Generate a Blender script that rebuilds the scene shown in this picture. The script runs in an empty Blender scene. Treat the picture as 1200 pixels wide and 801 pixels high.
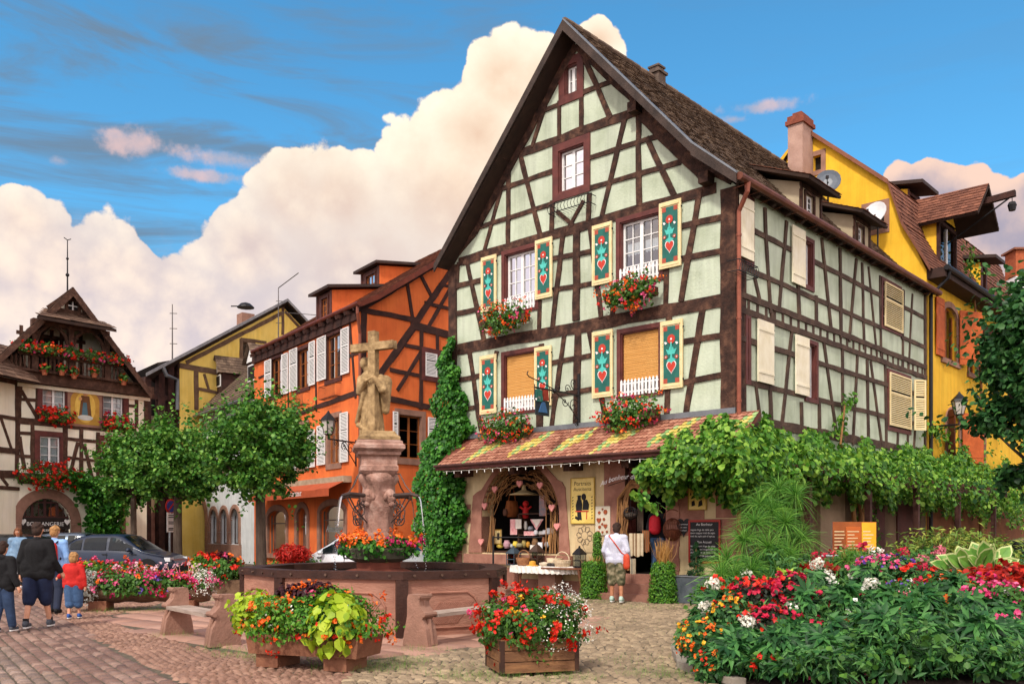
import bpy, bmesh, math, random
import numpy as np
from mathutils import Vector, Matrix
R=math.radians; PI=math.pi
random.seed(7); RNG=np.random.default_rng(11)
S=bpy.context.scene
# ---------------- camera
F=1073.0; CX=600.0; HY=622.0; CH=1.6
cam=bpy.data.objects.new('camera',bpy.data.cameras.new('camera')); S.collection.objects.link(cam)
cam.location=(0,0,CH); cam.rotation_euler=(R(90),0,0)
cam.data.lens=F/1200*36; cam.data.sensor_width=36; cam.data.sensor_fit='HORIZONTAL'
cam.data.shift_y=(HY-400.5)/1200; cam.data.clip_start=.1; cam.data.clip_end=3000
S.camera=cam
S.view_settings.view_transform='Standard'; S.view_settings.look='None'
S.view_settings.exposure=0.4; S.view_settings.gamma=1; S.view_settings.use_curve_mapping=False
try:
    S.cycles.use_denoising=True; S.cycles.max_bounces=6; S.cycles.diffuse_bounces=3; S.cycles.glossy_bounces=3
    S.cycles.transparent_max_bounces=8; S.cycles.caustics_reflective=False; S.cycles.caustics_refractive=False
    S.cycles.use_adaptive_sampling=True; S.cycles.adaptive_threshold=.02
except Exception: pass
# ---------------- sun
SUN_EL=R(48); SUN_DIR=Vector((-.42,-.91,0)).normalized()      # towards the sun, on the ground plane
sd=Vector((SUN_DIR.x*math.cos(SUN_EL),SUN_DIR.y*math.cos(SUN_EL),math.sin(SUN_EL)))
sun=bpy.data.objects.new('sun',bpy.data.lights.new('sun','SUN')); S.collection.objects.link(sun)
sun.data.energy=2.4; sun.data.angle=R(6); sun.data.color=(1,.93,.82)
sun.rotation_euler=(-sd).to_track_quat('-Z','Y').to_euler(); sun.location=(-20,-20,40)
# ---------------- sky: Nishita sky with clouds laid over it by direction
W=bpy.data.worlds.new('World'); S.world=W; W.use_nodes=True
nt=W.node_tree; nt.nodes.clear(); NN=nt.nodes; LK=nt.links
def wn(t,**k):
    n=NN.new(t)
    for a,b in k.items(): setattr(n,a,b)
    return n
def wmath(op,a,b=None,c=None,clamp=False):
    n=wn('ShaderNodeMath',operation=op,use_clamp=clamp)
    for i,x in enumerate((a,b,c)):
        if x is None: continue
        if isinstance(x,(int,float)): n.inputs[i].default_value=x
        else: LK.new(x,n.inputs[i])
    return n.outputs[0]
def wmix(f,a,b):
    n=wn('ShaderNodeMix',data_type='RGBA')
    for s,x in ((0,f),(6,a),(7,b)):
        if isinstance(x,(int,float)): n.inputs[s].default_value=x
        elif isinstance(x,tuple): n.inputs[s].default_value=x+(1,)
        else: LK.new(x,n.inputs[s])
    return n.outputs[2]
def wramp(x,a,b,lo=0.,hi=1.):
    n=wn('ShaderNodeMapRange',interpolation_type='SMOOTHSTEP'); LK.new(x,n.inputs[0])
    n.inputs[1].default_value=a; n.inputs[2].default_value=b; n.inputs[3].default_value=lo; n.inputs[4].default_value=hi
    return n.outputs[0]
tc=wn('ShaderNodeTexCoord'); D=tc.outputs['Generated']
sky=wn('ShaderNodeTexSky',sky_type='NISHITA'); sky.sun_disc=False; sky.sun_elevation=SUN_EL
sky.sun_rotation=math.atan2(SUN_DIR.x,SUN_DIR.y); sky.air_density=1.0; sky.dust_density=.6; sky.ozone_density=2.0
skc=wn('ShaderNodeMix',data_type='RGBA',blend_type='MULTIPLY'); skc.inputs[0].default_value=1
LK.new(sky.outputs[0],skc.inputs[6]); skc.inputs[7].default_value=(.62,1.46,1.66,1)   # saturated blue of the photograph
def noise(scale,detail=8,rough=.55,vec=D,dist=0):
    n=wn('ShaderNodeTexNoise'); n.inputs['Scale'].default_value=scale; n.inputs['Detail'].default_value=detail
    n.inputs['Roughness'].default_value=rough; n.inputs['Distortion'].default_value=dist; LK.new(vec,n.inputs['Vector']); return n.outputs[0]
n1=noise(9,6,.62); n2=noise(34,5,.62)
vo=wn('ShaderNodeTexVoronoi',feature='F1'); vo.inputs['Scale'].default_value=22; vo.inputs['Detail'].default_value=1; vo.inputs['Roughness'].default_value=.6
LK.new(D,vo.inputs['Vector']); v1=vo.outputs['Distance']
def blobs(lst):
    cur=None
    for px,py,rx,ry in lst:
        c=Vector(((px-CX)/F,1,(HY-py)/F)); L=c.length; c/=L
        sub=wn('ShaderNodeVectorMath',operation='SUBTRACT'); LK.new(D,sub.inputs[0]); sub.inputs[1].default_value=c
        ml=wn('ShaderNodeVectorMath',operation='MULTIPLY'); LK.new(sub.outputs[0],ml.inputs[0])
        ml.inputs[1].default_value=(F*L/rx,F*L/rx,F*L/ry)
        ln=wn('ShaderNodeVectorMath',operation='LENGTH'); LK.new(ml.outputs[0],ln.inputs[0])
        d=wmath('SUBTRACT',1.0,ln.outputs['Value'])
        cur=d if cur is None else wmath('SMOOTH_MAX',cur,d,.25)
    return cur
big=blobs([(590,95,60,60),(640,110,70,80),(560,160,80,80),(520,240,120,110),(700,48,44,34),(400,235,75,75),(345,235,75,75),(295,300,80,80),
   (430,330,190,120),(250,400,260,110),(60,330,150,110),(25,262,60,50),(130,330,120,75),(800,300,200,120),(0,420,300,120)])
right=blobs([(1070,222,60,38),(1105,240,70,55),(1165,262,85,60),(1210,285,100,90),(1150,360,150,90),(1215,225,45,35)])
wisp=blobs([(160,168,42,20),(140,160,24,12),(68,188,24,10),(268,186,75,13),(890,126,50,9),(860,140,24,7),(235,205,60,9),(330,270,30,12)])
pert=wmath('ADD',wmath('MULTIPLY',wmath('SUBTRACT',n1,.5),1.5),wmath('ADD',wmath('MULTIPLY',wmath('SUBTRACT',.42,v1),.9),wmath('MULTIPLY',wmath('SUBTRACT',n2,.5),.45)))
db=wmath('ADD',wmath('MULTIPLY',big,1.7),wmath('MULTIPLY',pert,.72)); dr=wmath('ADD',wmath('MULTIPLY',right,1.5),wmath('MULTIPLY',pert,.75)); dw=wmath('ADD',wisp,wmath('MULTIPLY',wmath('ADD',wmath('SUBTRACT',n1,.5),wmath('SUBTRACT',n2,.5)),2.2))
mb_=wramp(db,-.01,.10); mr_=wramp(dr,.0,.09); mw_=wramp(dw,.0,.8,0,.8)
sep=wn('ShaderNodeSeparateXYZ'); LK.new(D,sep.inputs[0]); el=sep.outputs[2]
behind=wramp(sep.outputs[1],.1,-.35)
# clouds elsewhere in the sky (behind the camera and low down)
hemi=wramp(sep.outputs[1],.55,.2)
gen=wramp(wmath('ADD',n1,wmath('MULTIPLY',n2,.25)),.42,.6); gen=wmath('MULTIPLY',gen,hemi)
low=wramp(wmath('ADD',el,wmath('MULTIPLY',wmath('SUBTRACT',n1,.5),.25)),.28,.16)
# faint streaks that darken the upper left blue
mp=wn('ShaderNodeMapping'); mp.inputs['Scale'].default_value=(1.2,1,6.5); mp.inputs['Rotation'].default_value=(0,R(-8),0); LK.new(D,mp.inputs[0])
st=noise(3.2,7,.6,mp.outputs[0],.6)
leftm=wramp(sep.outputs[0],.25,-.35)
stm=wmath('MULTIPLY',wramp(st,.42,.64),wmath('MULTIPLY_ADD',leftm,.8,.1))
bg1=wn('ShaderNodeBackground'); bg1.inputs[1].default_value=.1
LK.new(wmix(stm,skc.outputs[2],(1.35,2.0,2.8)),bg1.inputs[0])
lit=wmath('ADD',wmath('MULTIPLY',wmath('SUBTRACT',.55,v1),1.1),wmath('MULTIPLY',wmath('SUBTRACT',n2,.5),1.6))
shade=wmath('ADD',wramp(db,.0,1.3,1.0,.35),wmath('MULTIPLY',lit,.5),clamp=True)
lowg=wramp(el,.46,.17)      # the lower, farther cloud is greyer and pinker
cl_hi=wmix(shade,(.70,.50,.36),(.90,.81,.65))
n3=noise(3.4,3,.5)
cl_lo=wmix(wramp(wmath('ADD',wmath('MULTIPLY_ADD',n3,.7,wmath('MULTIPLY',n1,.35)),wmath('MULTIPLY',lit,.16)),.36,.66),(.50,.45,.50),(.84,.70,.60))
clc=wmix(wmath('MULTIPLY',lowg,wmath('MULTIPLY_ADD',leftm,.7,.3)),cl_hi,cl_lo)
clr=wmix(wramp(wmath('ADD',wmath('MULTIPLY',dr,.5),wmath('MULTIPLY',lit,-.5)),.1,.75),(.76,.54,.44),(.34,.31,.38))
clw=wmix(wramp(n1,.4,.6),(.36,.36,.44),(.66,.46,.44))
col=wmix(mb_,clr,clc)
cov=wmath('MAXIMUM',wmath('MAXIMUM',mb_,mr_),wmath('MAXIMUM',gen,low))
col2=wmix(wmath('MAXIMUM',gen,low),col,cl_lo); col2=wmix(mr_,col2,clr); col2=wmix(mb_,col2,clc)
bg2=wn('ShaderNodeBackground'); LK.new(col2,bg2.inputs[0]); LK.new(wmath('MULTIPLY_ADD',behind,1.3,1.0),bg2.inputs[1])  # unseen clouds behind the camera are brightened to fill the house fronts with light
bg3=wn('ShaderNodeBackground'); LK.new(clw,bg3.inputs[0]); bg3.inputs[1].default_value=1.0
m0=wn('ShaderNodeMixShader'); LK.new(mw_,m0.inputs[0]); LK.new(bg1.outputs[0],m0.inputs[1]); LK.new(bg3.outputs[0],m0.inputs[2])
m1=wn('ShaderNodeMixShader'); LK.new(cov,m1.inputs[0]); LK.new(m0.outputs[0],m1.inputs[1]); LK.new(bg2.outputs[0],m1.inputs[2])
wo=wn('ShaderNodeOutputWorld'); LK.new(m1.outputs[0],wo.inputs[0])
try: W.cycles.sampling_method='MANUAL'; W.cycles.sample_map_resolution=512
except Exception: pass

# ---------------- materials
def hx(h):
    h=h.lstrip('#'); v=[int(h[i:i+2],16)/255 for i in (0,2,4)]
    return tuple((c/12.92 if c<=.04045 else ((c+.055)/1.055)**2.4) for c in v)+(1,)
MAT={}
def pm(name,c1,c2=None,scale=3.,rough=.85,bump=0.,bs=40.,island=0,metal=0.,spec=.4,c3=None,coord='Object',stretch=None,trans=0.,detail=5,coat=0.,big=0.,streak=0.):
    """procedural surface: c1..c2 by noise, or at random per piece (island), bump noise, optional stretched grain"""
    if name in MAT: return MAT[name]
    m=bpy.data.materials.new(name); m.use_nodes=True; t=m.node_tree; b=t.nodes['Principled BSDF']; N=t.nodes.new; L=t.links.new
    c1=hx(c1) if isinstance(c1,str) else c1
    c2=c1 if c2 is None else (hx(c2) if isinstance(c2,str) else c2)
    tcn=N('ShaderNodeTexCoord'); vec=tcn.outputs[coord]
    if stretch:
        mpn=N('ShaderNodeMapping'); mpn.inputs['Scale'].default_value=stretch; L(vec,mpn.inputs[0]); vec=mpn.outputs[0]
    no=N('ShaderNodeTexNoise'); no.inputs['Scale'].default_value=scale; no.inputs['Detail'].default_value=detail; no.inputs['Roughness'].default_value=.6; L(vec,no.inputs['Vector'])
    rp=N('ShaderNodeMapRange'); rp.inputs[1].default_value=.32; rp.inputs[2].default_value=.68; L(no.outputs[0],rp.inputs[0])
    fac=rp.outputs[0]
    if island:
        g=N('ShaderNodeNewGeometry'); ad=N('ShaderNodeMath'); ad.operation='MULTIPLY_ADD'; L(g.outputs['Random Per Island'],ad.inputs[0]); ad.inputs[1].default_value=island
        m2=N('ShaderNodeMath'); m2.operation='MULTIPLY'; L(fac,m2.inputs[0]); m2.inputs[1].default_value=1-island; L(m2.outputs[0],ad.inputs[2]); fac=ad.outputs[0]
    rr=N('ShaderNodeValToRGB'); e=rr.color_ramp.elements; e[0].color=c1; e[1].color=c2; L(fac,rr.inputs[0])
    if c3 is not None:
        x=rr.color_ramp.elements.new(.5); x.color=hx(c3) if isinstance(c3,str) else c3
    colr=rr.outputs[0]
    if streak:
        ms=N('ShaderNodeMapping'); ms.inputs['Scale'].default_value=(2.2,2.2,.16); L(tcn.outputs[coord],ms.inputs[0]); ns=N('ShaderNodeTexNoise'); ns.inputs['Scale'].default_value=2.0; ns.inputs['Detail'].default_value=8; ns.inputs['Roughness'].default_value=.7; L(ms.outputs[0],ns.inputs['Vector'])
        mr=N('ShaderNodeMapRange'); mr.inputs[1].default_value=.45; mr.inputs[2].default_value=.75; mr.inputs[3].default_value=1; mr.inputs[4].default_value=1-streak; L(ns.outputs[0],mr.inputs[0])
        mx=N('ShaderNodeMix'); mx.data_type='RGBA'; mx.blend_type='MULTIPLY'; mx.inputs[0].default_value=1; L(colr,mx.inputs[6]); L(mr.outputs[0],mx.inputs[7]); colr=mx.outputs[2]
    if big:
        nb=N('ShaderNodeTexNoise'); nb.inputs['Scale'].default_value=.55; nb.inputs['Detail'].default_value=6; L(tcn.outputs[coord],nb.inputs['Vector'])
        mr=N('ShaderNodeMapRange'); mr.inputs[1].default_value=.35; mr.inputs[2].default_value=.7; mr.inputs[3].default_value=1; mr.inputs[4].default_value=1-big; L(nb.outputs[0],mr.inputs[0])
        mx=N('ShaderNodeMix'); mx.data_type='RGBA'; mx.blend_type='MULTIPLY'; mx.inputs[0].default_value=1; L(colr,mx.inputs[6]); L(mr.outputs[0],mx.inputs[7]); colr=mx.outputs[2]
    L(colr,b.inputs['Base Color']); b.inputs['Roughness'].default_value=rough; b.inputs['Metallic'].default_value=metal
    b.inputs['Specular IOR Level'].default_value=spec
    if coat: b.inputs['Coat Weight'].default_value=coat; b.inputs['Coat Roughness'].default_value=.04
    if bump:
        n3=N('ShaderNodeTexNoise'); n3.inputs['Scale'].default_value=bs; n3.inputs['Detail'].default_value=4; L(vec,n3.inputs['Vector'])
        bp=N('ShaderNodeBump'); bp.inputs['Strength'].default_value=min(1,bump); bp.inputs['Distance'].default_value=.02; L(n3.outputs[0],bp.inputs['Height']); L(bp.outputs[0],b.inputs['Normal'])
    if trans:
        tr=N('ShaderNodeBsdfTranslucent'); L(colr,tr.inputs[0]); mxs=N('ShaderNodeMixShader'); mxs.inputs[0].default_value=trans
        out=t.nodes['Material Output']; L(b.outputs[0],mxs.inputs[1]); L(tr.outputs[0],mxs.inputs[2]); L(mxs.outputs[0],out.inputs[0])
    MAT[name]=m; return m
def glassmat(name,tint,refl=.25,rough=.02):
    if name in MAT: return MAT[name]
    m=bpy.data.materials.new(name); m.use_nodes=True; t=m.node_tree; t.nodes.clear(); N=t.nodes.new; L=t.links.new
    a=N('ShaderNodeBsdfTransparent'); a.inputs[0].default_value=tint; g=N('ShaderNodeBsdfGlossy'); g.inputs['Roughness'].default_value=rough
    tcn=N('ShaderNodeTexCoord'); no=N('ShaderNodeTexNoise'); no.inputs['Scale'].default_value=2.2; L(tcn.outputs['Object'],no.inputs['Vector'])
    bp=N('ShaderNodeBump'); bp.inputs['Strength'].default_value=.25; bp.inputs['Distance'].default_value=.01; L(no.outputs[0],bp.inputs['Height']); L(bp.outputs[0],g.inputs['Normal'])
    f=N('ShaderNodeFresnel'); f.inputs[0].default_value=1.5; ad=N('ShaderNodeMath'); ad.operation='ADD'; ad.use_clamp=True; ad.inputs[1].default_value=refl; L(f.outputs[0],ad.inputs[0])
    mx=N('ShaderNodeMixShader'); L(ad.outputs[0],mx.inputs[0]); L(a.outputs[0],mx.inputs[1]); L(g.outputs[0],mx.inputs[2]); o=N('ShaderNodeOutputMaterial'); L(mx.outputs[0],o.inputs[0])
    MAT[name]=m; return m
GLASS=glassmat('window_glass',(.62,.68,.72,1),.10)
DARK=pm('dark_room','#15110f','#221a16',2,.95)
WOOD=pm('old_timber','#281812','#6a4a39',5,.9,.9,25,big=.3,c3='#442c22',detail=9)
WOODL=pm('worn_timber','#5a3424','#7d523c',3,.9,.8,25)
SURR=pm('oxblood_paint','#4d2420','#6a352e',4,.6,.15,60)
MINT=pm('mint_plaster','#cbd6c0','#b4c0a6',1.4,.92,.5,18,big=.2,streak=.28,c3='#c3cfb7')
WHITE=pm('white_paint','#f0f0ee','#e2e2df',6,.5)
CREAM=pm('cream_paint','#ead9ab','#dcc891',5,.6,.2,50)
TEAL=pm('teal_paint','#1f6a5e','#17584f',5,.55)
RED=pm('red_paint','#c8402f','#b5331f',8,.5)
TURQ=pm('turquoise_paint','#55c4b8','#43b5a8',8,.5)
ROSE=pm('dull_red_paint','#b0503c','#a3452f',8,.55)
COPPER=pm('copper_gutter','#7e4a36','#5f3527',3,.5,.1,30,metal=.35)
IRON=pm('black_iron','#1a1a1c','#242326',8,.5,metal=.4)
ZINC=pm('grey_zinc','#6c7176','#83888c',3,.45,.1,30,metal=.6)
SAND=pm('pink_sandstone','#a97a68','#8a5e4f',3,.9,.5,30,big=.25,c3='#9a6c5b')
SANDP=pm('pale_sandstone','#a47c6a','#876656',3,.9,.5,30,big=.2)
TILE=pm('old_roof_tiles','#4a3b30','#8a7560',3,.9,.4,60,island=.6,c3='#695647',big=.35)
TILER=pm('red_brown_tiles','#5c3628','#8f5c46',3,.85,.4,60,island=.75,c3='#744836',big=.2)
# ---------------- building helpers
WL={}
def kids_loc(o): return WL[o.name] if o is not None else Vector((0,0,0))
def props(o,label=None,cat=None,group=None,kind=None):
    for k,v in (('label',label),('category',cat),('group',group),('kind',kind)):
        if v: o[k]=v
    return o
def thing(name,label,cat,loc=(0,0,0),group=None):
    o=bpy.data.objects.new(name,None); S.collection.objects.link(o); o.location=loc; o.empty_display_size=.2
    WL[o.name]=Vector(loc); return props(o,label,cat,group)
def link_np(name,v,f,mats,mi=None,parent=None,smooth=False,local=False,label=None,cat=None,group=None,kind=None):
    """v Nx3 world coordinates -> object; v is stored relative to the parent's (or its own) base point"""
    v=np.asarray(v,dtype=np.float64).reshape(-1,3)
    if local: loc=Vector((0,0,0)); org=None
    elif parent is not None: loc=kids_loc(parent); org=None
    elif kind: loc=Vector((0,0,0)); org=None
    else:
        lo=v.min(0); hi=v.max(0); loc=Vector(((lo[0]+hi[0])/2,(lo[1]+hi[1])/2,lo[2])); org=loc
    v=v-np.array(loc)
    me=bpy.data.meshes.new(name)
    if isinstance(f,np.ndarray):
        n,k=f.shape; me.vertices.add(len(v)); me.vertices.foreach_set('co',v.ravel()); me.loops.add(n*k); me.loops.foreach_set('vertex_index',f.ravel().astype(np.int32))
        me.polygons.add(n); me.polygons.foreach_set('loop_start',np.arange(0,n*k,k,dtype=np.int32)); me.polygons.foreach_set('loop_total',np.full(n,k,dtype=np.int32))
    else: me.from_pydata(v.tolist(),[],f)
    for m in (mats if isinstance(mats,(list,tuple)) else [mats]): me.materials.append(m)
    if mi is not None: me.polygons.foreach_set('material_index',np.asarray(mi,dtype=np.int32))
    if smooth: me.polygons.foreach_set('use_smooth',np.ones(len(me.polygons),dtype=bool))
    me.update(calc_edges=True); me.validate()
    o=bpy.data.objects.new(name,me); S.collection.objects.link(o)
    if parent is not None: o.parent=parent
    elif org is not None: o.location=org
    WL[o.name]=Vector(loc); props(o,label,cat,group,kind); return o
UPV=Vector((0,0,1))
class MB:
    def __init__(s,m=None): s.v=[];s.f=[];s.mi=[];s.mats=[];s.cur=0; (s.use(m) if m else None)
    def use(s,m):
        if m not in s.mats: s.mats.append(m)
        s.cur=s.mats.index(m); return s
    def add(s,vs,fs):
        b=len(s.v); s.v+= [tuple(x) for x in vs]; s.f+=[tuple(b+i for i in f) for f in fs]; s.mi+=[s.cur]*len(fs); return s
    def quad(s,a,b,c,d): return s.add((a,b,c,d),((0,1,2,3),))
    def hexa(s,p): # p: 4 bottom, 4 top
        return s.add(p,((3,2,1,0),(4,5,6,7),(0,1,5,4),(1,2,6,5),(2,3,7,6),(3,0,4,7)))
    def boxf(s,o,ax,ay,az): # origin corner + three edge vectors
        o,ax,ay,az=map(Vector,(o,ax,ay,az)); return s.hexa([o,o+ax,o+ax+ay,o+ay,o+az,o+ax+az,o+ax+ay+az,o+ay+az])
    def box(s,c,sz,rz=0):
        c=Vector(c); m=Matrix.Rotation(rz,3,'Z'); ax=m@Vector((sz[0],0,0)); ay=m@Vector((0,sz[1],0)); az=Vector((0,0,sz[2])); return s.boxf(c-ax/2-ay/2-az/2,ax,ay,az)
    def beam(s,p,q,w,d,n,ext=0.,back=.02):
        """bar from p to q lying on a surface with normal n, w wide, standing d proud"""
        p,q,n=Vector(p),Vector(q),Vector(n); t=(q-p).normalized(); sd_=t.cross(n).normalized(); p=p-t*ext; q=q+t*ext
        L_=(q-p).length; k=int(L_/.45)
        if k>1 and w>.07:      # hand-hewn: the edges wander a little
            st=[]; wa=min(.014,w*.09)
            for i in range(k+1):
                c=p+(q-p)*i/k+sd_*random.uniform(-wa,wa)*(0<i<k); hw=w/2+random.uniform(-wa,wa)*.7; st.append((c-sd_*hw-n*back,c+sd_*hw-n*back,c+sd_*hw+n*d,c-sd_*hw+n*d))
            return s.add([x for r in st for x in r],[(i*4+j,i*4+(j+1)%4,(i+1)*4+(j+1)%4,(i+1)*4+j) for i in range(k) for j in range(4)]+[(3,2,1,0),(4*k,4*k+1,4*k+2,4*k+3)])
        return s.boxf(p-sd_*w/2-n*back,(q-p),sd_*w,n*(d+back))
    def bar(s,p,q,w,h,up=UPV):
        p,q=Vector(p),Vector(q); t=(q-p).normalized(); sd_=t.cross(Vector(up)).normalized(); u2=sd_.cross(t); return s.boxf(p-sd_*w/2-u2*h/2,q-p,sd_*w,u2*h)
    def prism(s,pts,ext):
        pts=[Vector(p) for p in pts]; ext=Vector(ext); n=len(pts)
        fs=[tuple(range(n-1,-1,-1)),tuple(range(n,2*n))]+[(i,(i+1)%n,n+(i+1)%n,n+i) for i in range(n)]
        return s.add(pts+[p+ext for p in pts],fs)
    def tube(s,pts,r,n=8,caps=True,closed=False):
        pts=[Vector(p) for p in pts]; k=len(pts); rs=r if isinstance(r,(list,tuple)) else [r]*k; b=[];prev=None
        for i,p in enumerate(pts):
            t=(pts[min(i+1,k-1)]-pts[max(i-1,0)]) if not closed else (pts[(i+1)%k]-pts[i-1])
            t=t.normalized() if t.length>1e-9 else UPV
            if prev is None: a=t.cross(UPV); a=a.normalized() if a.length>1e-3 else Vector((1,0,0))
            else: a=(prev-t*prev.dot(t)); a=a.normalized() if a.length>1e-6 else t.orthogonal().normalized()
            prev=a; c=t.cross(a); b+=[p+(a*math.cos(2*PI*j/n)+c*math.sin(2*PI*j/n))*rs[i] for j in range(n)]
        fs=[]
        for i in range(k if closed else k-1):
            i2=(i+1)%k
            for j in range(n): fs.append((i*n+j,i*n+(j+1)%n,i2*n+(j+1)%n,i2*n+j))
        if caps and not closed: fs+=[tuple(range(n-1,-1,-1)),tuple((k-1)*n+j for j in range(n))]
        return s.add(b,fs)
    def lathe(s,prof,c=(0,0,0),n=16,sx=1,sy=1,rz=0.,sq=False):
        c=Vector(c); b=[];k=len(prof)
        for r,z in prof:
            for j in range(n):
                a=2*PI*(j+.5)/n; b.append(c+Matrix.Rotation(rz,3,'Z')@Vector((r*sx*math.cos(a),r*sy*math.sin(a),z)))
        fs=[(i*n+j,i*n+(j+1)%n,(i+1)*n+(j+1)%n,(i+1)*n+j) for i in range(k-1) for j in range(n)]
        fs+=[tuple(range(n-1,-1,-1)),tuple((k-1)*n+j for j in range(n))]
        return s.add(b,fs)
    def ball(s,c,r,n=10,m=7):
        rr=(r,r,r) if isinstance(r,(int,float)) else r
        pr=[(max(1e-4,math.sin(PI*i/m)),-math.cos(PI*i/m)) for i in range(m+1)]
        b=len(s.v); s.lathe(pr,(0,0,0),n)
        for i in range(b,len(s.v)): x,y,z=s.v[i]; s.v[i]=(c[0]+x*rr[0],c[1]+y*rr[1],c[2]+z*rr[2])
        return s
    def build(s,name,parent=None,m=None,smooth=False,**k):
        if m: s.mats=[m]; s.mi=[0]*len(s.f)
        return link_np(name,s.v,s.f,s.mats,s.mi,parent,smooth,**k)
class PL:
    """an upright plane: u runs along it, z up, off stands out towards the square"""
    def __init__(s,O,d,n=None):
        s.O=Vector((O[0],O[1],0)); s.d=Vector((d[0],d[1],0)).normalized(); s.n=Vector((s.d.y,-s.d.x,0))
        if s.n.dot(-s.O)<0: s.n=-s.n
        s.r=UPV.cross(s.n)      # the direction one reads along, left to right
    def W(s,u,z,off=0.): return s.O+s.d*u+s.n*off+UPV*z
    def hit(s,px,py,off=0.):
        o=Vector((0,0,CH)); dr_=Vector(((px-CX)/F,1,(HY-py)/F)); t=((s.O-o).dot(s.n)+off)/dr_.dot(s.n); p=o+dr_*t
        return (p-s.O).dot(s.d),p.z
    def P(s,px,py,off=0.): u,z=s.hit(px,py,off); return s.W(u,z,off)
    def rect(s,xl,xr,x,yt,yb,off=0.):
        a=s.hit(xl,yt,off)[0]; b=s.hit(xr,yt,off)[0]; zt=s.hit(x,yt,off)[1]; zb=s.hit(x,yb,off)[1]
        return min(a,b),zb,max(a,b),zt
def crop(ox,oy,sc): return lambda x,y:(ox+x/sc,oy+y/sc)
def at(px,py,Y): return Vector(((px-CX)/F*Y,Y,CH+(HY-py)/F*Y))
def gnd(px,py,z=0.): Y=(CH-z)*F/(py-HY); return Vector(((px-CX)/F*Y,Y,z))
_st=[0]
def prd(base=.028):
    _st[0]=(_st[0]+1)%37; return base+_st[0]*.0005
def wall(mb,pl,prof,holes,off=0.,rev=.14):
    """sheet of wall between the profile's left and right edges (z,u0,u1) with rectangular holes and their reveals"""
    zs=sorted({p[0] for p in prof}|{h[1] for h in holes}|{h[3] for h in holes}); zs=[z for z in zs if prof[0][0]<=z<=prof[-1][0]]
    def lr(z):
        for a,b in zip(prof,prof[1:]):
            if a[0]<=z<=b[0]+1e-9 and b[0]>a[0]: t=(z-a[0])/(b[0]-a[0]); return a[1]+(b[1]-a[1])*t,a[2]+(b[2]-a[2])*t
        return prof[-1][1],prof[-1][2]
    for z0,z1 in zip(zs,zs[1:]):
        if z1-z0<1e-6: continue
        l0,r0=lr(z0+1e-7); l1,r1=lr(z1-1e-7); hs=sorted([h for h in holes if h[1]<=z0+1e-6 and h[3]>=z1-1e-6],key=lambda h:h[0])
        cuts=[(l0,l1)]
        for h in hs: cuts+=[(h[0],h[0]),(h[2],h[2])]
        cuts.append((r0,r1))
        for i in range(0,len(cuts),2):
            (a0,a1),(b0,b1)=cuts[i],cuts[i+1]
            if b0-a0>1e-5 or b1-a1>1e-5: mb.quad(pl.W(a0,z0,off),pl.W(b0,z0,off),pl.W(b1,z1,off),pl.W(a1,z1,off))
    if rev:
        for h in holes:
            c=[(h[0],h[1]),(h[2],h[1]),(h[2],h[3]),(h[0],h[3])]
            for i in range(4):
                a,b=c[i],c[(i+1)%4]; mb.quad(pl.W(*a,off),pl.W(*b,off),pl.W(*b,off-rev),pl.W(*a,off-rev))
def framebars(mb,pl,r,w,d,off=0.,back=.0,inside=False,bottom=True):
    u0,z0,u1,z1=r
    if inside: u0,z0,u1,z1=u0+w,z0+w,u1-w,z1-w
    n=pl.n
    def B(a,b,c,e): mb.boxf(pl.W(a,b,off-back),pl.d*(c-a),UPV*(e-b),n*(d+back))
    B(u0-w,z1,u1+w,z1+w); B(u0-w,z0-(w if bottom else 0),u0,z1); B(u1,z0-(w if bottom else 0),u1+w,z1)
    if bottom: B(u0,z0-w,u1,z0)
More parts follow.
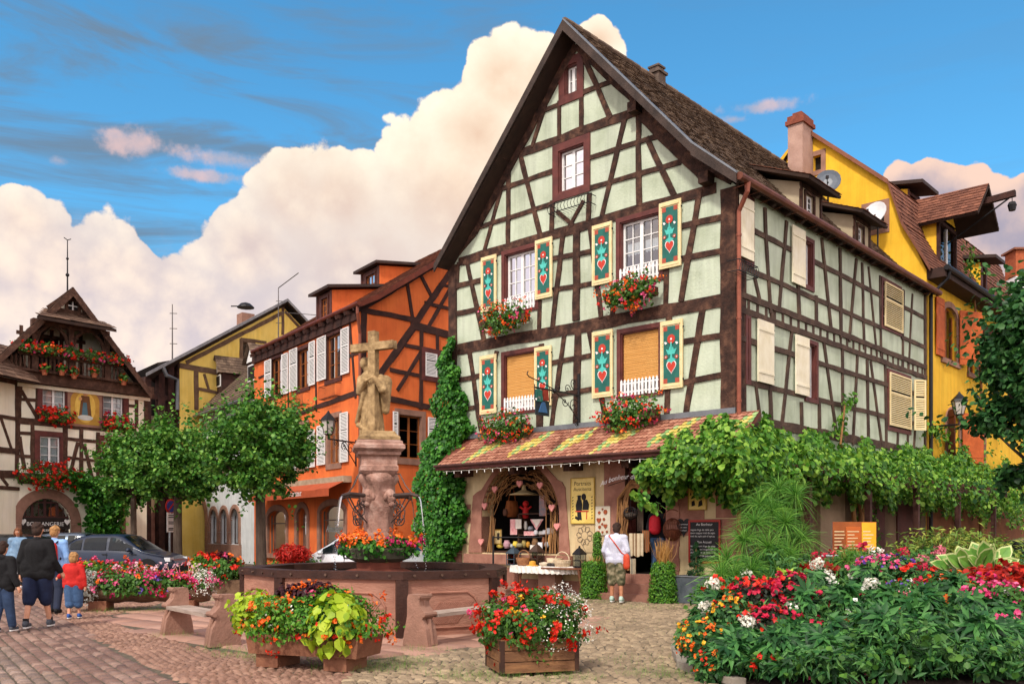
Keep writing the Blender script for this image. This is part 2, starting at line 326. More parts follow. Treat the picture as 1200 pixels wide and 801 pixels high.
def window(house,pl,r,surr=SURR,sash=WHITE,fw=.11,cols=2,rows=3,depth=.13,intr=None,curtain=None,blind=None,mull=True,proud=.035,label=None,fb=.055,mw=.022,off=0.):
    u0,z0,u1,z1=r; mb=MB(surr); framebars(mb,pl,r,fw,prd(proud),off,back=.02)
    for (a,b,c,e) in ((u0-.001,z0,u0+.03,z1),(u1-.03,z0,u1+.001,z1),(u0+.03,z1-.03,u1-.03,z1+.001),(u0+.03,z0-.001,u1-.03,z0+.03)):
        mb.boxf(pl.W(a,b,off-depth-.03),pl.d*(c-a),UPV*(e-b),pl.n*(depth+.04))
    w=mb.build('window',house,label=label)
    s=MB(sash); rr=(u0+.03,z0+.03,u1-.03,z1-.03); o=off-depth
    framebars(s,pl,rr,fb,.04,o,back=.0,inside=True)
    a0,b0,a1,b1=rr[0]+fb,rr[1]+fb,rr[2]-fb,rr[3]-fb; wd=a1-a0
    leaves=[(a0,a1)]
    if mull and cols>=2:
        m=(a0+a1)/2; s.boxf(pl.W(m-.045,b0,o),pl.d*.09,UPV*(b1-b0),pl.n*.046); leaves=[(a0,m-.045),(m+.045,a1)]
    cpl=max(1,cols//len(leaves))
    for (x0,x1) in leaves:
        for i in range(1,cpl): x=x0+(x1-x0)*i/cpl; s.boxf(pl.W(x-mw/2,b0,o+.005),pl.d*mw,UPV*(b1-b0),pl.n*.028)
        for i in range(1,rows): z=b0+(b1-b0)*i/rows; s.boxf(pl.W(x0,z-mw/2,o+.004),pl.d*(x1-x0),UPV*mw,pl.n*.026)
    s.build('sash',w)
    g=MB(GLASS); g.quad(pl.W(a0,b0,o+.008),pl.W(a1,b0,o+.008),pl.W(a1,b1,o+.008),pl.W(a0,b1,o+.008)); g.build('pane',w)
    if curtain:
        c=MB(pm('lace_curtain','#d9d7d2','#efeeea',20,.9)); n=14
        for (x0,x1) in leaves:
            zt=b1-(b1-b0)*(curtain[0] if isinstance(curtain,tuple) else 0); zb=b0+(b1-b0)*(curtain[1] if isinstance(curtain,tuple) else 0.)
            for i in range(n):
                p,q=x0+(x1-x0)*i/n,x0+(x1-x0)*(i+1)/n; o1=o-.05+.012*(i%2); o2=o-.05+.012*((i+1)%2)
                c.quad(pl.W(p,zb+.02*(i%3),o1),pl.W(q,zb+.02*((i+1)%3),o2),pl.W(q,zt,o2),pl.W(p,zt,o1))
        c.build('curtain',w)
    if blind is not None:
        c=MB(pm('bamboo_blind','#d9a45c','#c48b45',3,.8,.4,60,stretch=(.6,.6,18))); zb=z0+blind; n=26
        for i in range(n):
            za=zb+(z1-.03-zb)*i/n; zc=zb+(z1-.03-zb)*(i+1)/n; c.boxf(pl.W(u0+.04,za,o+.065),pl.d*(u1-u0-.08),UPV*(zc-za-.004),pl.n*(.012+.004*(i%2)))
        c.boxf(pl.W(u0+.04,zb-.05,o+.055),pl.d*(u1-u0-.08),UPV*.045,pl.n*.035)
        c.build('blind',w)
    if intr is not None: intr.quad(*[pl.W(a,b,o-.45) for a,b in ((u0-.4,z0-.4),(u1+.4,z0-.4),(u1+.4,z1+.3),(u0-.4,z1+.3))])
    return w
def sheet(mb,pl,pts,off,th=.002):
    mb.prism([pl.W(u,z,off) for u,z in pts],pl.n*th)
def circ(c,r,n=12,sy=1.): return [(c[0]+r*math.cos(2*PI*i/n),c[1]+r*sy*math.sin(2*PI*i/n)) for i in range(n)]
def heart(c,w,h,n=20):
    o=[]
    for i in range(n):
        t=2*PI*i/n; x=16*math.sin(t)**3; y=13*math.cos(t)-5*math.cos(2*t)-2*math.cos(3*t)-math.cos(4*t); o.append((c[0]+x/32*w,c[1]+(y+2.5)/29*h))
    return o
def text(s_,pl,u,z,h,m,name,parent,off=.01,align='CENTER',rot=0.,th=.004,shear=0.,bend=0.,**k):
    cu=bpy.data.curves.new('lettering','FONT'); cu.body=s_; cu.size=h; cu.align_x=align; cu.align_y='CENTER'; cu.shear=shear
    ob=bpy.data.objects.new('lettering',cu); S.collection.objects.link(ob); dg=bpy.context.evaluated_depsgraph_get(); me=bpy.data.meshes.new_from_object(ob.evaluated_get(dg))
    bpy.data.objects.remove(ob); v=[x.co.copy() for x in me.vertices]; f=[tuple(p.vertices) for p in me.polygons]; bpy.data.meshes.remove(me)
    c,sn=math.cos(rot),math.sin(rot); out=[]
    for p in v:
        x,y=p.x,p.y-bend*p.x*p.x
        x,y=x*c-y*sn,x*sn+y*c; out.append(pl.W(u,z,off)+pl.r*x+UPV*y)
    return link_np(name,[tuple(p) for p in out],f,[m],None,parent,**k)
def tiles(name,P0,A,B,Wd,H,tw,th,m,parent,mask=None,pick=None,mats=None,lift=.03,scal=False,**k):
    """individual roof tiles laid in staggered courses from P0, along A, up the slope B"""
    P0,A,B=Vector(P0),Vector(A).normalized(),Vector(B).normalized(); N_=A.cross(B); N_=N_ if N_.z>0 else -N_
    vs=[];fs=[];mi=[]; rows=int(H/th)+1; cols=int(Wd/tw)+2; b=0
    for i in range(rows):
        for j in range(-1,cols):
            a0=j*tw+(tw/2 if i%2 else 0)+random.uniform(-.004,.004); a1=a0+tw-.006; a0=max(a0,0); a1=min(a1,Wd)
            if a1-a0<.02: continue
            b0=i*th; b1=min(b0+th*1.25,H); 
            if b1-b0<.02: continue
            am,bm=(a0+a1)/2,(b0+b1)/2
            if mask and not mask(am,bm): continue
            l=lift+random.uniform(-.006,.008); l2=.004; tl=random.uniform(-.004,.004)
            def q(a,b_,h): p=P0+A*a+B*b_+N_*h; return (p.x,p.y,p.z)
            if scal: front=[(a0,b0+.03),(a0+(a1-a0)*.25,b0+.006),(am,b0),(a0+(a1-a0)*.75,b0+.006),(a1,b0+.03)]
            else: front=[(a0,b0+tl),(a1,b0-tl)]
            n=len(front); ba=len(vs)
            vs+=[q(x,y,l) for x,y in front]+[q(a1,b1,l2),q(a0,b1,l2)]+[q(x,y,l-.016) for x,y in front]
            fs.append(tuple(ba+t for t in range(n+2)))
            for t in range(n-1): fs.append((ba+t,ba+n+2+t,ba+n+3+t,ba+t+1))
            fs.append((ba+n+2,ba,ba+n+1)); fs.append((ba+n-1,ba+n+2+n-1,ba+n))
            c=pick(i,j,am,bm) if pick else 0; mi+=[c]*(n+2)
    return link_np(name,vs,fs,mats or [m],mi,parent,**k)
# ---------------- leaves and flowers
TL={'leaf':(np.array([(0,0,0),(.32,.42,.07),(0,1,-.05),(-.32,.42,.07)]),np.array([(0,1,2),(0,2,3)])),
 'broad':(np.array([(0,0,0),(.42,.3,.06),(.36,.68,.06),(0,1,-.08),(-.36,.68,.06),(-.42,.3,.06)]),np.array([(0,1,2,3),(0,3,4,5)])),
 'slim':(np.array([(0,0,0),(.13,.45,.04),(0,1,-.12),(-.13,.45,.04)]),np.array([(0,1,2),(0,2,3)])),
 'blade':(np.array([(-.012,0,0),(.012,0,0),(-.01,.5,.0),(.01,.5,.0),(-.004,1,-.25),(.004,1,-.25)]),np.array([(0,1,3,2),(2,3,5,4)])),
 'palm':(None,None),
 'rose':(np.array([(0,0,-.12)]+[((.5 if i%2 else .36)*math.cos(PI*i/4),(.5 if i%2 else .36)*math.sin(PI*i/4),.1) for i in range(8)]),np.array([(0,1+i,1+(i+1)%8) for i in range(8)])),
 'petal':(np.array([(0,0,0),(.3,.5,.1),(0,.8,0),(-.3,.5,.1)]),np.array([(0,1,2),(0,2,3)]))}
_v=[];_f=[]
for a in (-1.15,-.6,0,.6,1.15):
    l=1-.25*abs(a); w=.13; b=len(_v); c,s_=math.cos(a),math.sin(a)
    for x,y,z in ((0,.02,0),(w,.5*l,.03),(0,l,-.12),(-w,.5*l,.03)): _v.append((x*c+y*s_,-x*s_+y*c,z))
    _f+=[(b,b+1,b+2),(b,b+2,b+3)]
TL['palm']=(np.array(_v),np.array(_f))
def unit(a): return a/np.maximum(1e-9,np.linalg.norm(a,axis=1,keepdims=True))
def scatter(kind,pts,nrm,size,jit=.6,droop=.5,rng=RNG):
    """copies of a small leaf or petal shape at pts facing nrm"""
    tv,tf=TL[kind]; n=len(pts); pts=np.asarray(pts); z=unit(np.asarray(nrm)+rng.normal(0,jit,(n,3)))
    y=rng.normal(0,1,(n,3)); y[:,2]-=droop*2; y=unit(y-z*(y*z).sum(1,keepdims=True)); x=np.cross(y,z)
    sz=np.broadcast_to(np.asarray(size,dtype=float),(n,))*rng.uniform(.7,1.25,n)
    v=pts[:,None,:]+sz[:,None,None]*(tv[None,:,0:1]*x[:,None,:]+tv[None,:,1:2]*y[:,None,:]+tv[None,:,2:3]*z[:,None,:])
    f=tf[None]+(np.arange(n)*len(tv))[:,None,None]
    return v.reshape(-1,3),f.reshape(-1,tf.shape[1])
def ell(n,c,r,shell=.55,zmin=-1.,rng=RNG,lump=0.):
    d=unit(rng.normal(0,1,(n,3))); d[:,2]=np.where(d[:,2]<zmin,-d[:,2],d[:,2]); k=rng.uniform(shell**3,1,n)**(1/3)
    if lump:
        ph=rng.uniform(0,6,3); k=k*(1+lump*(np.sin(d[:,0]*5+ph[0])*np.sin(d[:,1]*5+ph[1])+.6*np.sin(d[:,2]*7+d[:,0]*4+ph[2])))
    return np.array(c)+d*k[:,None]*np.array(r),unit(d/np.array(r))
def merge(parts):
    vs=[];fs=[];b=0
    for v,f in parts: vs.append(v); fs.append(f+b); b+=len(v)
    return np.concatenate(vs),np.concatenate(fs)
def leafmat(name,c1,c2=None,c3=None,trans=.25,rough=.5): return pm(name,c1,c2,6,rough,island=.85,c3=c3,trans=trans,spec=.35)
G_TREE=leafmat('tree_leaves','#24501a','#84b048','#47802a')
G_VINE=leafmat('vine_leaves','#1f4a10','#98c048','#4c8422')
G_IVY=leafmat('ivy_leaves','#1d4d16','#5a9a30','#357322')
G_DARK=leafmat('dark_leaves','#0d2a14','#2a5a2c','#183e1c')
G_GER=leafmat('geranium_leaves','#2a4f18','#5f8d35','#3f6d24')
G_BED=leafmat('bed_leaves','#16391a','#6a9a50','#31652f')
G_LIME=leafmat('lime_leaves','#7d9e1c','#c2d43e','#a2be2a',trans=.3)
G_BUSH=leafmat('box_leaves','#2c5c16','#79a834','#4a8522')
P_RED=leafmat('red_petals','#b3180c','#e8391c','#d4260f',.15)
P_ORG=leafmat('orange_petals','#d9560f','#f58a2c','#ec6a18',.15)
P_PINK=leafmat('pink_petals','#c22a62','#ee7fa6','#dd4d82',.15)
P_MAG=leafmat('magenta_petals','#a0124a','#d8327e','#c01f60',.15)
P_WHT=leafmat('white_petals','#d8d8cc','#f4f4ee','#e9e9e0',.15)
P_YEL=leafmat('yellow_petals','#d99a12','#f2c33a','#e6ae22',.15)
P_PUR=leafmat('purple_petals','#4a2a86','#7a56b8','#60409e',.15)
P_BURG=leafmat('burgundy_leaves','#22080e','#4a141e','#340d15',.15)
def leaves(name,parent,m,kind,pts,nrm,size,jit=.6,droop=.5,**k):
    v,f=scatter(kind,pts,nrm,size,jit,droop); return link_np(name,v,f,[m],None,parent,smooth=False,**k)
def copy_tree(o,loc=None,rz=None,label=None,parent=None,sc=None):
    c=o.copy(); S.collection.objects.link(c)
    if parent is not None: c.parent=parent
    if loc is not None: c.location=loc; WL[c.name]=Vector(loc)
    if rz is not None: c.rotation_euler=(0,0,rz)
    if sc is not None: c.scale=(sc,sc,sc)
    if label: c['label']=label
    for ch in list(o.children): copy_tree(ch,parent=c)
    return c
# ================= ground
jm=pm('paving_joints','#4c423a','#6d6252',9,.95,.6,30,c3='#585041')
g=MB(jm); g.quad((-400,-60,-.016),(400,-60,-.016),(400,900,-.016),(-400,900,-.016)); g.build('ground',kind='structure')
def inpoly(p,poly):
    x,y=p; c=False; n=len(poly)
    for i in range(n):
        (x1,y1),(x2,y2)=poly[i],poly[(i+1)%n]
        if (y1>y)!=(y2>y) and x<(x2-x1)*(y-y1)/(y2-y1)+x1: c=not c
    return c
def setts(name,poly,ang,sw,sl,m,holes=(),jit=.18,h=.012,arc=0.,cut=None):
    """real stone setts: rows of rounded stones with uneven tops, clipped to the polygon"""
    P=np.array(poly); c,s_=math.cos(ang),math.sin(ang); Rm=np.array([[c,s_],[-s_,c]]); Q=P@Rm.T
    x0,y0=Q.min(0)-1; x1,y1=Q.max(0)+1; vs=[];fs=[]; y=y0; row=0; rnd=random.Random(len(name)*7)
    while y<y1:
        w=sw*rnd.uniform(.88,1.12); x=x0+rnd.uniform(0,sl)
        while x<x1:
            l=sl*rnd.uniform(1-jit*1.6,1+jit*1.6); yy=y+(arc*math.sin(x*1.45+row*.0) if arc else 0)
            cx_,cy_=x+l/2,yy+w/2; wx,wy=cx_*c-cy_*s_,cx_*s_+cy_*c
            if -.62*wy-1<wx<.62*wy+1 and wy>7 and inpoly((wx,wy),poly) and not any(inpoly((wx,wy),hh) for hh in holes):
                g_=.011; cs=[(x+g_,yy+g_),(x+l-g_,yy+g_),(x+l-g_,yy+w-g_),(x+g_,yy+w-g_)]; b=len(vs); zt=h*rnd.uniform(.3,1.2); tx,ty=rnd.uniform(-.01,.01),rnd.uniform(-.01,.01)
                for k,(a,b_) in enumerate(cs):
                    a+=rnd.uniform(-.008,.008); b_+=rnd.uniform(-.008,.008); vs.append((a*c-b_*s_,a*s_+b_*c,-.017))
                for k,(a,b_) in enumerate(cs):
                    a2=a+(.022 if k in(0,3) else -.022); b2=b_+(.022 if k<2 else -.022); vs.append((a2*c-b2*s_,a2*s_+b2*c,zt+tx*(1 if k in(0,3) else -1)*.5+ty*(1 if k<2 else -1)*.5))
                fs+=[(b+4,b+5,b+6,b+7),(b,b+1,b+5,b+4),(b+1,b+2,b+6,b+5),(b+2,b+3,b+7,b+6),(b+3,b,b+4,b+7)]
            x+=l
        y+=w; row+=1
    return link_np(name,vs,np.array(fs),[m],None,None,True,kind='structure')
SETT_RED=pm('red_setts','#654c43','#9f8476',2.5,.72,.5,45,island=.6,c3='#82665a',big=.3)
SETT_GREY=pm('grey_setts','#6a5a52','#a79084',2.5,.72,.5,45,island=.65,c3='#877265',big=.22)
SETT_FAN=pm('small_setts','#735546','#ab8874',2.5,.75,.5,45,island=.6,c3='#8f6d5c',big=.22)
SETT_TAN=pm('tan_setts','#75654f','#b5a081',2.5,.75,.5,45,island=.65,c3='#94826a',big=.3)
BAS=[(-4.62,15.67),(-3.66,14.44),(-1.65,13.73),(-.283,14.5),(-.148,15.83),(-.35,17.2),(-1.4,18.3),(-3.1,18.5),(-4.35,17.3)]
APR=[(-7.75,17.5),(-6.0,14.6),(-4.0,12.3),(-1.8,11.25),(-.55,12.6),(1.25,15.6),(1.4,18.6),(-1,21.3),(-5,21.8),(-7.7,19.8)]
la=math.atan2(-7.5,5.16)
setts('street_paving_grey',[(-40,36),(-30,30),(-7.2,12.9),(-3.2,7.7),(-3.2,6),(-60,6)],la,.15,.22,SETT_GREY)
setts('street_paving_red',[(-7.2,12.9),(-3.2,7.7),(-2.1,7.7),(-8.6,17.2),(-19,32.3),(-32,33),(-30,30)],la,.16,.235,SETT_RED)
setts('square_paving_fan',[(-8.6,17.2),(-2.1,7.7),(-1.8,7.7),(-1.8,11.3),(-7,16),(-7.8,20),(-9,32),(-19,32.3)],la+.3,.105,.115,SETT_FAN,[APR],arc=.28)
setts('square_paving_tan',[(-1.8,7.4),(-1.8,11.3),(1.25,15.6),(1.4,20),(-2,22),(-7.6,20),(-9,30),(1,30),(12,24),(12,7.4)],la+.95,.105,.14,SETT_TAN,[APR,[(2.3,9.5),(2.0,11.2),(2.6,14.2),(4.5,15.8),(12,17),(12,7),(3.5,7)]],arc=.05)
# sandstone apron round the fountain, laid as slabs
SLAB=pm('apron_slabs','#96705f','#bf9682',1.6,.7,.35,30,island=.5,c3='#a98372',big=.25)
setts('fountain_apron',APR,la+.25,.62,.95,SLAB,h=.012)
# distant road beyond the setts
# tufts of grass between the stones
pts=[];
def tuft(px,py,r,n):
    p=gnd(px,py)
    for _ in range(n):
        a=random.uniform(0,6.28); q=r*math.sqrt(random.random()); pts.append((p.x+q*math.cos(a)*1.6,p.y+q*math.sin(a),.005))
for a in ((352,772,.45,700),(300,768,.35,500),(425,782,.4,600),(455,775,.35,400),(520,785,.5,300),(150,716,.6,500),(215,712,.6,500),(120,712,.4,250),(790,790,.4,500),(770,775,.5,200),(640,722,.8,120),(690,705,.6,300),(765,712,.6,300),(560,795,.3,300),(660,795,.3,200),(258,762,.3,150),(205,745,.25,100),(500,762,.25,150)): tuft(*a)
rr=random.Random(3)
for _ in range(380):
    x,y=rr.uniform(-3,3.2),rr.uniform(9.4,21); 
    if not inpoly((x,y),APR): pts.append((x,y,.0))
v,f=scatter('blade',np.array(pts),np.tile([0,-.6,.25],(len(pts),1)),.075,.5,-2.0)
link_np('grass_tufts',v,f,[leafmat('grass_blades','#3f6a1e','#86a84a','#5f8a30')],None,None,kind='stuff')

# ================= the big half-timbered house
M1=PL((4.92,20.0),(-.740,.673)); M2=PL((4.92,20.0),(.672,.740))
H=thing('half_timbered_house','tall half-timbered house with mint plaster panels and painted shutters','house',(4.92,20.0,0))
c1=crop(500,0,3); c2=crop(500,240,5); c3=crop(680,220,5); c4=crop(500,380,4.45); c5=crop(680,360,5); c6=crop(500,180,2.503); r1=crop(840,120,3.3333); r2=crop(840,340,3.3333); g6=crop(520,520,4.217); g7=crop(660,530,4.215)
UL=M1.hit(527,400)[0]; print('house width',UL)
ZE=M1.hit(850,222)[1]; print('eave z',ZE)
OV=.5
apx=M1.hit(661,24,OV); lft=M1.hit(510,310,OV); rkk=M1.hit(811,168,OV); rgt=M1.hit(864,203,OV); print('roof',apx,lft,rkk,rgt)
lkk=(apx[0]*2-rkk[0],rkk[1])
# slope of the wall behind the verge
def prof_main():
    # under the roof: same lines dropped by .25
    return [(0,0,UL),(ZE,0,UL),(rkk[1]-.15,max(.02,rkk[0]+.1),min(UL-.02,lkk[0]-.1)),(apx[1]-.32,apx[0]-.02,apx[0]+.02)]
wins={'A':M1.rect(592,628,592,299,366),'B':M1.rect(727,773,728,261,333),'C':M1.rect(591.7,629,591.7,417,482),'D':M1.rect(728,773,728,391,463),'E':M1.rect(655,685,655,178,227),'F':M1.rect(662.7,677,662.7,79,113)}
for k,v_ in wins.items(): print(k,[round(x,2) for x in v_])
arch_r=M1.rect(565,656,565,546,647)      # shop arch
door_r=M1.rect(733,781,733,548,672)
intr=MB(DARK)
w=MB(MINT); zf=M1.hit(700,500)[1]
AR_T=M1.hit(612,546)[1]
wall(w,M1,[(zf,0,UL)]+prof_main()[1:],[v_ for v_ in wins.values()])
w.use(pm('cream_render','#d8c69c','#c5af84',1.2,.92,.3,20,streak=.3,big=.2,c3='#cfbb90'))
wall(w,M1,[(0,0,UL),(zf,0,UL)],[(arch_r[0],arch_r[1],arch_r[2],arch_r[3]),(door_r[0],0,door_r[2],door_r[3])],rev=.45)
w.build('front_wall',H)
# -- side wall
SL=12.2; sw_={}
sw_['upper_corner']=M2.rect(863+1.5,880,866,229,301)
sw_['upper_mid']=M2.rect(941.5,951,944,282,334)
sw_['upper_far']=M2.rect(1033.5,1054,1034,329,381)
sw_['low_corner']=M2.rect(866.5,876,867,370,443)
sw_['low_mid']=M2.rect(944.5,955.5,946,402,466)
sw_['low_far']=M2.rect(1040.5,1065,1041,436,500)
for k,v_ in sw_.items(): sw_[k]=(max(v_[0],.42),)+v_[1:]; print(k,[round(x,2) for x in sw_[k]])
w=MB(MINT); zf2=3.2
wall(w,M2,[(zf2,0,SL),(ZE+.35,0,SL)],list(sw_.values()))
w.use(pm('shaded_brown_plaster','#5e4a3a','#7a624c',1.2,.92,.3,20,big=.3)); wall(w,M2,[(0,0,SL),(zf2,0,SL)],[]); w.use(pm('beige_pillar','#a8927a','#8f7a64',1.2,.9,.3,20)); pu=M2.hit(957,600)[0]; w.boxf(M2.W(pu,0,-.02),M2.d*(M2.hit(986,600)[0]-pu),UPV*zf2,M2.n*.12)  # lower wall coloured dark brown to hold the shade below the vine
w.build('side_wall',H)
# -- the hidden back walls close the house
w=MB(DARK); Bk=lambda u,s_,z: M1.O+M1.d*u+M2.d*s_+UPV*z
w.quad(Bk(UL,0,0),Bk(UL,SL,0),Bk(UL,SL,ZE),Bk(UL,0,ZE)); w.add([Bk(0,SL-.02,0),Bk(UL,SL-.02,0),Bk(UL,SL-.02,ZE),Bk(apx[0],SL-.02,apx[1]-.3),Bk(0,SL-.02,ZE)],[(0,1,2,3,4)])
w.build('rear_wall',H,m=MINT)
# -- front timbers
T=MB(WOOD)
def bm(p,q,wd,pl=M1,d=None,ext=.0): T.beam(pl.P(*p),pl.P(*q),wd,d or prd(),pl.n,ext)
def seg(cf,a,b,wd): bm(cf(*a),cf(*b),wd,ext=(.11 if wd<.2 else 0))
# sills and plates
seg(c6,(72,578),(905,424),.30); seg(c6,(95,318),(850,100),.24); seg(c1,(287,556),(748,388),.22)
T.beam(M1.W(.19,zf-.05),M1.W(.19,ZE),.38,.06,M1.n); T.beam(M1.W(UL-.15,zf-.3),M1.W(UL-.15,ZE),.30,.06,M1.n)
T.boxf(M1.W(-.03,zf-.4,-.36),M1.d*.06,UPV*(ZE-zf+.4),M1.n*.40)      # the corner post seen from the side
for a,b,wd in (((128,590),(158,800),.15),((812,450),(760,775),.15),((405,530),(368,800),.14),((445,525),(440,800),.21),((478,520),(525,775),.14),
   ((85,664),(140,655),.13),((150,652),(168,648),.13),((90,752),(150,742),.13),((375,612),(435,600),.12),((452,598),(490,590),.12),((370,709),(435,698),.12),((452,696),(490,689),.12),
   ((757,551),(800,544),.13),((815,541),(855,535),.13),((700,684),(765,669),.13),((778,666),(855,651),.13),
   ((338,570),(335,800),.15),((712,485),(705,770),.15),((205,590),(203,600),.14),((545,765),(545,790),.14),((330,760),(330,800),.15),
   ((120,318),(168,540),.14),((94,330),(92,385),.09),((90,388),(165,370),.13),((85,470),(150,456),.13),((800,120),(750,420),.15),((752,213),(855,190),.13),((745,310),(855,288),.13),
   ((402,235),(372,500),.14),((442,222),(440,490),.21),((480,213),(512,470),.13),((378,307),(432,297),.12),((450,294),(488,286),.12),((378,398),(432,390),.12),((450,388),(500,378),.12),
   ((333,430),(331,505),.13),((704,330),(702,440),.13),((205,455),(203,520),.13),((547,400),(546,470),.13),
   ((242,44),(240,268),.14),((277,8),(335,243),.14),((217,115),(170,285),.12),((163,214),(362,150),.12),((221,104),(362,55),.12),
   ((580,-92),(516,180),.14),((622,-116),(625,140),.15),((652,-36),(722,112),.14),((485,100),(735,28),.12),((482,12),(672,-60+12),.12),((370,150),(368,218),.14),((478,130),(476,185),.14),((390,175),(425,205),.1),((455,150),(425,205),.1)):
    seg(c6,a,b,wd)
for a,b,wd in (((357,415),(460,371),.12),((552,326),(665,283),.12),((468,370),(468,478),.12),((545,345),(545,448),.12),((458,250),(376,505),.12),((553,195),(643,405),.13),
   ((285,562),(140,830),.22),((752,395),(1000,640),.30),((450,520),(300,560),.0001)):
    if wd>.01: seg(c1,a,b,wd)
# rafters beneath the verge
for (a,b) in (((apx[0],apx[1]-.42),(rkk[0]+.05,rkk[1]-.28)),((apx[0],apx[1]-.42),(lkk[0]-.05,lkk[1]-.28)),((rkk[0]+.05,rkk[1]-.28),(.1,ZE+.15)),((lkk[0]-.05,lkk[1]-.28),(UL-.1,ZE+.15))):
    T.beam(M1.W(*a),M1.W(*b),.2,prd(),M1.n)
for p in ((285,556),(745,388),(995,635)):       # beam ends that stick out
    q=M1.P(*c1(*p)); T.boxf(q-M1.d*.12-UPV*.12,M1.d*.24,UPV*.24,M1.n*.3)
T.build('front_timber_frame',H)
T=MB(pm('weathered_timber','#3a2a22','#5f4a3c',2.5,.9,.8,25,c3='#4a382e'))
# -- side timbers
VZ=lambda px,py: M2.hit(px,py)[1]
def rail(z,u0,u1,wd):
    cuts=sorted((max(h[0]-.1,u0),min(h[2]+.1,u1)) for h in sw_.values() if h[1]-.12<z<h[3]+.12); x=u0
    for a,b in cuts:
        if a>x: T.beam(M2.W(x,z),M2.W(a,z),wd,prd(),M2.n)
        x=max(x,b)
    if u1>x: T.beam(M2.W(x,z),M2.W(u1,z),wd,prd(),M2.n)
zs_=dict(a=VZ(*r2(105,22)),b=VZ(*r2(105,82)),r1=VZ(*r2(210,225)),r2=VZ(*r2(160,368)),bt=VZ(*r2(90,500)),u1=VZ(*r1(150,505)),u2=VZ(*r1(80,635)),tp=ZE+.1)
print(zs_)
for k,wd in (('a',.14),('b',.14),('r1',.12),('r2',.12),('bt',.22),('u1',.12),('u2',.12),('tp',.3)): rail(zs_[k],.0,SL,wd)
def sbm(a,b,wd,cf=r2): bm(cf(*a),cf(*b),wd,M2,ext=.1)
def uof(px): return M2.hit(px,400)[0]
def free(u,z0,z1):
    return not any(h[0]-.12<u<h[2]+.12 and not(z1<h[1] or z0>h[3]) for h in sw_.values())
for a,b,wd in (((150,372),(166,500),.1),((205,372),(210,520),.14),((290,170),(252,520),.12),((328,452),(330,560),.13),((398,452),(400,570),.13),((415,200),(466,572),.12),((488,228),(490,575),.13),((546,270),(530,590),.11),((585,285),(590,600),.13),((600,290),(642,605),.11),((655,285),(660,610),.13),((705,560),(703,612),.1),((745,548),(742,618),.1),((772,540),(766,630),.1),((212,100),(214,120),.12)): sbm(a,b,wd)
for a,b,wd in (((148,700),(165,775),.1),((185,430),(188,520),.12),((188,520),(206,805),.11),((268,480),(242,790),.11),((315,725),(318,815),.13),((385,770),(386,850),.12),((408,545),(442,870),.11),((478,585),(482,905),.13),((541,625),(515,920),.1),((566,640),(574,950),.13),((592,655),(622,965),.1),((636,690),(640,980),.12),((728,745),(724,1020),.13),((762,760),(748,1030),.1)): sbm(a,b,wd,r1)
T.beam(M2.W(SL-.1,2.5),M2.W(SL-.1,ZE),.2,prd(),M2.n)
for u in np.arange(.5,SL,.42):   # short studs between the two floor beams
    if free(u,zs_['b'],zs_['a']): T.beam(M2.W(u,zs_['b']),M2.W(u,zs_['a']),.1,.02,M2.n)
T.build('side_timber_frame',H)
# -- windows of the front
wA=window(H,M1,wins['A'],cols=4,rows=4,intr=intr,curtain=(.35,.45)); wB=window(H,M1,wins['B'],cols=4,rows=4,intr=intr,curtain=(.32,.45))
wC=window(H,M1,wins['C'],cols=4,rows=4,intr=intr,blind=.35); wD=window(H,M1,wins['D'],cols=4,rows=4,intr=intr,blind=.38)
wE=window(H,M1,wins['E'],cols=2,rows=3,intr=intr,fw=.19,fb=.05); wF=window(H,M1,wins['F'],cols=2,rows=2,intr=intr,fw=.2,fb=.05)
def picket(pl,r,zt,zb,name='picket_rail'):
    b=MB(WHITE); n=int((r[2]-r[0])/.105)
    for i in range(n+1):
        u=r[0]+.04+(r[2]-r[0]-.08)*i/n; b.prism([pl.W(u-.028,zb,.04),pl.W(u+.028,zb,.04),pl.W(u+.028,zt-.04,.04),pl.W(u,zt,.04),pl.W(u-.028,zt-.04,.04)],pl.n*.018)
    for z in (zb+.08,zt-.12): b.boxf(pl.W(r[0],z,.022),pl.d*(r[2]-r[0]),UPV*.035,pl.n*.017)
    b.build(name,H)
for k in 'ABCD':
    r_=wins[k]; picket(M1,r_,r_[1]+.36,r_[1]-.04)
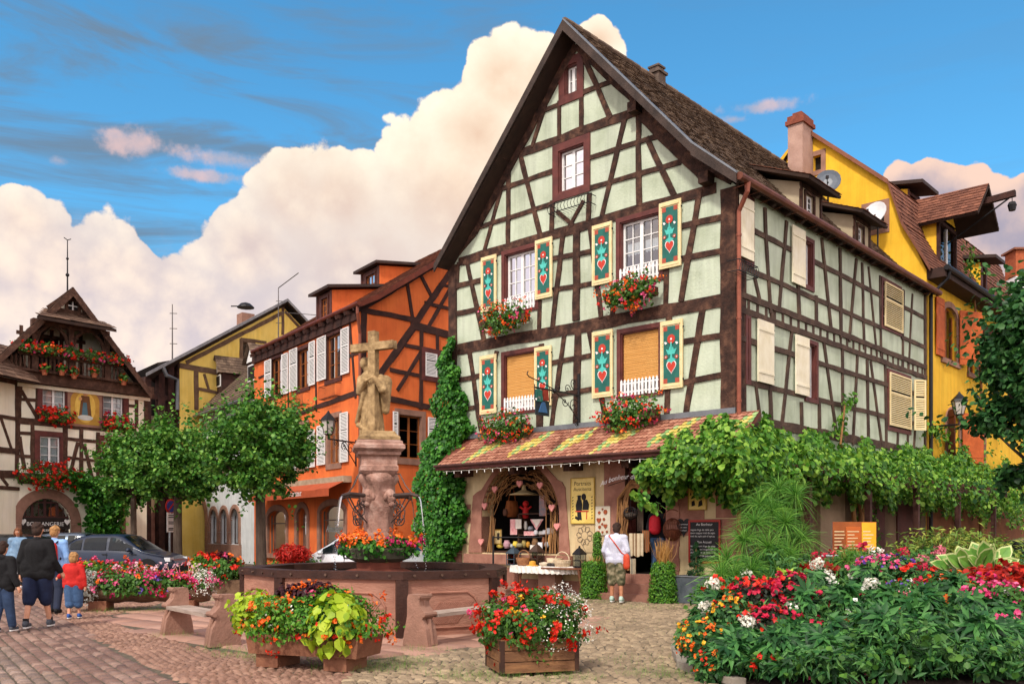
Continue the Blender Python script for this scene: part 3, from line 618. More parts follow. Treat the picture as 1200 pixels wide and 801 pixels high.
# -- painted shutters of the front
def paint_shutter(r,sgn):
    u0,z0,u1,z1=r; s=MB(CREAM); o=.045; s.boxf(M1.W(u0,z0,o),M1.d*(u1-u0),UPV*(z1-z0),M1.n*.03)
    framebars(s,M1,(u0,z0,u1,z1),.05,.012,o+.03,inside=True); n=20
    for i in range(n):      # carved little teeth down both edges
        z=z0+.1+(z1-z0-.2)*i/n
        for u in (u0+.05,u1-.065): s.boxf(M1.W(u,z,o+.03),M1.d*.016,UPV*(z1-z0)/n*.5,M1.n*.014)
    for z in (z0+.05,z1-.1): s.boxf(M1.W(u0+.05,z,o+.03),M1.d*(u1-u0-.1),UPV*.05,M1.n*.022)
    s.use(IRON)
    for z in (z0+.18,z1-.2):
        s.boxf(M1.W(u0-.03 if sgn>0 else u1-.05,z,o+.01),M1.d*.08,UPV*.03,M1.n*.03)
    sh=s.build('shutter',H)
    p=MB(TEAL); a0,b0,a1,b1=u0+.085,z0+.13,u1-.085,z1-.13; p.boxf(M1.W(a0,b0,o+.03),M1.d*(a1-a0),UPV*(b1-b0),M1.n*.006)
    cu=(a0+a1)/2+random.uniform(-.008,.008); w_=(a1-a0)*random.uniform(.93,1.03); h=b1-b0; b0=b0+h*random.uniform(-.012,.012); q=o+.036; k=[q]
    def lay(mm,pts): p.use(mm); k[0]+=.0009; sheet(p,M1,pts,k[0],.0008)
    cs=w_*.26
    cs=(a1-a0)*.25; b0=z0+.13
    for x,y in ((a0,b0),(a1-cs,b0),(a0,b1-cs),(a1-cs,b1-cs)):
        lay(ROSE,[(x,y),(x+cs,y),(x+cs,y+cs),(x,y+cs)])
    lay(WHITE,heart((cu,b0+h*.27),w_*.62,h*.235)); lay(RED,heart((cu,b0+h*.27),w_*.54,h*.205))
    lay(TURQ,[(cu-w_*.3,b0+h*.4),(cu-w_*.1,b0+h*.37),(cu,b0+h*.35),(cu+w_*.1,b0+h*.37),(cu+w_*.3,b0+h*.4),(cu+w_*.12,b0+h*.43),(cu,b0+h*.46),(cu-w_*.12,b0+h*.43)])
    lay(TURQ,[(cu-w_*.07,b0+h*.42),(cu+w_*.07,b0+h*.42),(cu+w_*.05,b0+h*.5),(cu-w_*.05,b0+h*.5)])
    lay(TURQ,[(cu-w_*.2,b0+h*.5),(cu+w_*.2,b0+h*.5),(cu+w_*.34,b0+h*.6),(cu+w_*.16,b0+h*.58),(cu+w_*.1,b0+h*.64),(cu,b0+h*.59),(cu-w_*.1,b0+h*.64),(cu-w_*.16,b0+h*.58),(cu-w_*.34,b0+h*.6)])
    for x,y in ((-.33,.45),(.33,.46)):
        lay(ROSE,circ((cu+w_*x,b0+h*y),w_*.11,8)); lay(WHITE,circ((cu+w_*x,b0+h*y),w_*.035,6))
    lay(RED,circ((cu,b0+h*.77),w_*.25,10)); lay(WHITE,circ((cu,b0+h*.77),w_*.06,6))
    for x,y in ((-.35,.68),(.34,.7)): lay(WHITE,[(cu+w_*(x-.1),b0+h*y),(cu+w_*(x+.02),b0+h*(y-.02)),(cu+w_*(x+.1),b0+h*(y+.03)),(cu+w_*(x-.02),b0+h*(y+.03))])
    lay(TURQ,[(cu-w_*.05,b0+h*.6),(cu+w_*.05,b0+h*.6),(cu+w_*.03,b0+h*.72),(cu-w_*.03,b0+h*.72)])
    p.build('painted_panel',sh)
for xl,xr,x,yt,yb in ((566,583.5,566,303,367),(629.3,649,629.3,283,352),(696,719,696,266,336),(774.5,800,774.5,240,317),(564.5,583.5,564.5,418,486),(628.5,648,628.5,408,477),(696,720,696,390,467),(776,802,776,378,457)):
    r_=M1.rect(xl,xr,x,yt,yb); paint_shutter(r_,1)
# -- windows and plain shutters of the side
def plain_shutter(pl,r,o=.05,m=CREAM,name='shutter',lou=False,parent=None,ang=0,dirn=1,th=.035,iron=True):
    u0,z0,u1,z1=r; s=MB(m)
    if not lou:
        s.boxf(pl.W(u0,z0,o),pl.d*(u1-u0),UPV*(z1-z0),pl.n*th)
        n=max(2,int((u1-u0)/.12))
        for i in range(1,n): s.use(pm('groove_shadow','#b9a678','#a8956a',5,.9) if m is CREAM else m); s.boxf(pl.W(u0+(u1-u0)*i/n-.003,z0,o+th),pl.d*.006,UPV*(z1-z0),pl.n*.0015)
        s.use(m)
        for z in (z0+.2,z1-.24): s.boxf(pl.W(u0+.01,z,o+th),pl.d*(u1-u0-.02),UPV*.05,pl.n*.014)
    else:
        framebars(s,pl,r,.05,th,o,inside=True); zm=z0+(z1-z0)*.62; s.boxf(pl.W(u0+.05,zm-.03,o),pl.d*(u1-u0-.1),UPV*.06,pl.n*th)
        n=int((z1-z0-.1)/.055)
        for i in range(n):
            z=z0+.06+(z1-z0-.12)*i/n
            if abs(z-zm)<.05: continue
            a=pl.W(u0+.05,z,o+.028); s.boxf(a,pl.d*(u1-u0-.1),UPV*.035-pl.n*.022,pl.n*.006+UPV*.004)
        s.use(DARK); s.boxf(pl.W(u0+.04,z0+.04,o-.012),pl.d*(u1-u0-.08),UPV*(z1-z0-.08),pl.n*.006)
    if iron:
        s.use(IRON)
        for z in (z0+.12,z1-.16): s.boxf(pl.W(u1-.02,z,o-.01),pl.d*.06,UPV*.03,pl.n*.04)
    return s.build(name,parent or H)
CW=pm('ivory_paint','#f1ead2','#e2d8b8',3,.6,.2,50)
for k in sw_: window(H,M2,sw_[k],cols=2,rows=4,intr=intr,fw=.1)
plain_shutter(M2,M2.rect(863.8,880,866,230,301)[0:4],o=.05,m=CW)
plain_shutter(M2,M2.rect(925.5,940.5,926,264,331),m=CW)
plain_shutter(M2,M2.rect(1034.5,1055.5,1035,330,382),m=CREAM,lou=True)
plain_shutter(M2,M2.rect(885,903.5,886,374,447),m=CW)
plain_shutter(M2,M2.rect(929.5,945,930,392,461),m=CW)
plain_shutter(M2,M2.rect(1040.5,1065.5,1041,436,498),m=CREAM,lou=True)
pz=PL((M2.W(M2.hit(1067,450)[0],0,.1).x,M2.W(M2.hit(1067,450)[0],0,.1).y),(M2.d*.55+M2.n*.35))
plain_shutter(pz,(0,M2.hit(1041,498)[1],.42,M2.hit(1041,436)[1]),o=0,m=CREAM,lou=True)
# -- roof
tmain=MB(pm('roof_underside','#2a1d17','#3c2a21',3,.95))
back=SL+.3
def RP(u,z,s_): return M1.O+M1.d*u+M1.n*OV+M2.d*s_*1+UPV*z
DV=(M1.W(0,0,0)-M1.W(0,0,OV)) # just for reference
def Rf(u,z,s_):       # point of the roof: profile at verge, run back along the side wall
    return M1.W(u,z,OV)+(-M1.n)*s_
LB=back+OV
for (a,b) in ((apx,rkk),(rkk,rgt),(lkk,apx),(lft,lkk)):
    A_,B_=Rf(a[0],a[1],0),Rf(b[0],b[1],0); nrm=((B_-A_).cross(M1.n)).normalized(); nrm=nrm if nrm.z>0 else -nrm
    tmain.prism([A_-nrm*.02,B_-nrm*.02,B_-nrm*.14,A_-nrm*.14],-M1.n*LB)
tmain.build('roof_deck',H)
dl=[]   # dormer cut-outs on the side slope (a along the slope from the front, b up)
for (lo,hi,nm) in ((rkk,apx,'roof'),(rgt,rkk,'roof_foot')):
    P0=Rf(lo[0],lo[1],0); B_=Rf(hi[0],hi[1],0)-P0
    tiles(nm,P0,-M1.n,B_,LB,B_.length,.17,.165,TILE,H)
for (lo,hi,nm) in ((lkk,apx,'far_roof'),(lft,lkk,'far_roof_foot')):
    P0=Rf(lo[0],lo[1],0); B_=Rf(hi[0],hi[1],0)-P0
    tiles(nm,P0,-M1.n,B_,LB,B_.length,.3,.3,TILE,H)
# ridge, verge boards, metal strip
v_=MB(TILE); k=int(LB/.32)
for i in range(k):
    a=Rf(apx[0],apx[1]+.01,i*.32); b=Rf(apx[0],apx[1]+.01,i*.32+.34); v_.tube([a,b],[.075+.01*(i%2),.09],8)
v_.build('ridge_tiles',H)
v_=MB(pm('verge_board','#2b211c','#463831',3,.8,.5,30))
for a,b in ((apx,rkk),(rkk,rgt),(apx,lft)):
    v_.prism([Rf(a[0],a[1]+.0,-.03),Rf(b[0],b[1]+.0,-.03),Rf(b[0],b[1]-.22,-.03),Rf(a[0],a[1]-.27,-.03)],M1.n*.035)
v_.build('verge_board',H)
v_=MB(ZINC)
for a,b in ((apx,rkk),(rkk,rgt)):
    v_.prism([Rf(a[0],a[1]+.05,-.07),Rf(b[0],b[1]+.05,-.07),Rf(b[0],b[1]-.0,-.07),Rf(a[0],a[1]-.0,-.07)],-M1.n*.12)
v_.build('verge_flashing',H)
# eave gutter and pipe
v_=MB(COPPER); ge=[Rf(rgt[0]-.05,rgt[1]-.06,t) for t in np.linspace(0,LB,14)]
v_.tube(ge,.085,10); 
for t in np.arange(.3,LB,.6): p=Rf(rgt[0]-.05,rgt[1]-.06,t); v_.tube([p+UPV*.08,p-UPV*.09,p-UPV*.12+M1.d*.3],.012,4)
v_.build('gutter',H)
v_=MB(pm('downpipe_paint','#96553f','#7d4432',4,.5,.1,30,metal=.2)); p0=Rf(rgt[0]-.05,rgt[1]-.1,.35); pc=M2.P(866,330,.09); pc2=M2.W(M2.hit(866,330)[0]-.0,0,.09)
v_.tube([p0,p0-UPV*.2,Vector((pc.x,pc.y,p0.z-.55)),Vector((pc.x,pc.y,p0.z-.8)),Vector((pc.x,pc.y,.3))],[.075,.055,.05,.05,.05],10)
for z in (8.0,6.2,4.4): v_.lathe([(.06,z),(.06,z+.05)],(pc.x,pc.y,0),10)
v_.build('downpipe',H)
# soffit under the side eave
v_=MB(pm('roof_underside2','#2b1d16','#3b2920',3,.95)); zz=rgt[1]-.16
v_.prism([M1.W(rgt[0],zz,OV),M1.W(.02,ZE+.12,OV),M1.W(.02,ZE+.2,OV),M1.W(rgt[0],zz+.05,OV)],-M1.n*LB)
for t in np.arange(.6,SL,.75): v_.bar(M1.W(.0,ZE+.2,OV)-M1.n*(t+OV),M1.W(rgt[0]+.08,zz-.03,OV)-M1.n*(t+OV),.1,.12)
v_.build('eave_soffit',H)
# small ridge chimney
ch=MB(pm('sooty_stone','#4a3f38','#6b5c50',5,.9,.4,30)); cp=Rf(apx[0],0,0); 
sR=None
for t in np.linspace(0,LB,200):
    p=Rf(apx[0],apx[1],t); px=CX+p.x/p.y*F
    if px>=768: sR=t; break
p=Rf(apx[0],apx[1],sR); ch.box((p.x,p.y,p.z+.0),(.36,.36,.3),.83); ch.box((p.x,p.y,p.z+.19),(.46,.46,.07),.83); ch.box((p.x,p.y,p.z+.28),(.3,.3,.1),.83); ch.box((p.x,p.y,p.z+.36),(.36,.36,.05),.83); ch.build('chimney',H)
# dormers on the side slope
def dormer(xl,xr,yt,yb,xw0,xw1,yw0,yw1):
    pl=PL((M2.W(0,0,-.55).x,M2.W(0,0,-.55).y),M2.d)
    a=pl.hit(xl,yb); u0=a[0]; u1=pl.hit(xr,yb)[0]; zt=pl.hit(xl,yt)[1]; zb=a[1]-.35
    wr=pl.rect(xw0,xw1,xw0,yw0,yw1); dd=3.0
    cm=MB(pm('dormer_plaster','#b9ab90','#a5977c',2,.9,.3,20)); B=lambda u,z,o: pl.W(u,z,-o)
    wall(cm,pl,[(zb,u0,u1),(zt,u0,u1)],[wr]); top=zt+.62
    for u in (u0,u1): cm.add([B(u,zb,0),B(u,zt,0),B(u,top,dd*.62),B(u,zb,dd*.62)],[(0,1,2,3)])
    d_=cm.build('dormer',H)
    tm=MB(WOOD); 
    for u in (u0+.05,u1-.05): tm.beam(pl.W(u,zb),pl.W(u,zt),.1,prd(),pl.n)
    for z in (zt-.05,): tm.beam(pl.W(u0,z),pl.W(u1,z),.1,prd(),pl.n)
    tm.build('dormer_frame',d_)
    window_sub(d_,pl,wr)
    P0=pl.W(u0-.35,zt-.02,.42); B_=(pl.W(u0-.35,zt+1.15,-2.4)-P0)
    dk=MB(pm('roof_underside','#2a1d17')); N_=M2.d.cross(B_).normalized(); N_=N_ if N_.z>0 else -N_
    dk.prism([P0-N_*.015,P0+M2.d*(u1-u0+.7)-N_*.015,P0+M2.d*(u1-u0+.7)-N_*.09,P0-N_*.09],B_); dk.build('dormer_soffit',d_)
    tiles('dormer_roof',P0,M2.d,B_,u1-u0+.7,B_.length,.17,.165,TILER,d_)
    fl=MB(ZINC); a=pl.W(u0-.03,zb+.1,.0); b=pl.W(u0-.03,top+.1,-dd*.62); 
    fl.bar(pl.W(u0-.04,zb+.35,.05),pl.W(u0-.04,zt+.15,-1.2),.05,.1); fl.build('dormer_flashing',d_)
def window_sub(d_,pl,r,sash=WHITE,surr=WOOD,cols=2,rows=2):
    # a small window as sub-parts of a dormer
    u0,z0,u1,z1=r; mb=MB(surr); framebars(mb,pl,r,.07,prd(),0,back=.02); mb.build('window_frame',d_)
    s=MB(sash); framebars(s,pl,r,.05,.03,-.08,inside=True); m=(u0+u1)/2; s.boxf(pl.W(m-.03,z0,-.08),pl.d*.06,UPV*(z1-z0),pl.n*.031)
    for i in range(1,rows+1): z=z0+(z1-z0)*i/(rows+1); s.boxf(pl.W(u0,z-.012,-.078),pl.d*(u1-u0),UPV*.024,pl.n*.025)
    s.build('sash',d_); g_=MB(GLASS); g_.quad(*[pl.W(a,b,-.07) for a,b in ((u0,z0),(u1,z0),(u1,z1),(u0,z1))]); g_.build('pane',d_)
    b_=MB(DARK); b_.quad(*[pl.W(a,b,-.3) for a,b in ((u0-.1,z0-.1),(u1+.1,z0-.1),(u1+.1,z1+.1),(u0-.1,z1+.1))]); b_.build('dark_interior',d_)
dormer(937.5,962,213,255,943.5,953,226,249)
dormer(1000,1019,252,288,1004.5,1011,264,285)
# ================= ground floor of the big house
def arcpts(u0,u1,zs,zt,n=24,p=1.):
    cu=(u0+u1)/2; a=(u1-u0)/2; return [(cu-a*math.cos(PI*i/n),zs+(zt-zs)*math.sin(PI*i/n)**p) for i in range(n+1)]
def spandrel(mb,pl,r,zs,off=0.,n=24):
    """fills a rectangular hole down to its arch"""
    u0,z0,u1,z1=r; P_=arcpts(u0,u1,zs,z1,n)
    for a,b in zip(P_,P_[1:]):
        mb.quad(pl.W(*a,off),pl.W(*b,off),pl.W(b[0],z1+.001,off),pl.W(a[0],z1+.001,off))
        mb.quad(pl.W(*a,off),pl.W(*b,off),pl.W(*b,off-.4),pl.W(*a,off-.4))
def arch_ring(mb,pl,r,zs,w,d,n=20,off=0.,base=None,jam=True,wedge=True):
    """stone surround: jambs and arch of wedge stones"""
    u0,z0,u1,z1=r; cu=(u0+u1)/2; I=arcpts(u0,u1,zs,z1,n); O=[(cu-((u1-u0)/2+w)*math.cos(PI*i/n),zs+(z1-zs+w)*math.sin(PI*i/n)) for i in range(n+1)]
    st=max(1,n//7)
    for i in range(0,n,1):
        dd=d+(.004 if (i//st)%2 else 0)
        mb.prism([pl.W(*I[i],off-.06),pl.W(*I[i+1],off-.06),pl.W(*O[i+1],off-.06),pl.W(*O[i],off-.06)],pl.n*(dd+.06))
    if jam:
        for (a,b) in ((u0-w,u0),(u1,u1+w)):
            z=z0; k=0
            while z<zs-.01:
                zz=min(z+.62,zs); mb.boxf(pl.W(a,z+.004,off-.06),pl.d*(b-a),UPV*(zz-z-.008),pl.n*(d+.06+(.005 if k%2 else 0))); z=zz; k+=1
ar=arch_r; azs=ar[1]+(ar[3]-ar[1])*.42
fw_=MB(MAT['cream_render']); spandrel(fw_,M1,ar,azs); fw_.build('wall_over_window',H)
# polygonal stone surround of the shop window
s_=MB(SAND); op=[M1.hit(*g6(*p)) for p in ((125,540),(150,232),(180,240),(272,97),(492,95),(572,185),(600,190),(626,540))]
I=[(ar[0],ar[1])]+arcpts(ar[0],ar[2],azs,ar[3],28)+[(ar[2],ar[1])]
op=sorted(op,key=lambda p:p[0]); 
cu=(ar[0]+ar[2])/2; cz=ar[1]+.3
def ray_out(p):
    d=Vector((p[0]-cu,p[1]-cz)); best=None
    for a,b in zip(op,op[1:]):
        a=Vector(a);b=Vector(b); e=b-a; det=d.x*(-e.y)+e.x*d.y
        if abs(det)<1e-9: continue
        t=((a.x-cu)*(-e.y)+e.x*(a.y-cz))/det; q=(d.x*(a.y-cz)-d.y*(a.x-cu))/det
        if t>0 and -1e-6<=q<=1+1e-6: best=t if best is None else min(best,t)
    return (cu+d.x*best,cz+d.y*best) if best else None
O=[ray_out(p) for p in I]; O[0]=(op[0][0],ar[1]); O[-1]=(op[-1][0],ar[1])
for i in range(len(I)-1):
    if O[i] and O[i+1]:
        s_.prism([M1.W(*I[i],-.3),M1.W(*I[i+1],-.3),M1.W(*O[i+1],-.3),M1.W(*O[i],-.3)],M1.n*(.33+.004*((i//4)%2)))
rs=M1.rect(546,671,546,648,659); s_.boxf(M1.W(rs[0],rs[1],-.3),M1.d*(rs[2]-rs[0]),UPV*(rs[3]-rs[1]),M1.n*.4)
s_.build('window_surround',H,label='pink sandstone surround of the arched shop window')
# shop interior: niche with shelves, the goods stand on them
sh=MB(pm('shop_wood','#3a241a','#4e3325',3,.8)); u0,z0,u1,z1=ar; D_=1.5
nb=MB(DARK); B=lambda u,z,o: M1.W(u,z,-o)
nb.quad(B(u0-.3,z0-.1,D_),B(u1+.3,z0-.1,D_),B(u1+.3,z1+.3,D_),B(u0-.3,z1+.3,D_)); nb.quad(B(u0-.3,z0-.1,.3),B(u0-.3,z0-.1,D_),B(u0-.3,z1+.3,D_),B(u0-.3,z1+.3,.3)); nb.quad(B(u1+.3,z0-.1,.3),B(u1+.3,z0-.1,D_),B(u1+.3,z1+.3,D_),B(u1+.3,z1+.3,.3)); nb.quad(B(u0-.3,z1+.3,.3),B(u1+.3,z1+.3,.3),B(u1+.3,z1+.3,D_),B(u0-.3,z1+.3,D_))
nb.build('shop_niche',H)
sh.boxf(B(u0,z0+.001,D_),M1.d*(u1-u0),UPV*.05,M1.n*(D_-.15)); 
shz=z0+(z1-z0)*.44; sh2=z0+(z1-z0)*.2
for z in (shz,sh2): sh.boxf(B(u0+.15,z,.95),M1.d*(u1-u0-1.05),UPV*.03,M1.n*.45)
for u in (u0+.15,u1-.9): sh.boxf(B(u,z0+.05,.95),M1.d*.03,UPV*(z1-z0)*.42,M1.n*.45)
sh.build('display_shelf',H)
def uz(px,py): return M1.hit(px,py,-.6)
def small(name,label,cat,fn,group='goods in the arched shop window'):
    b=MB(); fn(b); return b.build(name,label=label,cat=cat,group=group)
col=lambda n,a,b_=None: pm(n,a,b_,8,.7)
cloth_pink=col('pink_gingham','#d98a90','#f0c9c6'); cloth_white=col('white_linen','#e9e4da','#d8d2c4')
def hangcloth(b,px0,px1,py0,py1,m,tri=False,off=-.45):
    u0_,z1_=M1.hit(px0,py0,off); u1_,z0_=M1.hit(px1,py1,off); b.use(m); n=8
    for i in range(n):
        a=u0_+(u1_-u0_)*i/n; c=u0_+(u1_-u0_)*(i+1)/n; f=lambda x: z0_ if not tri else z1_-(z1_-z0_)*(1-abs(2*(x-u0_)/(u1_-u0_)-1))
        b.prism([M1.W(a,z1_,off+.012*(i%2)),M1.W(c,z1_,off+.012*((i+1)%2)),M1.W(c,f(c)-.001,off+.014*((i+1)%2)),M1.W(a,f(a)-.001,off+.014*(i%2))],M1.n*.006)
small('tea_towel','pink gingham towel hanging from the shop window shelf','towel',lambda b:(hangcloth(b,598,606,608,626,cloth_pink),hangcloth(b,604,611,608,619,cloth_white,off=-.43)))
small('table_napkin','pink and white napkin folded to a point over the shelf edge','napkin',lambda b:(hangcloth(b,621.5,637,608,621,cloth_pink,True),hangcloth(b,623.5,635,608,617.5,cloth_white,True,-.43)))
small('table_mat','small pink cloth with white trim laid over the lower shelf','cloth',lambda b:(hangcloth(b,614,628,622,627,cloth_pink),))
def pot(b,px,py,r,h,m,off=-.6,prof=None):
    u,z=M1.hit(px,py,off); p=M1.W(u,z,off); b.use(m); b.lathe([(x*r,y*h) for x,y in (prof or ((.6,0),(.95,.25),(1,.6),(.7,.85),(.75,1)))],p,12)
pots=[(634,627.5,.09,.13,'#e8e6e0','small white jug on the shop shelf'),(639,627,.10,.15,'#dfe0e2','round white teapot on the shop shelf'),(644,626.6,.12,.19,'#cfd3d6','tall grey-white jug at the end of the shop shelf'),(650,626,.08,.16,'#b9bdb9','slim pale vase beside the stone jamb'),(616,620,.05,.22,'#e4e2da','thin white figurine in the middle of the shelf'),(622,621,.09,.11,'#a8aeb4','squat grey pot behind the napkin')]
for px,py,r,h,cc,lb in pots: small('jug' if 'jug' in lb else 'pot',lb,'pottery',lambda b: pot(b,px,py,r,h,col('glaze_'+cc[1:],cc)))
for i,(px,py,r,h,cc,lb) in enumerate([(594,642,.10,.22,'#b88f9a','pink patterned jar with lid at the window front'),(604,641,.08,.17,'#d8c04a','yellow tin in the shop window'),(609,641,.10,.12,'#8f8a6a','olive bowl beside the yellow tin'),(586,642,.10,.12,'#c9b24a','mustard dish on the window ledge'),(627,641,.09,.24,'#7a5a3a','brown bottle behind the table goods'),(645,639,.07,.3,'#c8975a','tan wooden holder near the right jamb')]):
    small('jar' if 'jar' in lb or 'bottle' in lb else 'dish',lb,'jar',lambda b: pot(b,px,py,r,h,col('glaze_'+cc[1:],cc),-.35))
def card(b,px0,px1,py0,py1,m,off=-.3,th=.03,bord=None):
    a=M1.rect(px0,px1,px0,py0,py1,off); b.use(m); b.boxf(M1.W(a[0],a[1],off),M1.d*(a[2]-a[0]),UPV*(a[3]-a[1]),M1.n*th)
    if bord: b.use(bord); framebars(b,M1,a,.02,.01,off+th,inside=True)
small('biscuit_tin','square cream tin with dark figures at the left of the window','tin',lambda b:(card(b,580,588,620,637,col('tin_cream','#d8c690','#c5ae74'),bord=col('tin_gold','#a8822e')),card(b,582.5,585.5,624,632,col('tin_ink','#2a2622'),off=-.268,th=.004)))
small('price_card','white card leaning in the middle of the display','card',lambda b:card(b,622,628,638,648,cloth_white))
small('greeting_card','pale card standing right of the white card','card',lambda b:card(b,630,636,635,645,col('pale_card','#dfe3ea')))
for nm,px,py,r,h,cc,lb in (('candle_jar',589,641.5,.06,.14,'#6e7f4a','small olive candle jar beside the cream tin'),('ceramic_cup',599,641.5,.06,.11,'#cdd3d8','tiny pale cup between the pink jar and yellow tin'),('glass_jar',614,641,.07,.19,'#9a8a52','amber glass jar right of the olive bowl'),('honey_jar',619,641,.06,.16,'#c08a2c','honey-coloured jar at the middle of the window ledge'),
   ('wooden_figure',637,640,.05,.26,'#7c4a2c','slim brown wooden figure behind the white cards'),('salt_pot',641,641,.07,.15,'#a9adb3','grey salt pot next to the tan holder'),('hanging_lamp_glass',592,604,.07,.2,'#5a3a2a','brown pot hanging at the left of the shop window'),('small_pitcher',628,626.5,.06,.14,'#d9dade','small pale pitcher at the centre of the upper shelf')):
    small(nm,lb,'pottery',lambda b: pot(b,px,py,r,h,col('glaze_'+cc[1:],cc),-.45))
def redfig(b):
    b.use(col('red_felt','#c01818','#8f1010')); pot(b,616,607,.10,.42,MAT['red_felt'],-.7,((.7,0),(1,.2),(.8,.5),(.5,.75),(.35,.8))); u,z=M1.hit(616,590,-.7); b.use(MAT['red_felt']); b.ball(M1.W(u,z,-.7),.09); 
    for s_ in(-1,1): b.tube([M1.W(u,z-.2,-.7),M1.W(u+s_*.2,z-.08,-.7)],.03,6)
small('doll','red felt figure with raised arms in the shop window','doll',redfig)
def lampf(b):
    u,z=M1.hit(614,577,-.6); b.use(col('cream_enamel','#e6d3a2','#d8c38e')); b.lathe([(.42,0),(.4,.02),(.2,.08),(.07,.14),(.05,.26)],M1.W(u,z-.06,-.6),18); b.use(IRON); b.tube([M1.W(u,z+.2,-.6),M1.W(u,z1+.1,-.6)],.008,5)
small('pendant_lamp','cream enamel shade hanging inside the shop window','lamp',lampf,None)
def bag(b):
    u,z=M1.hit(600,597,-.8); b.use(col('tan_leather','#a5612e','#7f4520')); b.lathe([(.16,0),(.24,.1),(.25,.25),(.2,.45)],M1.W(u,z-.2,-.8),12,1,.45,rz=.8); b.tube([M1.W(u-.13,z+.25,-.8),M1.W(u-.05,z+.6,-.8),M1.W(u+.05,z+.6,-.8),M1.W(u+.13,z+.25,-.8)],.015,6)
small('leather_bag','tan bag hanging at the back of the shop window','bag',bag,None)
def apron(b): hangcloth(b,632,640,580,604,col('blue_print','#5f7a86','#b7837c'),off=-.5)
small('kitchen_apron','blue and red patterned apron hanging at the right of the window','apron',apron,None)
# twig garland with felt hearts
tw=thing('twig_garland','garland of dry twigs framing the arched shop window','garland',M1.W(cu,z0,0)); TWG=pm('dry_twigs','#5a3a22','#a87c4c',6,.9,.3,40,island=.7)
b=MB(TWG); rr_=random.Random(5); Ia=I
for k in range(95):
    i0=rr_.randrange(0,len(Ia)-8); sc_=rr_.uniform(.72,.99); o=rr_.uniform(-.2,.02); pts_=[]
    for i in range(i0,i0+rr_.randrange(5,8)):
        p=Ia[min(i,len(Ia)-1)]; pts_.append(M1.W(cu+(p[0]-cu)*sc_+rr_.uniform(-.05,.05),cz+(p[1]-cz)*sc_+rr_.uniform(-.05,.05),o+rr_.uniform(-.04,.04)))
    b.tube(pts_,rr_.uniform(.006,.016),5)
for sgn,ua in ((1,u0),(-1,u1)):      # straight side branches
    for q in range(9):
        a=rr_.uniform(.05,.45); b.tube([M1.W(ua+sgn*a,z0+.02,rr_.uniform(-.15,.04)),M1.W(ua+sgn*(a+rr_.uniform(-.12,.15)),z0+rr_.uniform(.7,1.3),rr_.uniform(-.15,.0))],[.02,.01],5)
b.build('twigs',tw)
for px,py in ((564,635),(568,593),(580,573.5),(609,567),(633,569),(647,595),(653,617)):
    u,z=M1.hit(px,py,.05); hb=MB(pm('pink_felt','#e09a94','#d08680',8,.9)); hb.prism([M1.W(a,c,.03) for a,c in heart((u,z),.19,.19)],M1.n*.05); hb.build('heart',tw)
# fairy lights under the awning edge
# -- tiled pent roof over the shop
AO=.95; aL=M1.hit(511,547,AO); zb=aL[1]; zb2=M1.hit(700,531,AO)[1]; zb=(zb+zb2)/2; aT=M1.hit(700,499)[1]; print('awning',aL,zb2,aT)
uR=-.55; uLw=aL[0]
P0=M1.W(uR,zb,AO); B_=M1.W(uR,aT,.03)-P0; Wd=uLw-uR
GT=[pm('awning_tiles','#84503e','#b98870',4,.7,.3,60,island=.8,c3='#9e6a55'),pm('glazed_yellow_tiles','#bfa64a','#dcd07e',4,.35,island=.7,coat=.4),pm('glazed_green_tiles','#6a9a56','#a8c486',4,.35,island=.7,coat=.4)]
def pick(i,j,a,b_):
    # stepped lozenges of yellow and green glazed tiles
    per=1.42; x=((a+ .12*i -.3)%per)-per/2; y=(i-4.5); q=abs(x)/.36+abs(y)/4.6
    if q>1: return 0
    return 1 if q<.5 or (i+j)%2 else 2
tiles('shop_canopy_tiles',P0,M1.d,B_,Wd,B_.length,.115,B_.length/9.6,None,H,pick=pick,mats=GT,lift=.028,scal=True,mask=lambda a,b_: a<Wd-(b_/B_.length)*.75)
cn=MB(pm('canopy_boards','#5a2a20','#6f3a2c',3,.7,.3,30)); N_=M1.d.cross(B_).normalized(); N_=N_ if N_.z>0 else -N_
cn.prism([P0-N_*.012,P0+M1.d*Wd-N_*.012,P0+M1.d*Wd-N_*.09,P0-N_*.09],B_*.985); cn.build('canopy_deck',H)
cn=MB(SURR); cn.boxf(M1.W(uR,zb-.13,AO-.02),M1.d*Wd,UPV*.13,M1.n*.05); cn.build('canopy_fascia',H)
cn=MB(pm('canopy_gutter','#3e2320','#56332c',4,.5,metal=.2)); cn.tube([M1.W(uR,zb-.02,AO+.07),M1.W(uLw,zb-.02,AO+.07)],.04,8); cn.build('canopy_gutter',H); cn=MB(ZINC); cn.boxf(M1.W(0,aT-.02,.0),M1.d*(UL),UPV*.13,M1.n*.09); cn.build('canopy_flashing',H)
cn=MB(WOOD)
for u in (.7,2.6,4.35,6.2,8.2): cn=MB(WOOD); cn.bar(M1.W(u,zb-.12,0),M1.W(u,zb-.16,.55),.2,.3); cn.build('canopy_bracket',H)
for i in range(30):
    pass
fl=thing('fairy_lights','string of small white lights along the canopy edge','fairy lights',M1.W(uLw/2,zb-.25,AO)); b=MB(pm('pale_cable','#cfcabd')); pts_=[M1.W(uR+.3+(uLw-uR-.6)*i/60,zb-.15-.03*abs(math.sin(i*1.5)),AO+.02) for i in range(61)]; b.tube(pts_,.005,4); b.build('cable',fl)
for i in range(1,60,2): p=pts_[i]; b=MB(pm('bulb_white','#ffffff','#f0efe8',3,.3)); b.tube([p,p-UPV*.07],[.007,.012],5); b.build('bulb',fl)
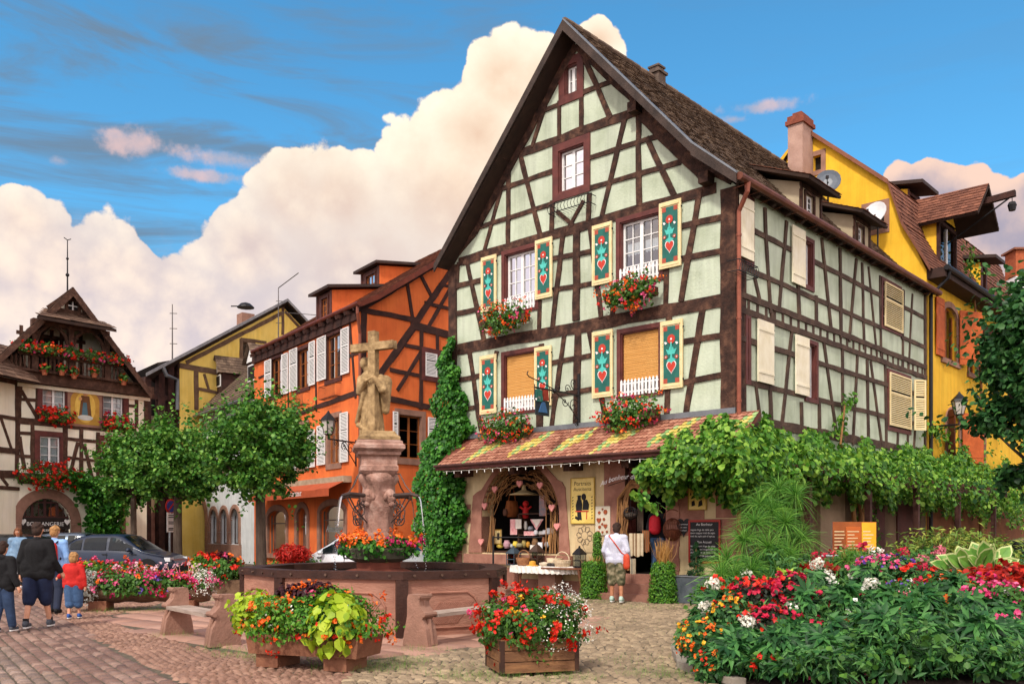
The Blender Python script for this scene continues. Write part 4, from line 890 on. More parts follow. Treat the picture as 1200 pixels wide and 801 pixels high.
# -- doorway
dr=door_r; dz0=M1.hit(757,672)[1]; print('door',dr,dz0)
b=MB(SAND); b.boxf(M1.W(dr[0]-.34,0,-.12),M1.d*.34,UPV*dr[3],M1.n*.15); b.boxf(M1.W(dr[2],0,-.12),M1.d*.62,UPV*(dr[3]+.0),M1.n*.145)
b.boxf(M1.W(dr[0]-.34,dr[3]+.002,-.12),M1.d*(dr[2]-dr[0]+.96),UPV*.4,M1.n*.155)
for z in (.7,1.25,1.9,2.5): b.boxf(M1.W(dr[0]-.36,z,-.1),M1.d*.3,UPV*.28,M1.n*.138)
b.build('door_surround',H)
b=MB(SURR); b.boxf(M1.W(dr[2]-.1,dz0,-.3),M1.d*.1,UPV*(dr[3]-dz0),M1.n*.2); b.boxf(M1.W(dr[0],dz0,-.3),M1.d*.08,UPV*(dr[3]-dz0),M1.n*.2); b.build('door_frame',H)
b=MB(SAND); 
for i in range(3): 
    zt=dz0*(3-i)/3; b.boxf(M1.W(dr[0]-.1,0,.0 if i==0 else .28*i+.001),M1.d*(dr[2]-dr[0]+.5),UPV*(zt-.02*i),M1.n*.28)
b.build('door_step',H)
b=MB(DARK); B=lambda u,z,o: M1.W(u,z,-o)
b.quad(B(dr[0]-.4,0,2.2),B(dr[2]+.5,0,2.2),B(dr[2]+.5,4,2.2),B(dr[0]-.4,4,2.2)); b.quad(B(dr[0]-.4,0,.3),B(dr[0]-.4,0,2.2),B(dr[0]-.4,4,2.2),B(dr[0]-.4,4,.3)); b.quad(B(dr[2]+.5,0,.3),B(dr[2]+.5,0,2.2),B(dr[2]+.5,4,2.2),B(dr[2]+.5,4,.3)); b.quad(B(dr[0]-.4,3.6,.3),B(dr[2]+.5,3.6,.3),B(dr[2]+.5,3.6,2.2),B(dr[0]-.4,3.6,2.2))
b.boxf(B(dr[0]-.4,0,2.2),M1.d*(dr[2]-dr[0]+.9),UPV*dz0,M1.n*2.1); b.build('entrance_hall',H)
# stone plinth and quoins
b=MB(SAND); rq=random.Random(9)
for u in (.02,UL-.5):
    z=0
    while z<zf-.55:
        h=rq.uniform(.35,.6); wq=rq.choice((.5,.85)); b.boxf(M1.W(u if u<1 else UL-wq,z+.01,-.02),M1.d*wq,UPV*(h-.02),M1.n*(.035)); z+=h
    b.build('quoin_stones',H); b=MB(SAND)
for (u_,wq,z,h) in ((6.35,.9,.0,.62),(dr[0]-1.0,.7,1.5,1.2)): b=MB(SAND); b.boxf(M1.W(u_,z,-.02),M1.d*wq,UPV*h,M1.n*.032); b.build('wall_stone',H)
b=MB(SAND); b.boxf(M1.W(.0,.0,-.02),M1.d*(dr[0]-.4),UPV*.45,M1.n*.045); b.build('plinth',H); b=MB(SAND); b.boxf(M1.W(dr[2]+.7,.0,-.02),M1.d*(UL-dr[2]-.7),UPV*.35,M1.n*.042); b.build('plinth',H)
intr.build('interior',H)
# ---- things fixed to the wall of the shop
YEL=pm('yellow_enamel','#dcc060','#cdae4a',3,.4,coat=.3,c3='#e2c968'); INK=pm('black_ink','#1a1a1c','#242326')
def plate(name,label,cat,r,off,th,m,bord=None,bw=.02,**k):
    b=MB(m); b.boxf(M1.W(r[0],r[1],off),M1.d*(r[2]-r[0]),UPV*(r[3]-r[1]),M1.n*th)
    if bord: b.use(bord); framebars(b,M1,r,bw,.008,off+th,inside=True)
    return b.build(name,label=label,cat=cat,**k)
r=M1.rect(670,698,670,560,613.5); cu_=(r[0]+r[2])/2; h_=r[3]-r[1]; w_=r[2]-r[0]
ps=plate('shop_sign','yellow sign with a seated couple in silhouette beside the arched window','sign',r,.02,.025,YEL,pm('brass_edge','#a88a3a'),.02)
text('Portraits',M1,cu_,r[3]-h_*.13,h_*.13,INK,'lettering',ps,.047); text('Auscitents',M1,cu_,r[3]-h_*.25,h_*.115,INK,'lettering',ps,.047)
b=MB(INK); rd=-1 if M1.r.dot(M1.d)<0 else 1
def sil(pts,cx=cu_,cz_=None,o=.0475): b.prism([M1.W(cx+rd*x*w_,r[1]+y*h_,o) for x,y in pts],M1.n*.003)
sil([(-.2,.52),(-.06,.52),(-.06,.62),(-.2,.62)]); sil([(-.24,.61),(-.02,.61),(-.02,.6),(-.24,.6)]); sil([(-.26,.28),(-.02,.28),(.0,.42),(-.04,.52),(-.22,.52),(-.28,.4)]); sil([(-.2,.1),(-.02,.08),(-.06,.28),(-.22,.28)]); sil([(-.32,.12),(-.16,.07),(-.1,.1),(-.28,.18)])
sil([(.06+.1*math.cos(t*PI/6),.58+.075*math.sin(t*PI/6)) for t in range(12)]); sil([(.0,.3),(.26,.3),(.28,.42),(.2,.52),(.04,.52)])
for k in range(8):
    for x in (-.4,.4): sil([(x-.04,.1+k*.065),(x+.03,.12+k*.065),(x,.14+k*.065)])
b.build('silhouette',ps)
b=MB(RED); b.use(RED); sil([(-.3,.26),(.26,.26),(.26,.285),(-.3,.285)],o=.051); sil([(.16,.1),(.2,.1),(.2,.26),(.17,.26)],o=.051); b.build('red_stool',ps)
# board with terracotta hearts
r=M1.rect(699,716,699,593,626.5); pb=plate('wall_board','pale board carrying rust coloured round and heart plaques','board',r,.02,.02,pm('pale_board','#cfc8b6','#bdb59f'))
RUST=pm('rust_ceramic','#a5522a','#7f3a1c',8,.6)
for k,(x,y,s_,hh) in enumerate(((.28,.78,.13,0),(.7,.8,.2,0),(.25,.5,.2,1),(.6,.55,.12,0),(.3,.28,.14,0),(.7,.3,.17,1),(.5,.1,.1,0),(.8,.12,.1,0),(.2,.08,.14,1),(.5,.9,.08,0),(.48,.38,.1,0))):
    c_=(r[0]+(1-x)*(r[2]-r[0]),r[1]+y*(r[3]-r[1])); s_*=.52; b=MB(RUST); b.prism([M1.W(a,c,.04) for a,c in (heart(c_,s_*1.3,s_*1.3) if hh else circ(c_,s_*.55,12))],M1.n*.02); b.build('plaque',pb)
# scroll of wrought wire on a stone tile
r=M1.rect(674.5,697,674.5,615,646.5); st_=plate('stone_relief','square stone tile with a curled wire tree below the yellow sign','relief',r,.0,.02,pm('pale_tile','#cdb68c','#b9a27a',3,.9,.3,30),)
b=MB(pm('grey_wire','#6a5f52','#5a5046')); cc=((r[0]+r[2])/2,r[1]+(r[3]-r[1])*.62)
for k in range(9):
    a=2*PI*k/9; c_=(cc[0]+.17*math.cos(a),cc[1]+.17*math.sin(a)); b.tube([M1.W(c_[0]+(.085-.002*t)*math.cos(a+t*.5),c_[1]+(.085-.002*t)*math.sin(a+t*.5),.026) for t in range(14)],.006,4)
b.tube([M1.W(cc[0]+.05*math.sin(t),cc[1]-.15-.06*t,.026) for t in range(6)],.006,4); b.build('curled_wire',st_)
# silhouette sign at the right, chalkboard, slate heart
r=M1.rect(807.5,829,807.5,569,597.5); ps=plate('picture_sign','small yellow sign with dark cut-out figures half under the vine','sign',r,.02,.025,YEL,MAT['brass_edge']); b=MB(INK); cu_=(r[0]+r[2])/2; h_=r[3]-r[1]; w_=r[2]-r[0]
sil([(-.1,.55),(.12,.5),(.16,.8),(.05,.95),(-.1,.85)],cu_); sil([(-.3,.15),(-.1,.2),(-.15,.4),(-.3,.35)],cu_); sil([(0.05,.12),(.3,.2),(.25,.42),(.1,.35)],cu_); sil([(.3,.55),(.38,.6),(.34,.75)],cu_); sil([(-.4,.6),(-.3,.62),(-.34,.75)],cu_); b.build('silhouette',ps)
r=M1.rect(808.5,846,808.5,609,659); SLATE=pm('blackboard','#17181a','#232426',3,.7); CHALK=pm('white_chalk','#d8d8d6','#c4c4c4')
cb=plate('chalkboard','large blackboard in a red frame covered with white handwriting','chalkboard',r,.03,.03,SLATE,pm('red_frame','#a52a1c','#8f2016',4,.5),.045)
cu_=(r[0]+r[2])/2; zt=r[3]-.1; text('Au Bonheur',M1,cu_,zt,.085,CHALK,'lettering',cb,.062)
rt=random.Random(4); wl=['vin chaud','pain d epices','miel de sapin','kougelhopf','linge de table','poterie','confiture','nappes','coeurs','bougies','le marche','de Noel','savon','lavande','terre cuite','bonne journee']
z=zt-.12; ri=0
while z>r[1]+.12:
    if abs(z-(r[1]+(r[3]-r[1])*.52))<.05: z-=.06; text('Bon Accueil',M1,cu_,z,.075,CHALK,'lettering',cb,.062); z-=.09; continue
    s_=' '.join(rt.sample(wl,3))[:27]; text(s_,M1,cu_-rd*.0+(-rd)*.36,z,.058,CHALK,'lettering',cb,.062,align='LEFT'); z-=.072
r=M1.rect(796,808.5,796,610,626); b=MB(SLATE); cH=((r[0]+r[2])/2,(r[1]+r[3])/2); b.prism([M1.W(a,c,.03) for a,c in heart(cH,.36,.42)],M1.n*.02); hs=b.build('slate_heart',label='black slate heart hung left of the chalkboard',cat='sign')
for k,s_ in enumerate(('Bienvenue','fait main','Bonheur')): text(s_,M1,cH[0],cH[1]+.08-.07*k,.055,CHALK,'lettering',hs,.052)
# wrought lettering over the door
ws=MB(IRON); wa=M1.hit(712,569,.35); wb=M1.hit(756,566,.35); wm=M1.hit(738,559,.35); ws.tube([M1.W(*wa,.33),M1.W(wm[0],wm[1]-.03,.33),M1.W(*wb,.33)],.008,5); ws.tube([M1.W(*wm,.33),M1.W(wm[0],wm[1],.02)],.01,5)
wo_=ws.build('name_sign',label='white handwritten lettering arched on a wire above the shop door',cat='sign'); 
text('Au bonheur de Cécile',M1,(wa[0]+wb[0])/2,wm[1]+.02,.17,WHITE,'lettering',wo_,.35,shear=.3,bend=.28,th=.01)
# wire ball, heart basket, throws
def wire(b,c,r_,hh,n=9):
    for k in range(n):
        a=PI*k/n; b.tube([c+Vector((r_*math.cos(t)*math.cos(a),r_*math.cos(t)*math.sin(a),hh*math.sin(t))) for t in np.linspace(0,2*PI,19)],.006,4,closed=False)
    for z in (-.5,0,.5): q=math.sqrt(1-z*z); b.tube([c+Vector((r_*q*math.cos(t),r_*q*math.sin(t),hh*z)) for t in np.linspace(0,2*PI,17)],.006,4)
b=MB(IRON); p=M1.P(739,601,.2); wire(b,p,.17,.15); b.tube([p+UPV*.14,p+UPV*.34],.006,4); b.use(pm('grey_stones','#8a7f74','#5f564e',12,.9)); b.lathe([(.02,-.13),(.12,-.08),(.15,-.01),(.02,.02)],p,10)
b.build('wire_basket',label='round wire basket hanging in the shop doorway',cat='basket')
b=MB(pm('rusty_wire','#5a3020','#7a4228',8,.8)); p=M1.P(788,620,.12); wire(b,p,.21,.26,13); b.lathe([(.02,-.25),(.12,-.18),(.19,-.02),(.02,.02)],p,12); b.tube([p+Vector((.2*math.cos(t),.0,.26+.2*math.sin(t))) for t in np.linspace(0,PI,9)],.01,5)
b.build('wall_basket',label='rusty heart-shaped wire basket on the stone door jamb',cat='basket')
def throwx(px0,px1,py0,py1,cols_,off,name,label):
    a=M1.rect(px0,px1,px0,py0,py1,off); b=MB(); n=12
    for i in range(n):
        b.use(cols_[i%len(cols_)]); x0=a[0]+(a[2]-a[0])*i/n; x1=a[0]+(a[2]-a[0])*(i+1)/n; o0=off+.02*math.sin(i*1.3); o1=off+.02*math.sin((i+1)*1.3)
        b.prism([M1.W(x0,a[1]+.02*math.sin(i),o0),M1.W(x1,a[1]+.02*math.sin(i+1),o1),M1.W(x1,a[3],o1),M1.W(x0,a[3],o0)],M1.n*.012)
    return b.build(name,label=label,cat='blanket')
cA=pm('beige_wool','#d2c4a8','#bfae8e',9,.95); cB=pm('brown_wool','#8a6a4c','#6f5238',9,.95)
throwx(737,754,624.5,651,(cA,cA,cB),.1,'throw_blanket','beige and brown striped throw hanging in the shop doorway')
throwx(753,761,621,646,(pm('rust_wool','#a5663c','#8a4f2c'),cB),.0,'narrow_throw','rust and brown scarf hanging beside the striped throw')
throwx(739,745,654,679,(cA,pm('grey_wool','#8a8780','#76736c')),.25,'hanging_scarf','pale striped scarf hanging low by the door step')
throwx(747,754,560,622,(pm('grey_brown_cloth','#6a5a4e','#57483e'),),-.2,'hanging_curtain','grey-brown curtain hanging inside the shop door')
b=MB(TWG); rv=random.Random(8)
for k in range(16):      # bare vine stems round the door
    x=725+rv.uniform(0,10); pp=[M1.P(x+rv.uniform(-1.5,1.5)+3*math.sin(t*.8+k),668-t*14,.15+.05*math.sin(k+t)) for t in range(7)]
    pp+=[M1.P(733+6*t+rv.uniform(-1,1),565-3*math.sin(t)+rv.uniform(-2,2)+k*.6,.2) for t in range(1,7)]
    b.tube(pp,rv.uniform(.012,.028),5)
b.build('vine_stems',label='bare reddish vine stems twisted round the shop doorway',cat='vine')
# wrought-iron bracket sign
bs=thing('bracket_sign','black wrought-iron sign bracket with scrolls and hanging shop plate','hanging sign',M1.P(680,470,.03))
bu,bz=M1.hit(680,464,.0); b=MB(IRON); b.tube([M1.W(bu,bz+.55,.06),M1.W(bu,bz-.75,.06)],.035,8); L_=1.75
b.tube([M1.W(bu,bz,.06),M1.W(bu,bz+.02,.6),M1.W(bu,bz+.02,L_)],.022,6); 
def spiral(u,z,o,r_,t0,turns=1.6,sg=1): return [M1.W(u,z+r_*(1-.0)*math.exp(-.22*t)*math.sin(t0+sg*t),o+r_*math.exp(-.22*t)*math.cos(t0+sg*t)) for t in np.linspace(0,turns*2*PI,26)]
for (z,o,r_,t0,sg) in ((.3,.26,.22,PI,1),(.12,.52,.14,PI,-1),(-.28,.28,.24,PI,-1),(-.2,.62,.15,PI,1),(-.58,.18,.12,PI,1),(.1,.85,.1,0,1),(-.7,.14,.07,0,-1)): b.tube(spiral(bu,bz+z,o,r_,t0,1.5,sg),.011,5)
b.tube([M1.W(bu,bz-.6,.08),M1.W(bu,bz-.25,.5),M1.W(bu,bz,1.0)],.012,5); b.tube([M1.W(bu,bz+.02,.9),M1.W(bu,bz+.12,1.3),M1.W(bu,bz+.25,1.95),M1.W(bu,bz+.3,2.02),M1.W(bu,bz+.37,1.98)],.014,5)
for o in(1.2,1.75): b.tube([M1.W(bu,bz+.1,o),M1.W(bu,bz-.28,o)],.012,5)
b.ball(M1.W(bu,bz+.02,1.0),.06); b.build('bracket',bs)
b=MB(pm('dark_plate','#26343a','#1c272c')); b.boxf(M1.W(bu-.012,bz-.62,1.22),M1.d*.024,UPV*.36,M1.n*.5); b.build('sign_plate',bs)
b=MB(); q=M1.W
for m_,pts_ in ((pm('blue_paint','#3a6a9a','#2f5680'),[(1.3,-.55),(1.62,-.55),(1.5,-.3),(1.4,-.3)]),(pm('brick_red_paint','#9a3a28','#7f2c1e'),[(1.25,-.25),(1.4,-.25),(1.45,.0),(1.28,.0)]),(WHITE,[(1.55,-.28),(1.72,-.28),(1.68,-.18),(1.58,-.18)]),(TEAL,[(1.5,-.3),(1.7,-.3),(1.7,-.02),(1.5,-.02)])):
    b.use(m_); b.prism([M1.W(bu-.03,bz+y,o) for o,y in pts_],-M1.d*-.06)
b.build('cut_out_figures',bs)
# ---- flower boxes under the four windows
def flower_box(name,label,pl,r,zc,out,petals,parent_group,depth=.35,hh=.42,bx=True,n=900,gm=G_GER,nf=150,fs=.055,bs_=None,widen=.12):
    u0,_,u1,_=r; c_=pl.W((u0+u1)/2,zc,out); t=thing(name,label,'flower box',c_-UPV*.2,parent_group)
    w_=(u1-u0)/2+widen
    if bx:
        b=MB(bs_ or pm('box_brown','#4a2e22','#5f3c2c',4,.8)); b.boxf(pl.W(u0,zc-.22,out-.12),pl.d*(u1-u0),UPV*.2,pl.n*.24); b.build('box',t)
        b=MB(IRON)
        for u in (u0+.1,u1-.1): b.tube([pl.W(u,zc-.1,.0),pl.W(u,zc-.24,out+.1),pl.W(u,zc-.0,out+.14)],.012,5)
        b.build('bracket',t)
    def cloud(n_,sh,ex):
        p,nr=ell(n_,(0,0,0),(w_*ex,depth*ex,hh*ex),sh,lump=.22); nn=nr[:,0:1]*np.array(pl.d)+nr[:,1:2]*np.array(pl.n)+nr[:,2:3]*np.array((0,0,1)); q=np.array(c_)+p[:,0:1]*np.array(pl.d)+np.abs(p[:,1:2])*np.array(pl.n)*1+(p[:,2:3]-.35*np.abs(p[:,1:2]))*np.array((0,0,1)); nn=nn+np.array(pl.n)*.4; return q,nn
    p,nn=cloud(n,.3,1.); leaves('foliage',t,gm,'broad',p,nn,.075,.6,.7)
    k=sum(x[1] for x in petals)
    for m_,wt in petals:
        p,nn=cloud(int(nf*wt/k*3.2),.9,1.07); g=RNG.integers(0,max(3,int(nf*wt/k/1.6)),len(p)); cen,cn_=cloud(g.max()+1,.88,1.07); p=cen[g]+RNG.normal(0,.03,(len(p),3)); nn=cn_[g]+RNG.normal(0,.5,(len(p),3))
        leaves('blossoms',t,m_,'rose',p,nn,fs,.3,0)
    return t
FG='flower boxes on the half-timbered front'
flower_box('flower_box','window box of orange and pink geraniums below the upper window nearer the drainpipe',M1,M1.rect(720,776,722,330,332),M1.hit(745,338,.35)[1],.28,((P_ORG,3),(P_PINK,2),(P_RED,2)),FG,n=1000)
flower_box('flower_box','window box of orange geraniums below the upper window nearer the orange house',M1,M1.rect(577,626,580,355,360),M1.hit(600,368,.35)[1],.28,((P_ORG,3),(P_RED,2),(P_PINK,1)),FG,n=900)
flower_box('flower_box','red and pink geraniums below the blind beside the wrought-iron sign',M1,M1.rect(576,628,580,480,482),M1.hit(601,497,.35)[1],.28,((P_RED,3),(P_PINK,2),(P_ORG,2)),FG,n=1000)
flower_box('flower_box','red and pink geraniums below the blind nearer the drainpipe',M1,M1.rect(716,778,720,462,466),M1.hit(748,480,.35)[1],.28,((P_RED,3),(P_PINK,2),(P_ORG,2)),FG,n=1100)
# empty iron flower rails
def iron_rail(pl,r,name,label):
    b=MB(IRON); u0,z0,u1,z1=r
    for z in (z0,z1): b.tube([pl.W(u0,z,.02),pl.W(u0,z,.3),pl.W(u1,z,.3),pl.W(u1,z,.02)],.012,5)
    n=int((u1-u0)/.1)
    for i in range(n+1):
        u=u0+(u1-u0)*i/n; b.tube([pl.W(u,z0,.3),pl.W(u+.03,(z0+z1)/2,.32),pl.W(u,z1,.3)],.007,4); b.tube([pl.W(u,z0,.02),pl.W(u,z0,.3)],.006,4)
    return b.build(name,label=label,cat='iron rail')
iron_rail(M1,M1.rect(643,690,645,240,250,.3),'flower_rail','empty wrought-iron flower rail below the gable window')
iron_rail(M2,M2.rect(866,888,866,303,316,.3),'flower_rail','empty wrought-iron flower rail by the drainpipe on the side wall')
# tin_of_sweets
# ================= orange house
ORG=pm('orange_render','#ee7c3c','#dc6a33',1.2,.92,.4,22,big=.14,streak=.2,c3='#e57338')
O1=PL((-5.87,35.0),(-.579,.815)); O2=PL((-5.87,35.0),(.682,.731))
OH=thing('orange_house','orange half-timbered corner house with white louvred shutters and a shop awning','house',(-5.87,35,0))
o5=crop(280,290,4.215); o6=crop(280,460,3.815); o7=crop(380,370,4.711)
OE=O1.hit(*o5(590,300))[1]-.1; OL=O1.hit(298,430)[0]; ORt=O2.hit(585,400)[0]; print('orange eave',OE,OL,ORt)
TIMD=pm('dark_brown_timber','#2c1a16','#4a2c24',3,.9,.6,30,c3='#3a221c')
LW=pm('white_louvre_paint','#f1efec','#deddda',6,.5); PINE=pm('varnished_pine','#a8622c','#8a4c20',4,.5,.2,40)
ow=dict(a=O1.rect(*[o5(x,0)[0] for x in (160,212)],o5(160,0)[0],o5(0,555)[1],o5(0,738)[1]),b=O1.rect(o5(290,0)[0],o5(346,0)[0],o5(290,0)[0],o5(0,512)[1],o5(0,705)[1]),c=O1.rect(o5(433,0)[0],o5(503,0)[0],o5(433,0)[0],o5(0,442)[1],o5(0,662)[1]),
 d=O1.rect(o6(400,0)[0],o6(450,0)[0],o6(400,0)[0],o6(0,118)[1],o6(0,322)[1]),e=O1.rect(o6(262,0)[0],o6(306,0)[0],o6(262,0)[0],o6(0,152)[1],o6(0,335)[1]))
og=dict(g1=O1.rect(o6(132,0)[0],o6(212,0)[0],o6(132,0)[0],o6(0,527)[1],o6(0,716)[1]),g2=O1.rect(o6(262,0)[0],o6(305,0)[0],o6(262,0)[0],o6(0,515)[1],o6(0,775)[1]),g3=O1.rect(o6(365,0)[0],o6(472,0)[0],o6(365,0)[0],o6(0,505)[1],o6(0,722)[1]))
og['g2']=(og['g2'][0],0.12,og['g2'][2],og['g2'][3])
for k,v_ in {**ow,**og}.items(): print(k,[round(x,2) for x in v_])
ri=MB(DARK)
w=MB(ORG); wall(w,O1,[(0,0,OL),(OE,0,OL)],list(ow.values())+list(og.values()),rev=.2)
for k in ('g1','g2','g3'): spandrel(w,O1,og[k],og[k][3]-(.32 if k!='g2' else .4))
w.build('street_wall',OH)
# gable profile
eE=O2.hit(*o5(572,280)); eU=O2.hit(*o5(985,45)); eK=O2.hit(*o5(660,236)); print('verge',eE,eK,eU)
sl_=(eU[1]-eK[1])/(eU[0]-eK[0]); uRg=8.2; zRg=eU[1]+sl_*(uRg-eU[0])
w2r=O2.rect(o6(715,0)[0],o6(815,0)[0],o6(715,0)[0],o6(0,95)[1],o6(0,293)[1]); w3r=O2.rect(o5(918,0)[0],o5(975,0)[0],o5(918,0)[0],o5(0,517)[1],o5(0,632)[1])
w=MB(ORG); wall(w,O2,[(0,0,16.3),(OE,0,16.3),(zRg-.2,uRg-.1,uRg+.1)],[w2r]); w.build('gable_wall',OH)
w=MB(ORG); LV=O1.d*(OL-.02); w.quad(O2.W(16.3,0),O2.W(16.3,OE),O2.W(16.3,OE)+LV,O2.W(16.3,0)+LV); 
w.add([O2.W(0,0)+LV,O2.W(16.3,0)+LV,O2.W(16.3,OE)+LV,O2.W(uRg,zRg-.2)+LV,O2.W(0,OE)+LV],[(0,1,2,3,4)]); w.build('rear_wall',OH)
T=MB(TIMD)
def ob(a,b,wd,pl=O2,cf=o5): bm(cf(*a),cf(*b),wd,pl,ext=.16)
for a,b,wd in (((580,302),(860,355),.2),((862,385),(1040,432),.32),((635,725),(1040,808),.22),((1030,140),(640,705),.26),((1032,220),(935,390),.16),((890,530),(790,690),.16),((830,180),(857,352),.15),((895,135),(945,232),.15),
   ((900,415),(897,780),.18),((978,430),(980,790),.16),((930,275),(1035,300),.14),((1000,185),(1040,192),.12),((835,485),(1040,524),.15),((760,605),(1035,662),.16),((616,305),(612,715),.28),((640,285),(960,95),.16),((870,395),(760,545),.2)): ob(a,b,wd)
T.build('gable_timber_frame',OH); T=MB(TIMD)
for a,b,wd in (((430,772),(588,712),.2),((549,372),(577,722),.14),((549,535),(590,520),.12),((105,640),(128,630),.1),((225,845),(430,772),.18),((378,500),(384,790),.12),((140,700),(138,900),.12),((245,640),(247,860),.12)): ob(a,b,wd,O1)
T.build('timber_frame',OH)
for k in 'abc': window(OH,O1,ow[k],surr=pm('chestnut_paint','#5a2f24','#472319',4,.6),sash=PINE,fw=.14,cols=2,rows=3,intr=ri,curtain=(0.,.0) if k!='c' else None)
for k in 'de': window(OH,O1,ow[k],surr=SANDP,sash=PINE,fw=.2,cols=2,rows=3,intr=ri,curtain=(0.,0.2))
window(OH,O2,w2r,surr=SANDP,sash=PINE,fw=.22,cols=2,rows=3,intr=ri)
b=MB(SURR); framebars(b,O2,w3r,.2,prd(.04),0,back=.02); b.build('window_surround',OH)
plain_shutter(O2,w3r,o=.03,m=LW,lou=True,parent=OH,name='louvred_shutter')
def ls(pl,cf,x0,x1,y0,y1): 
    a=cf(x0,y0);c_=cf(x1,y1); plain_shutter(pl,pl.rect(a[0],c_[0],a[0],a[1],c_[1],.06),o=.06,m=LW,lou=True,parent=OH,name='louvred_shutter')
for q in ((128,160,562,742),(212,243,530,728),(250,288,508,714),(347,376,470,684),(387,430,450,662),(505,544,405,630)): ls(O1,o5,*q)
for q in ((453,488,92,312),(350,386,150,325),(308,340,170,335),(222,256,195,350)): ls(O1,o6,*q)
for q in ((688,710,82,245),(845,888,108,262)): ls(O2,o6,*q)
# roof: verge profile run back
def roofrun(house,pl,prof,dep,front,tm,name='roof',tw=.2,th=.2,thick=.14,deckm=None,run=None,short=None):
    """prof = (u,z) points from one eave over the ridge to the other, on plane pl; run from front out to dep behind"""
    dk=MB(deckm or MAT['roof_underside'])
    for a,b_ in zip(prof,prof[1:]):
        A_=pl.W(a[0],a[1],front); B_=pl.W(b_[0],b_[1],front); n_=(B_-A_).cross(pl.n).normalized(); n_=n_ if n_.z>0 else -n_
        if short:
            def fe(q,u): return q-pl.n*(dep+front if u[1]<max(a[1],b_[1])-.01 else short+front)
            A2,B2=fe(A_,a),fe(B_,b_); dk.hexa([A_-n_*thick,B_-n_*thick,B2-n_*thick,A2-n_*thick,A_-n_*.02,B_-n_*.02,B2-n_*.02,A2-n_*.02])
        else: dk.prism([A_-n_*.02,B_-n_*.02,B_-n_*thick,A_-n_*thick],(run or -pl.n)*(dep+front))
    dk.build('roof_deck',house)
    for a,b_ in zip(prof,prof[1:]):
        lo,hi=(a,b_) if a[1]<b_[1] else (b_,a); P0_=pl.W(lo[0],lo[1],front); E=pl.W(hi[0],hi[1],front)-P0_
        tiles(name,P0_,(run or -pl.n),E,dep+front,E.length,tw,th,tm,house,mask=(lambda a_,b2: a_<dep+front-(b2/E.length)*(dep-short)) if short else None)
prof=[(eE[0]-.1,eE[1]),eK,(uRg,zRg),(16.9,OE)]
roofrun(OH,O2,[(a-.0,b) for a,b in prof],OL-.1,.35,TILER,tw=.25,th=.25,run=O1.d)
b=MB(pm('rust_gutter','#7a3a26','#5c2a1c',3,.5,.1,30,metal=.3)); 
b.tube([O2.W(eE[0]-.15,eE[1]-.05,.45),O2.W(eE[0]-.15,eE[1]-.05,.45)+O1.d*(OL+.2)],.09,8); b.build('gutter',OH)
b=MB(pm('orange_downpipe','#8a4a34','#74402e',3,.5)); p=O2.W(-.02,0,.12); b.tube([O2.W(eE[0]-.1,eE[1]-.12,.3),O2.W(eE[0]-.1,eE[1]-.4,.3),O2.W(-.02,OE-.9,.12),O2.W(-.02,.3,.12)],.06,8); b.build('downpipe',OH)
b=MB(pm('rust_gutter','#7a3a26')); b.prism([O2.W(eE[0]-.1,eE[1],.36),O2.W(eK[0],eK[1],.36),O2.W(eK[0],eK[1]-.22,.36),O2.W(eE[0]-.1,eE[1]-.2,.36)],O2.n*.03); b.prism([O2.W(eK[0],eK[1],.36),O2.W(uRg,zRg,.36),O2.W(uRg,zRg-.25,.36),O2.W(eK[0],eK[1]-.22,.36)],O2.n*.03); b.build('verge_board',OH)
b=MB(TIMD); b.boxf(O1.W(0,OE-.35,0),O1.d*OL,UPV*.3,O1.n*.12)
for u in np.arange(.4,OL,.8): b.bar(O1.W(u,OE+.05,0),O1.W(u,OE-.08,.4),.12,.14)
b.build('eave_boards',OH)
def shed_dormer(house,pl,u0,u1,zb,zt,dep,cheek,front_m,roof_m,win,rise=.35,sash=PINE,ov=.3):
    """front on plane pl between u0,u1; cheeks run back dep; low pitched roof"""
    b=MB(front_m); wall(b,pl,[(zb,u0,u1),(zt,u0,u1)],[win]); d_=b.build('dormer',house); B=lambda u,z,o: pl.W(u,z,-o)
    b=MB(cheek)
    for u in (u0,u1): b.quad(B(u,zb,0),B(u,zb,dep),B(u,zt+rise,dep),B(u,zt,0))
    b.build('dormer_cheek',d_)
    b=MB(pm('dormer_boards','#3b2a24','#2d201b',4,.7)); P_=[pl.W(u0-.25,zt+.02,ov),pl.W(u1+.25,zt+.02,ov),pl.W(u1+.25,zt+.14,ov),pl.W(u0-.25,zt+.14,ov)]; b.prism(P_,-pl.n*(dep+ov)+UPV*rise); b.build('dormer_roof',d_)
    fr=MB(pm('chestnut_paint','#5a2f24')); 
    for u in (u0,u1-.14): fr.boxf(pl.W(u,zb,.0),pl.d*.14,UPV*(zt-zb),pl.n*.04)
    fr.build('dormer_frame',d_); window_sub(d_,pl,win,sash=sash,surr=pm('chestnut_paint','#5a2f24'),rows=2)
for (xa,xb,yt,yb,setb,dep) in ((385,460,228,345,.7,6.0),(605,694,108,262,3.3,8.5)):
    pl=PL((O1.W(0,0,-setb).x,O1.W(0,0,-setb).y),O1.d); r=pl.rect(o5(xa,0)[0],o5(xb,0)[0],o5(xb,0)[0],o5(0,yt-20)[1],o5(0,yb)[1])
    wz=pl.rect(o5(xa+25,0)[0],o5(xb-20,0)[0],o5(xb,0)[0],o5(0,yt+5)[1],o5(0,yb-12)[1])
    shed_dormer(OH,pl,r[0],r[2],r[1]-1.2,r[3],dep,ORG,pm('chestnut_paint','#5a2f24'),TILER,wz,rise=1.0)
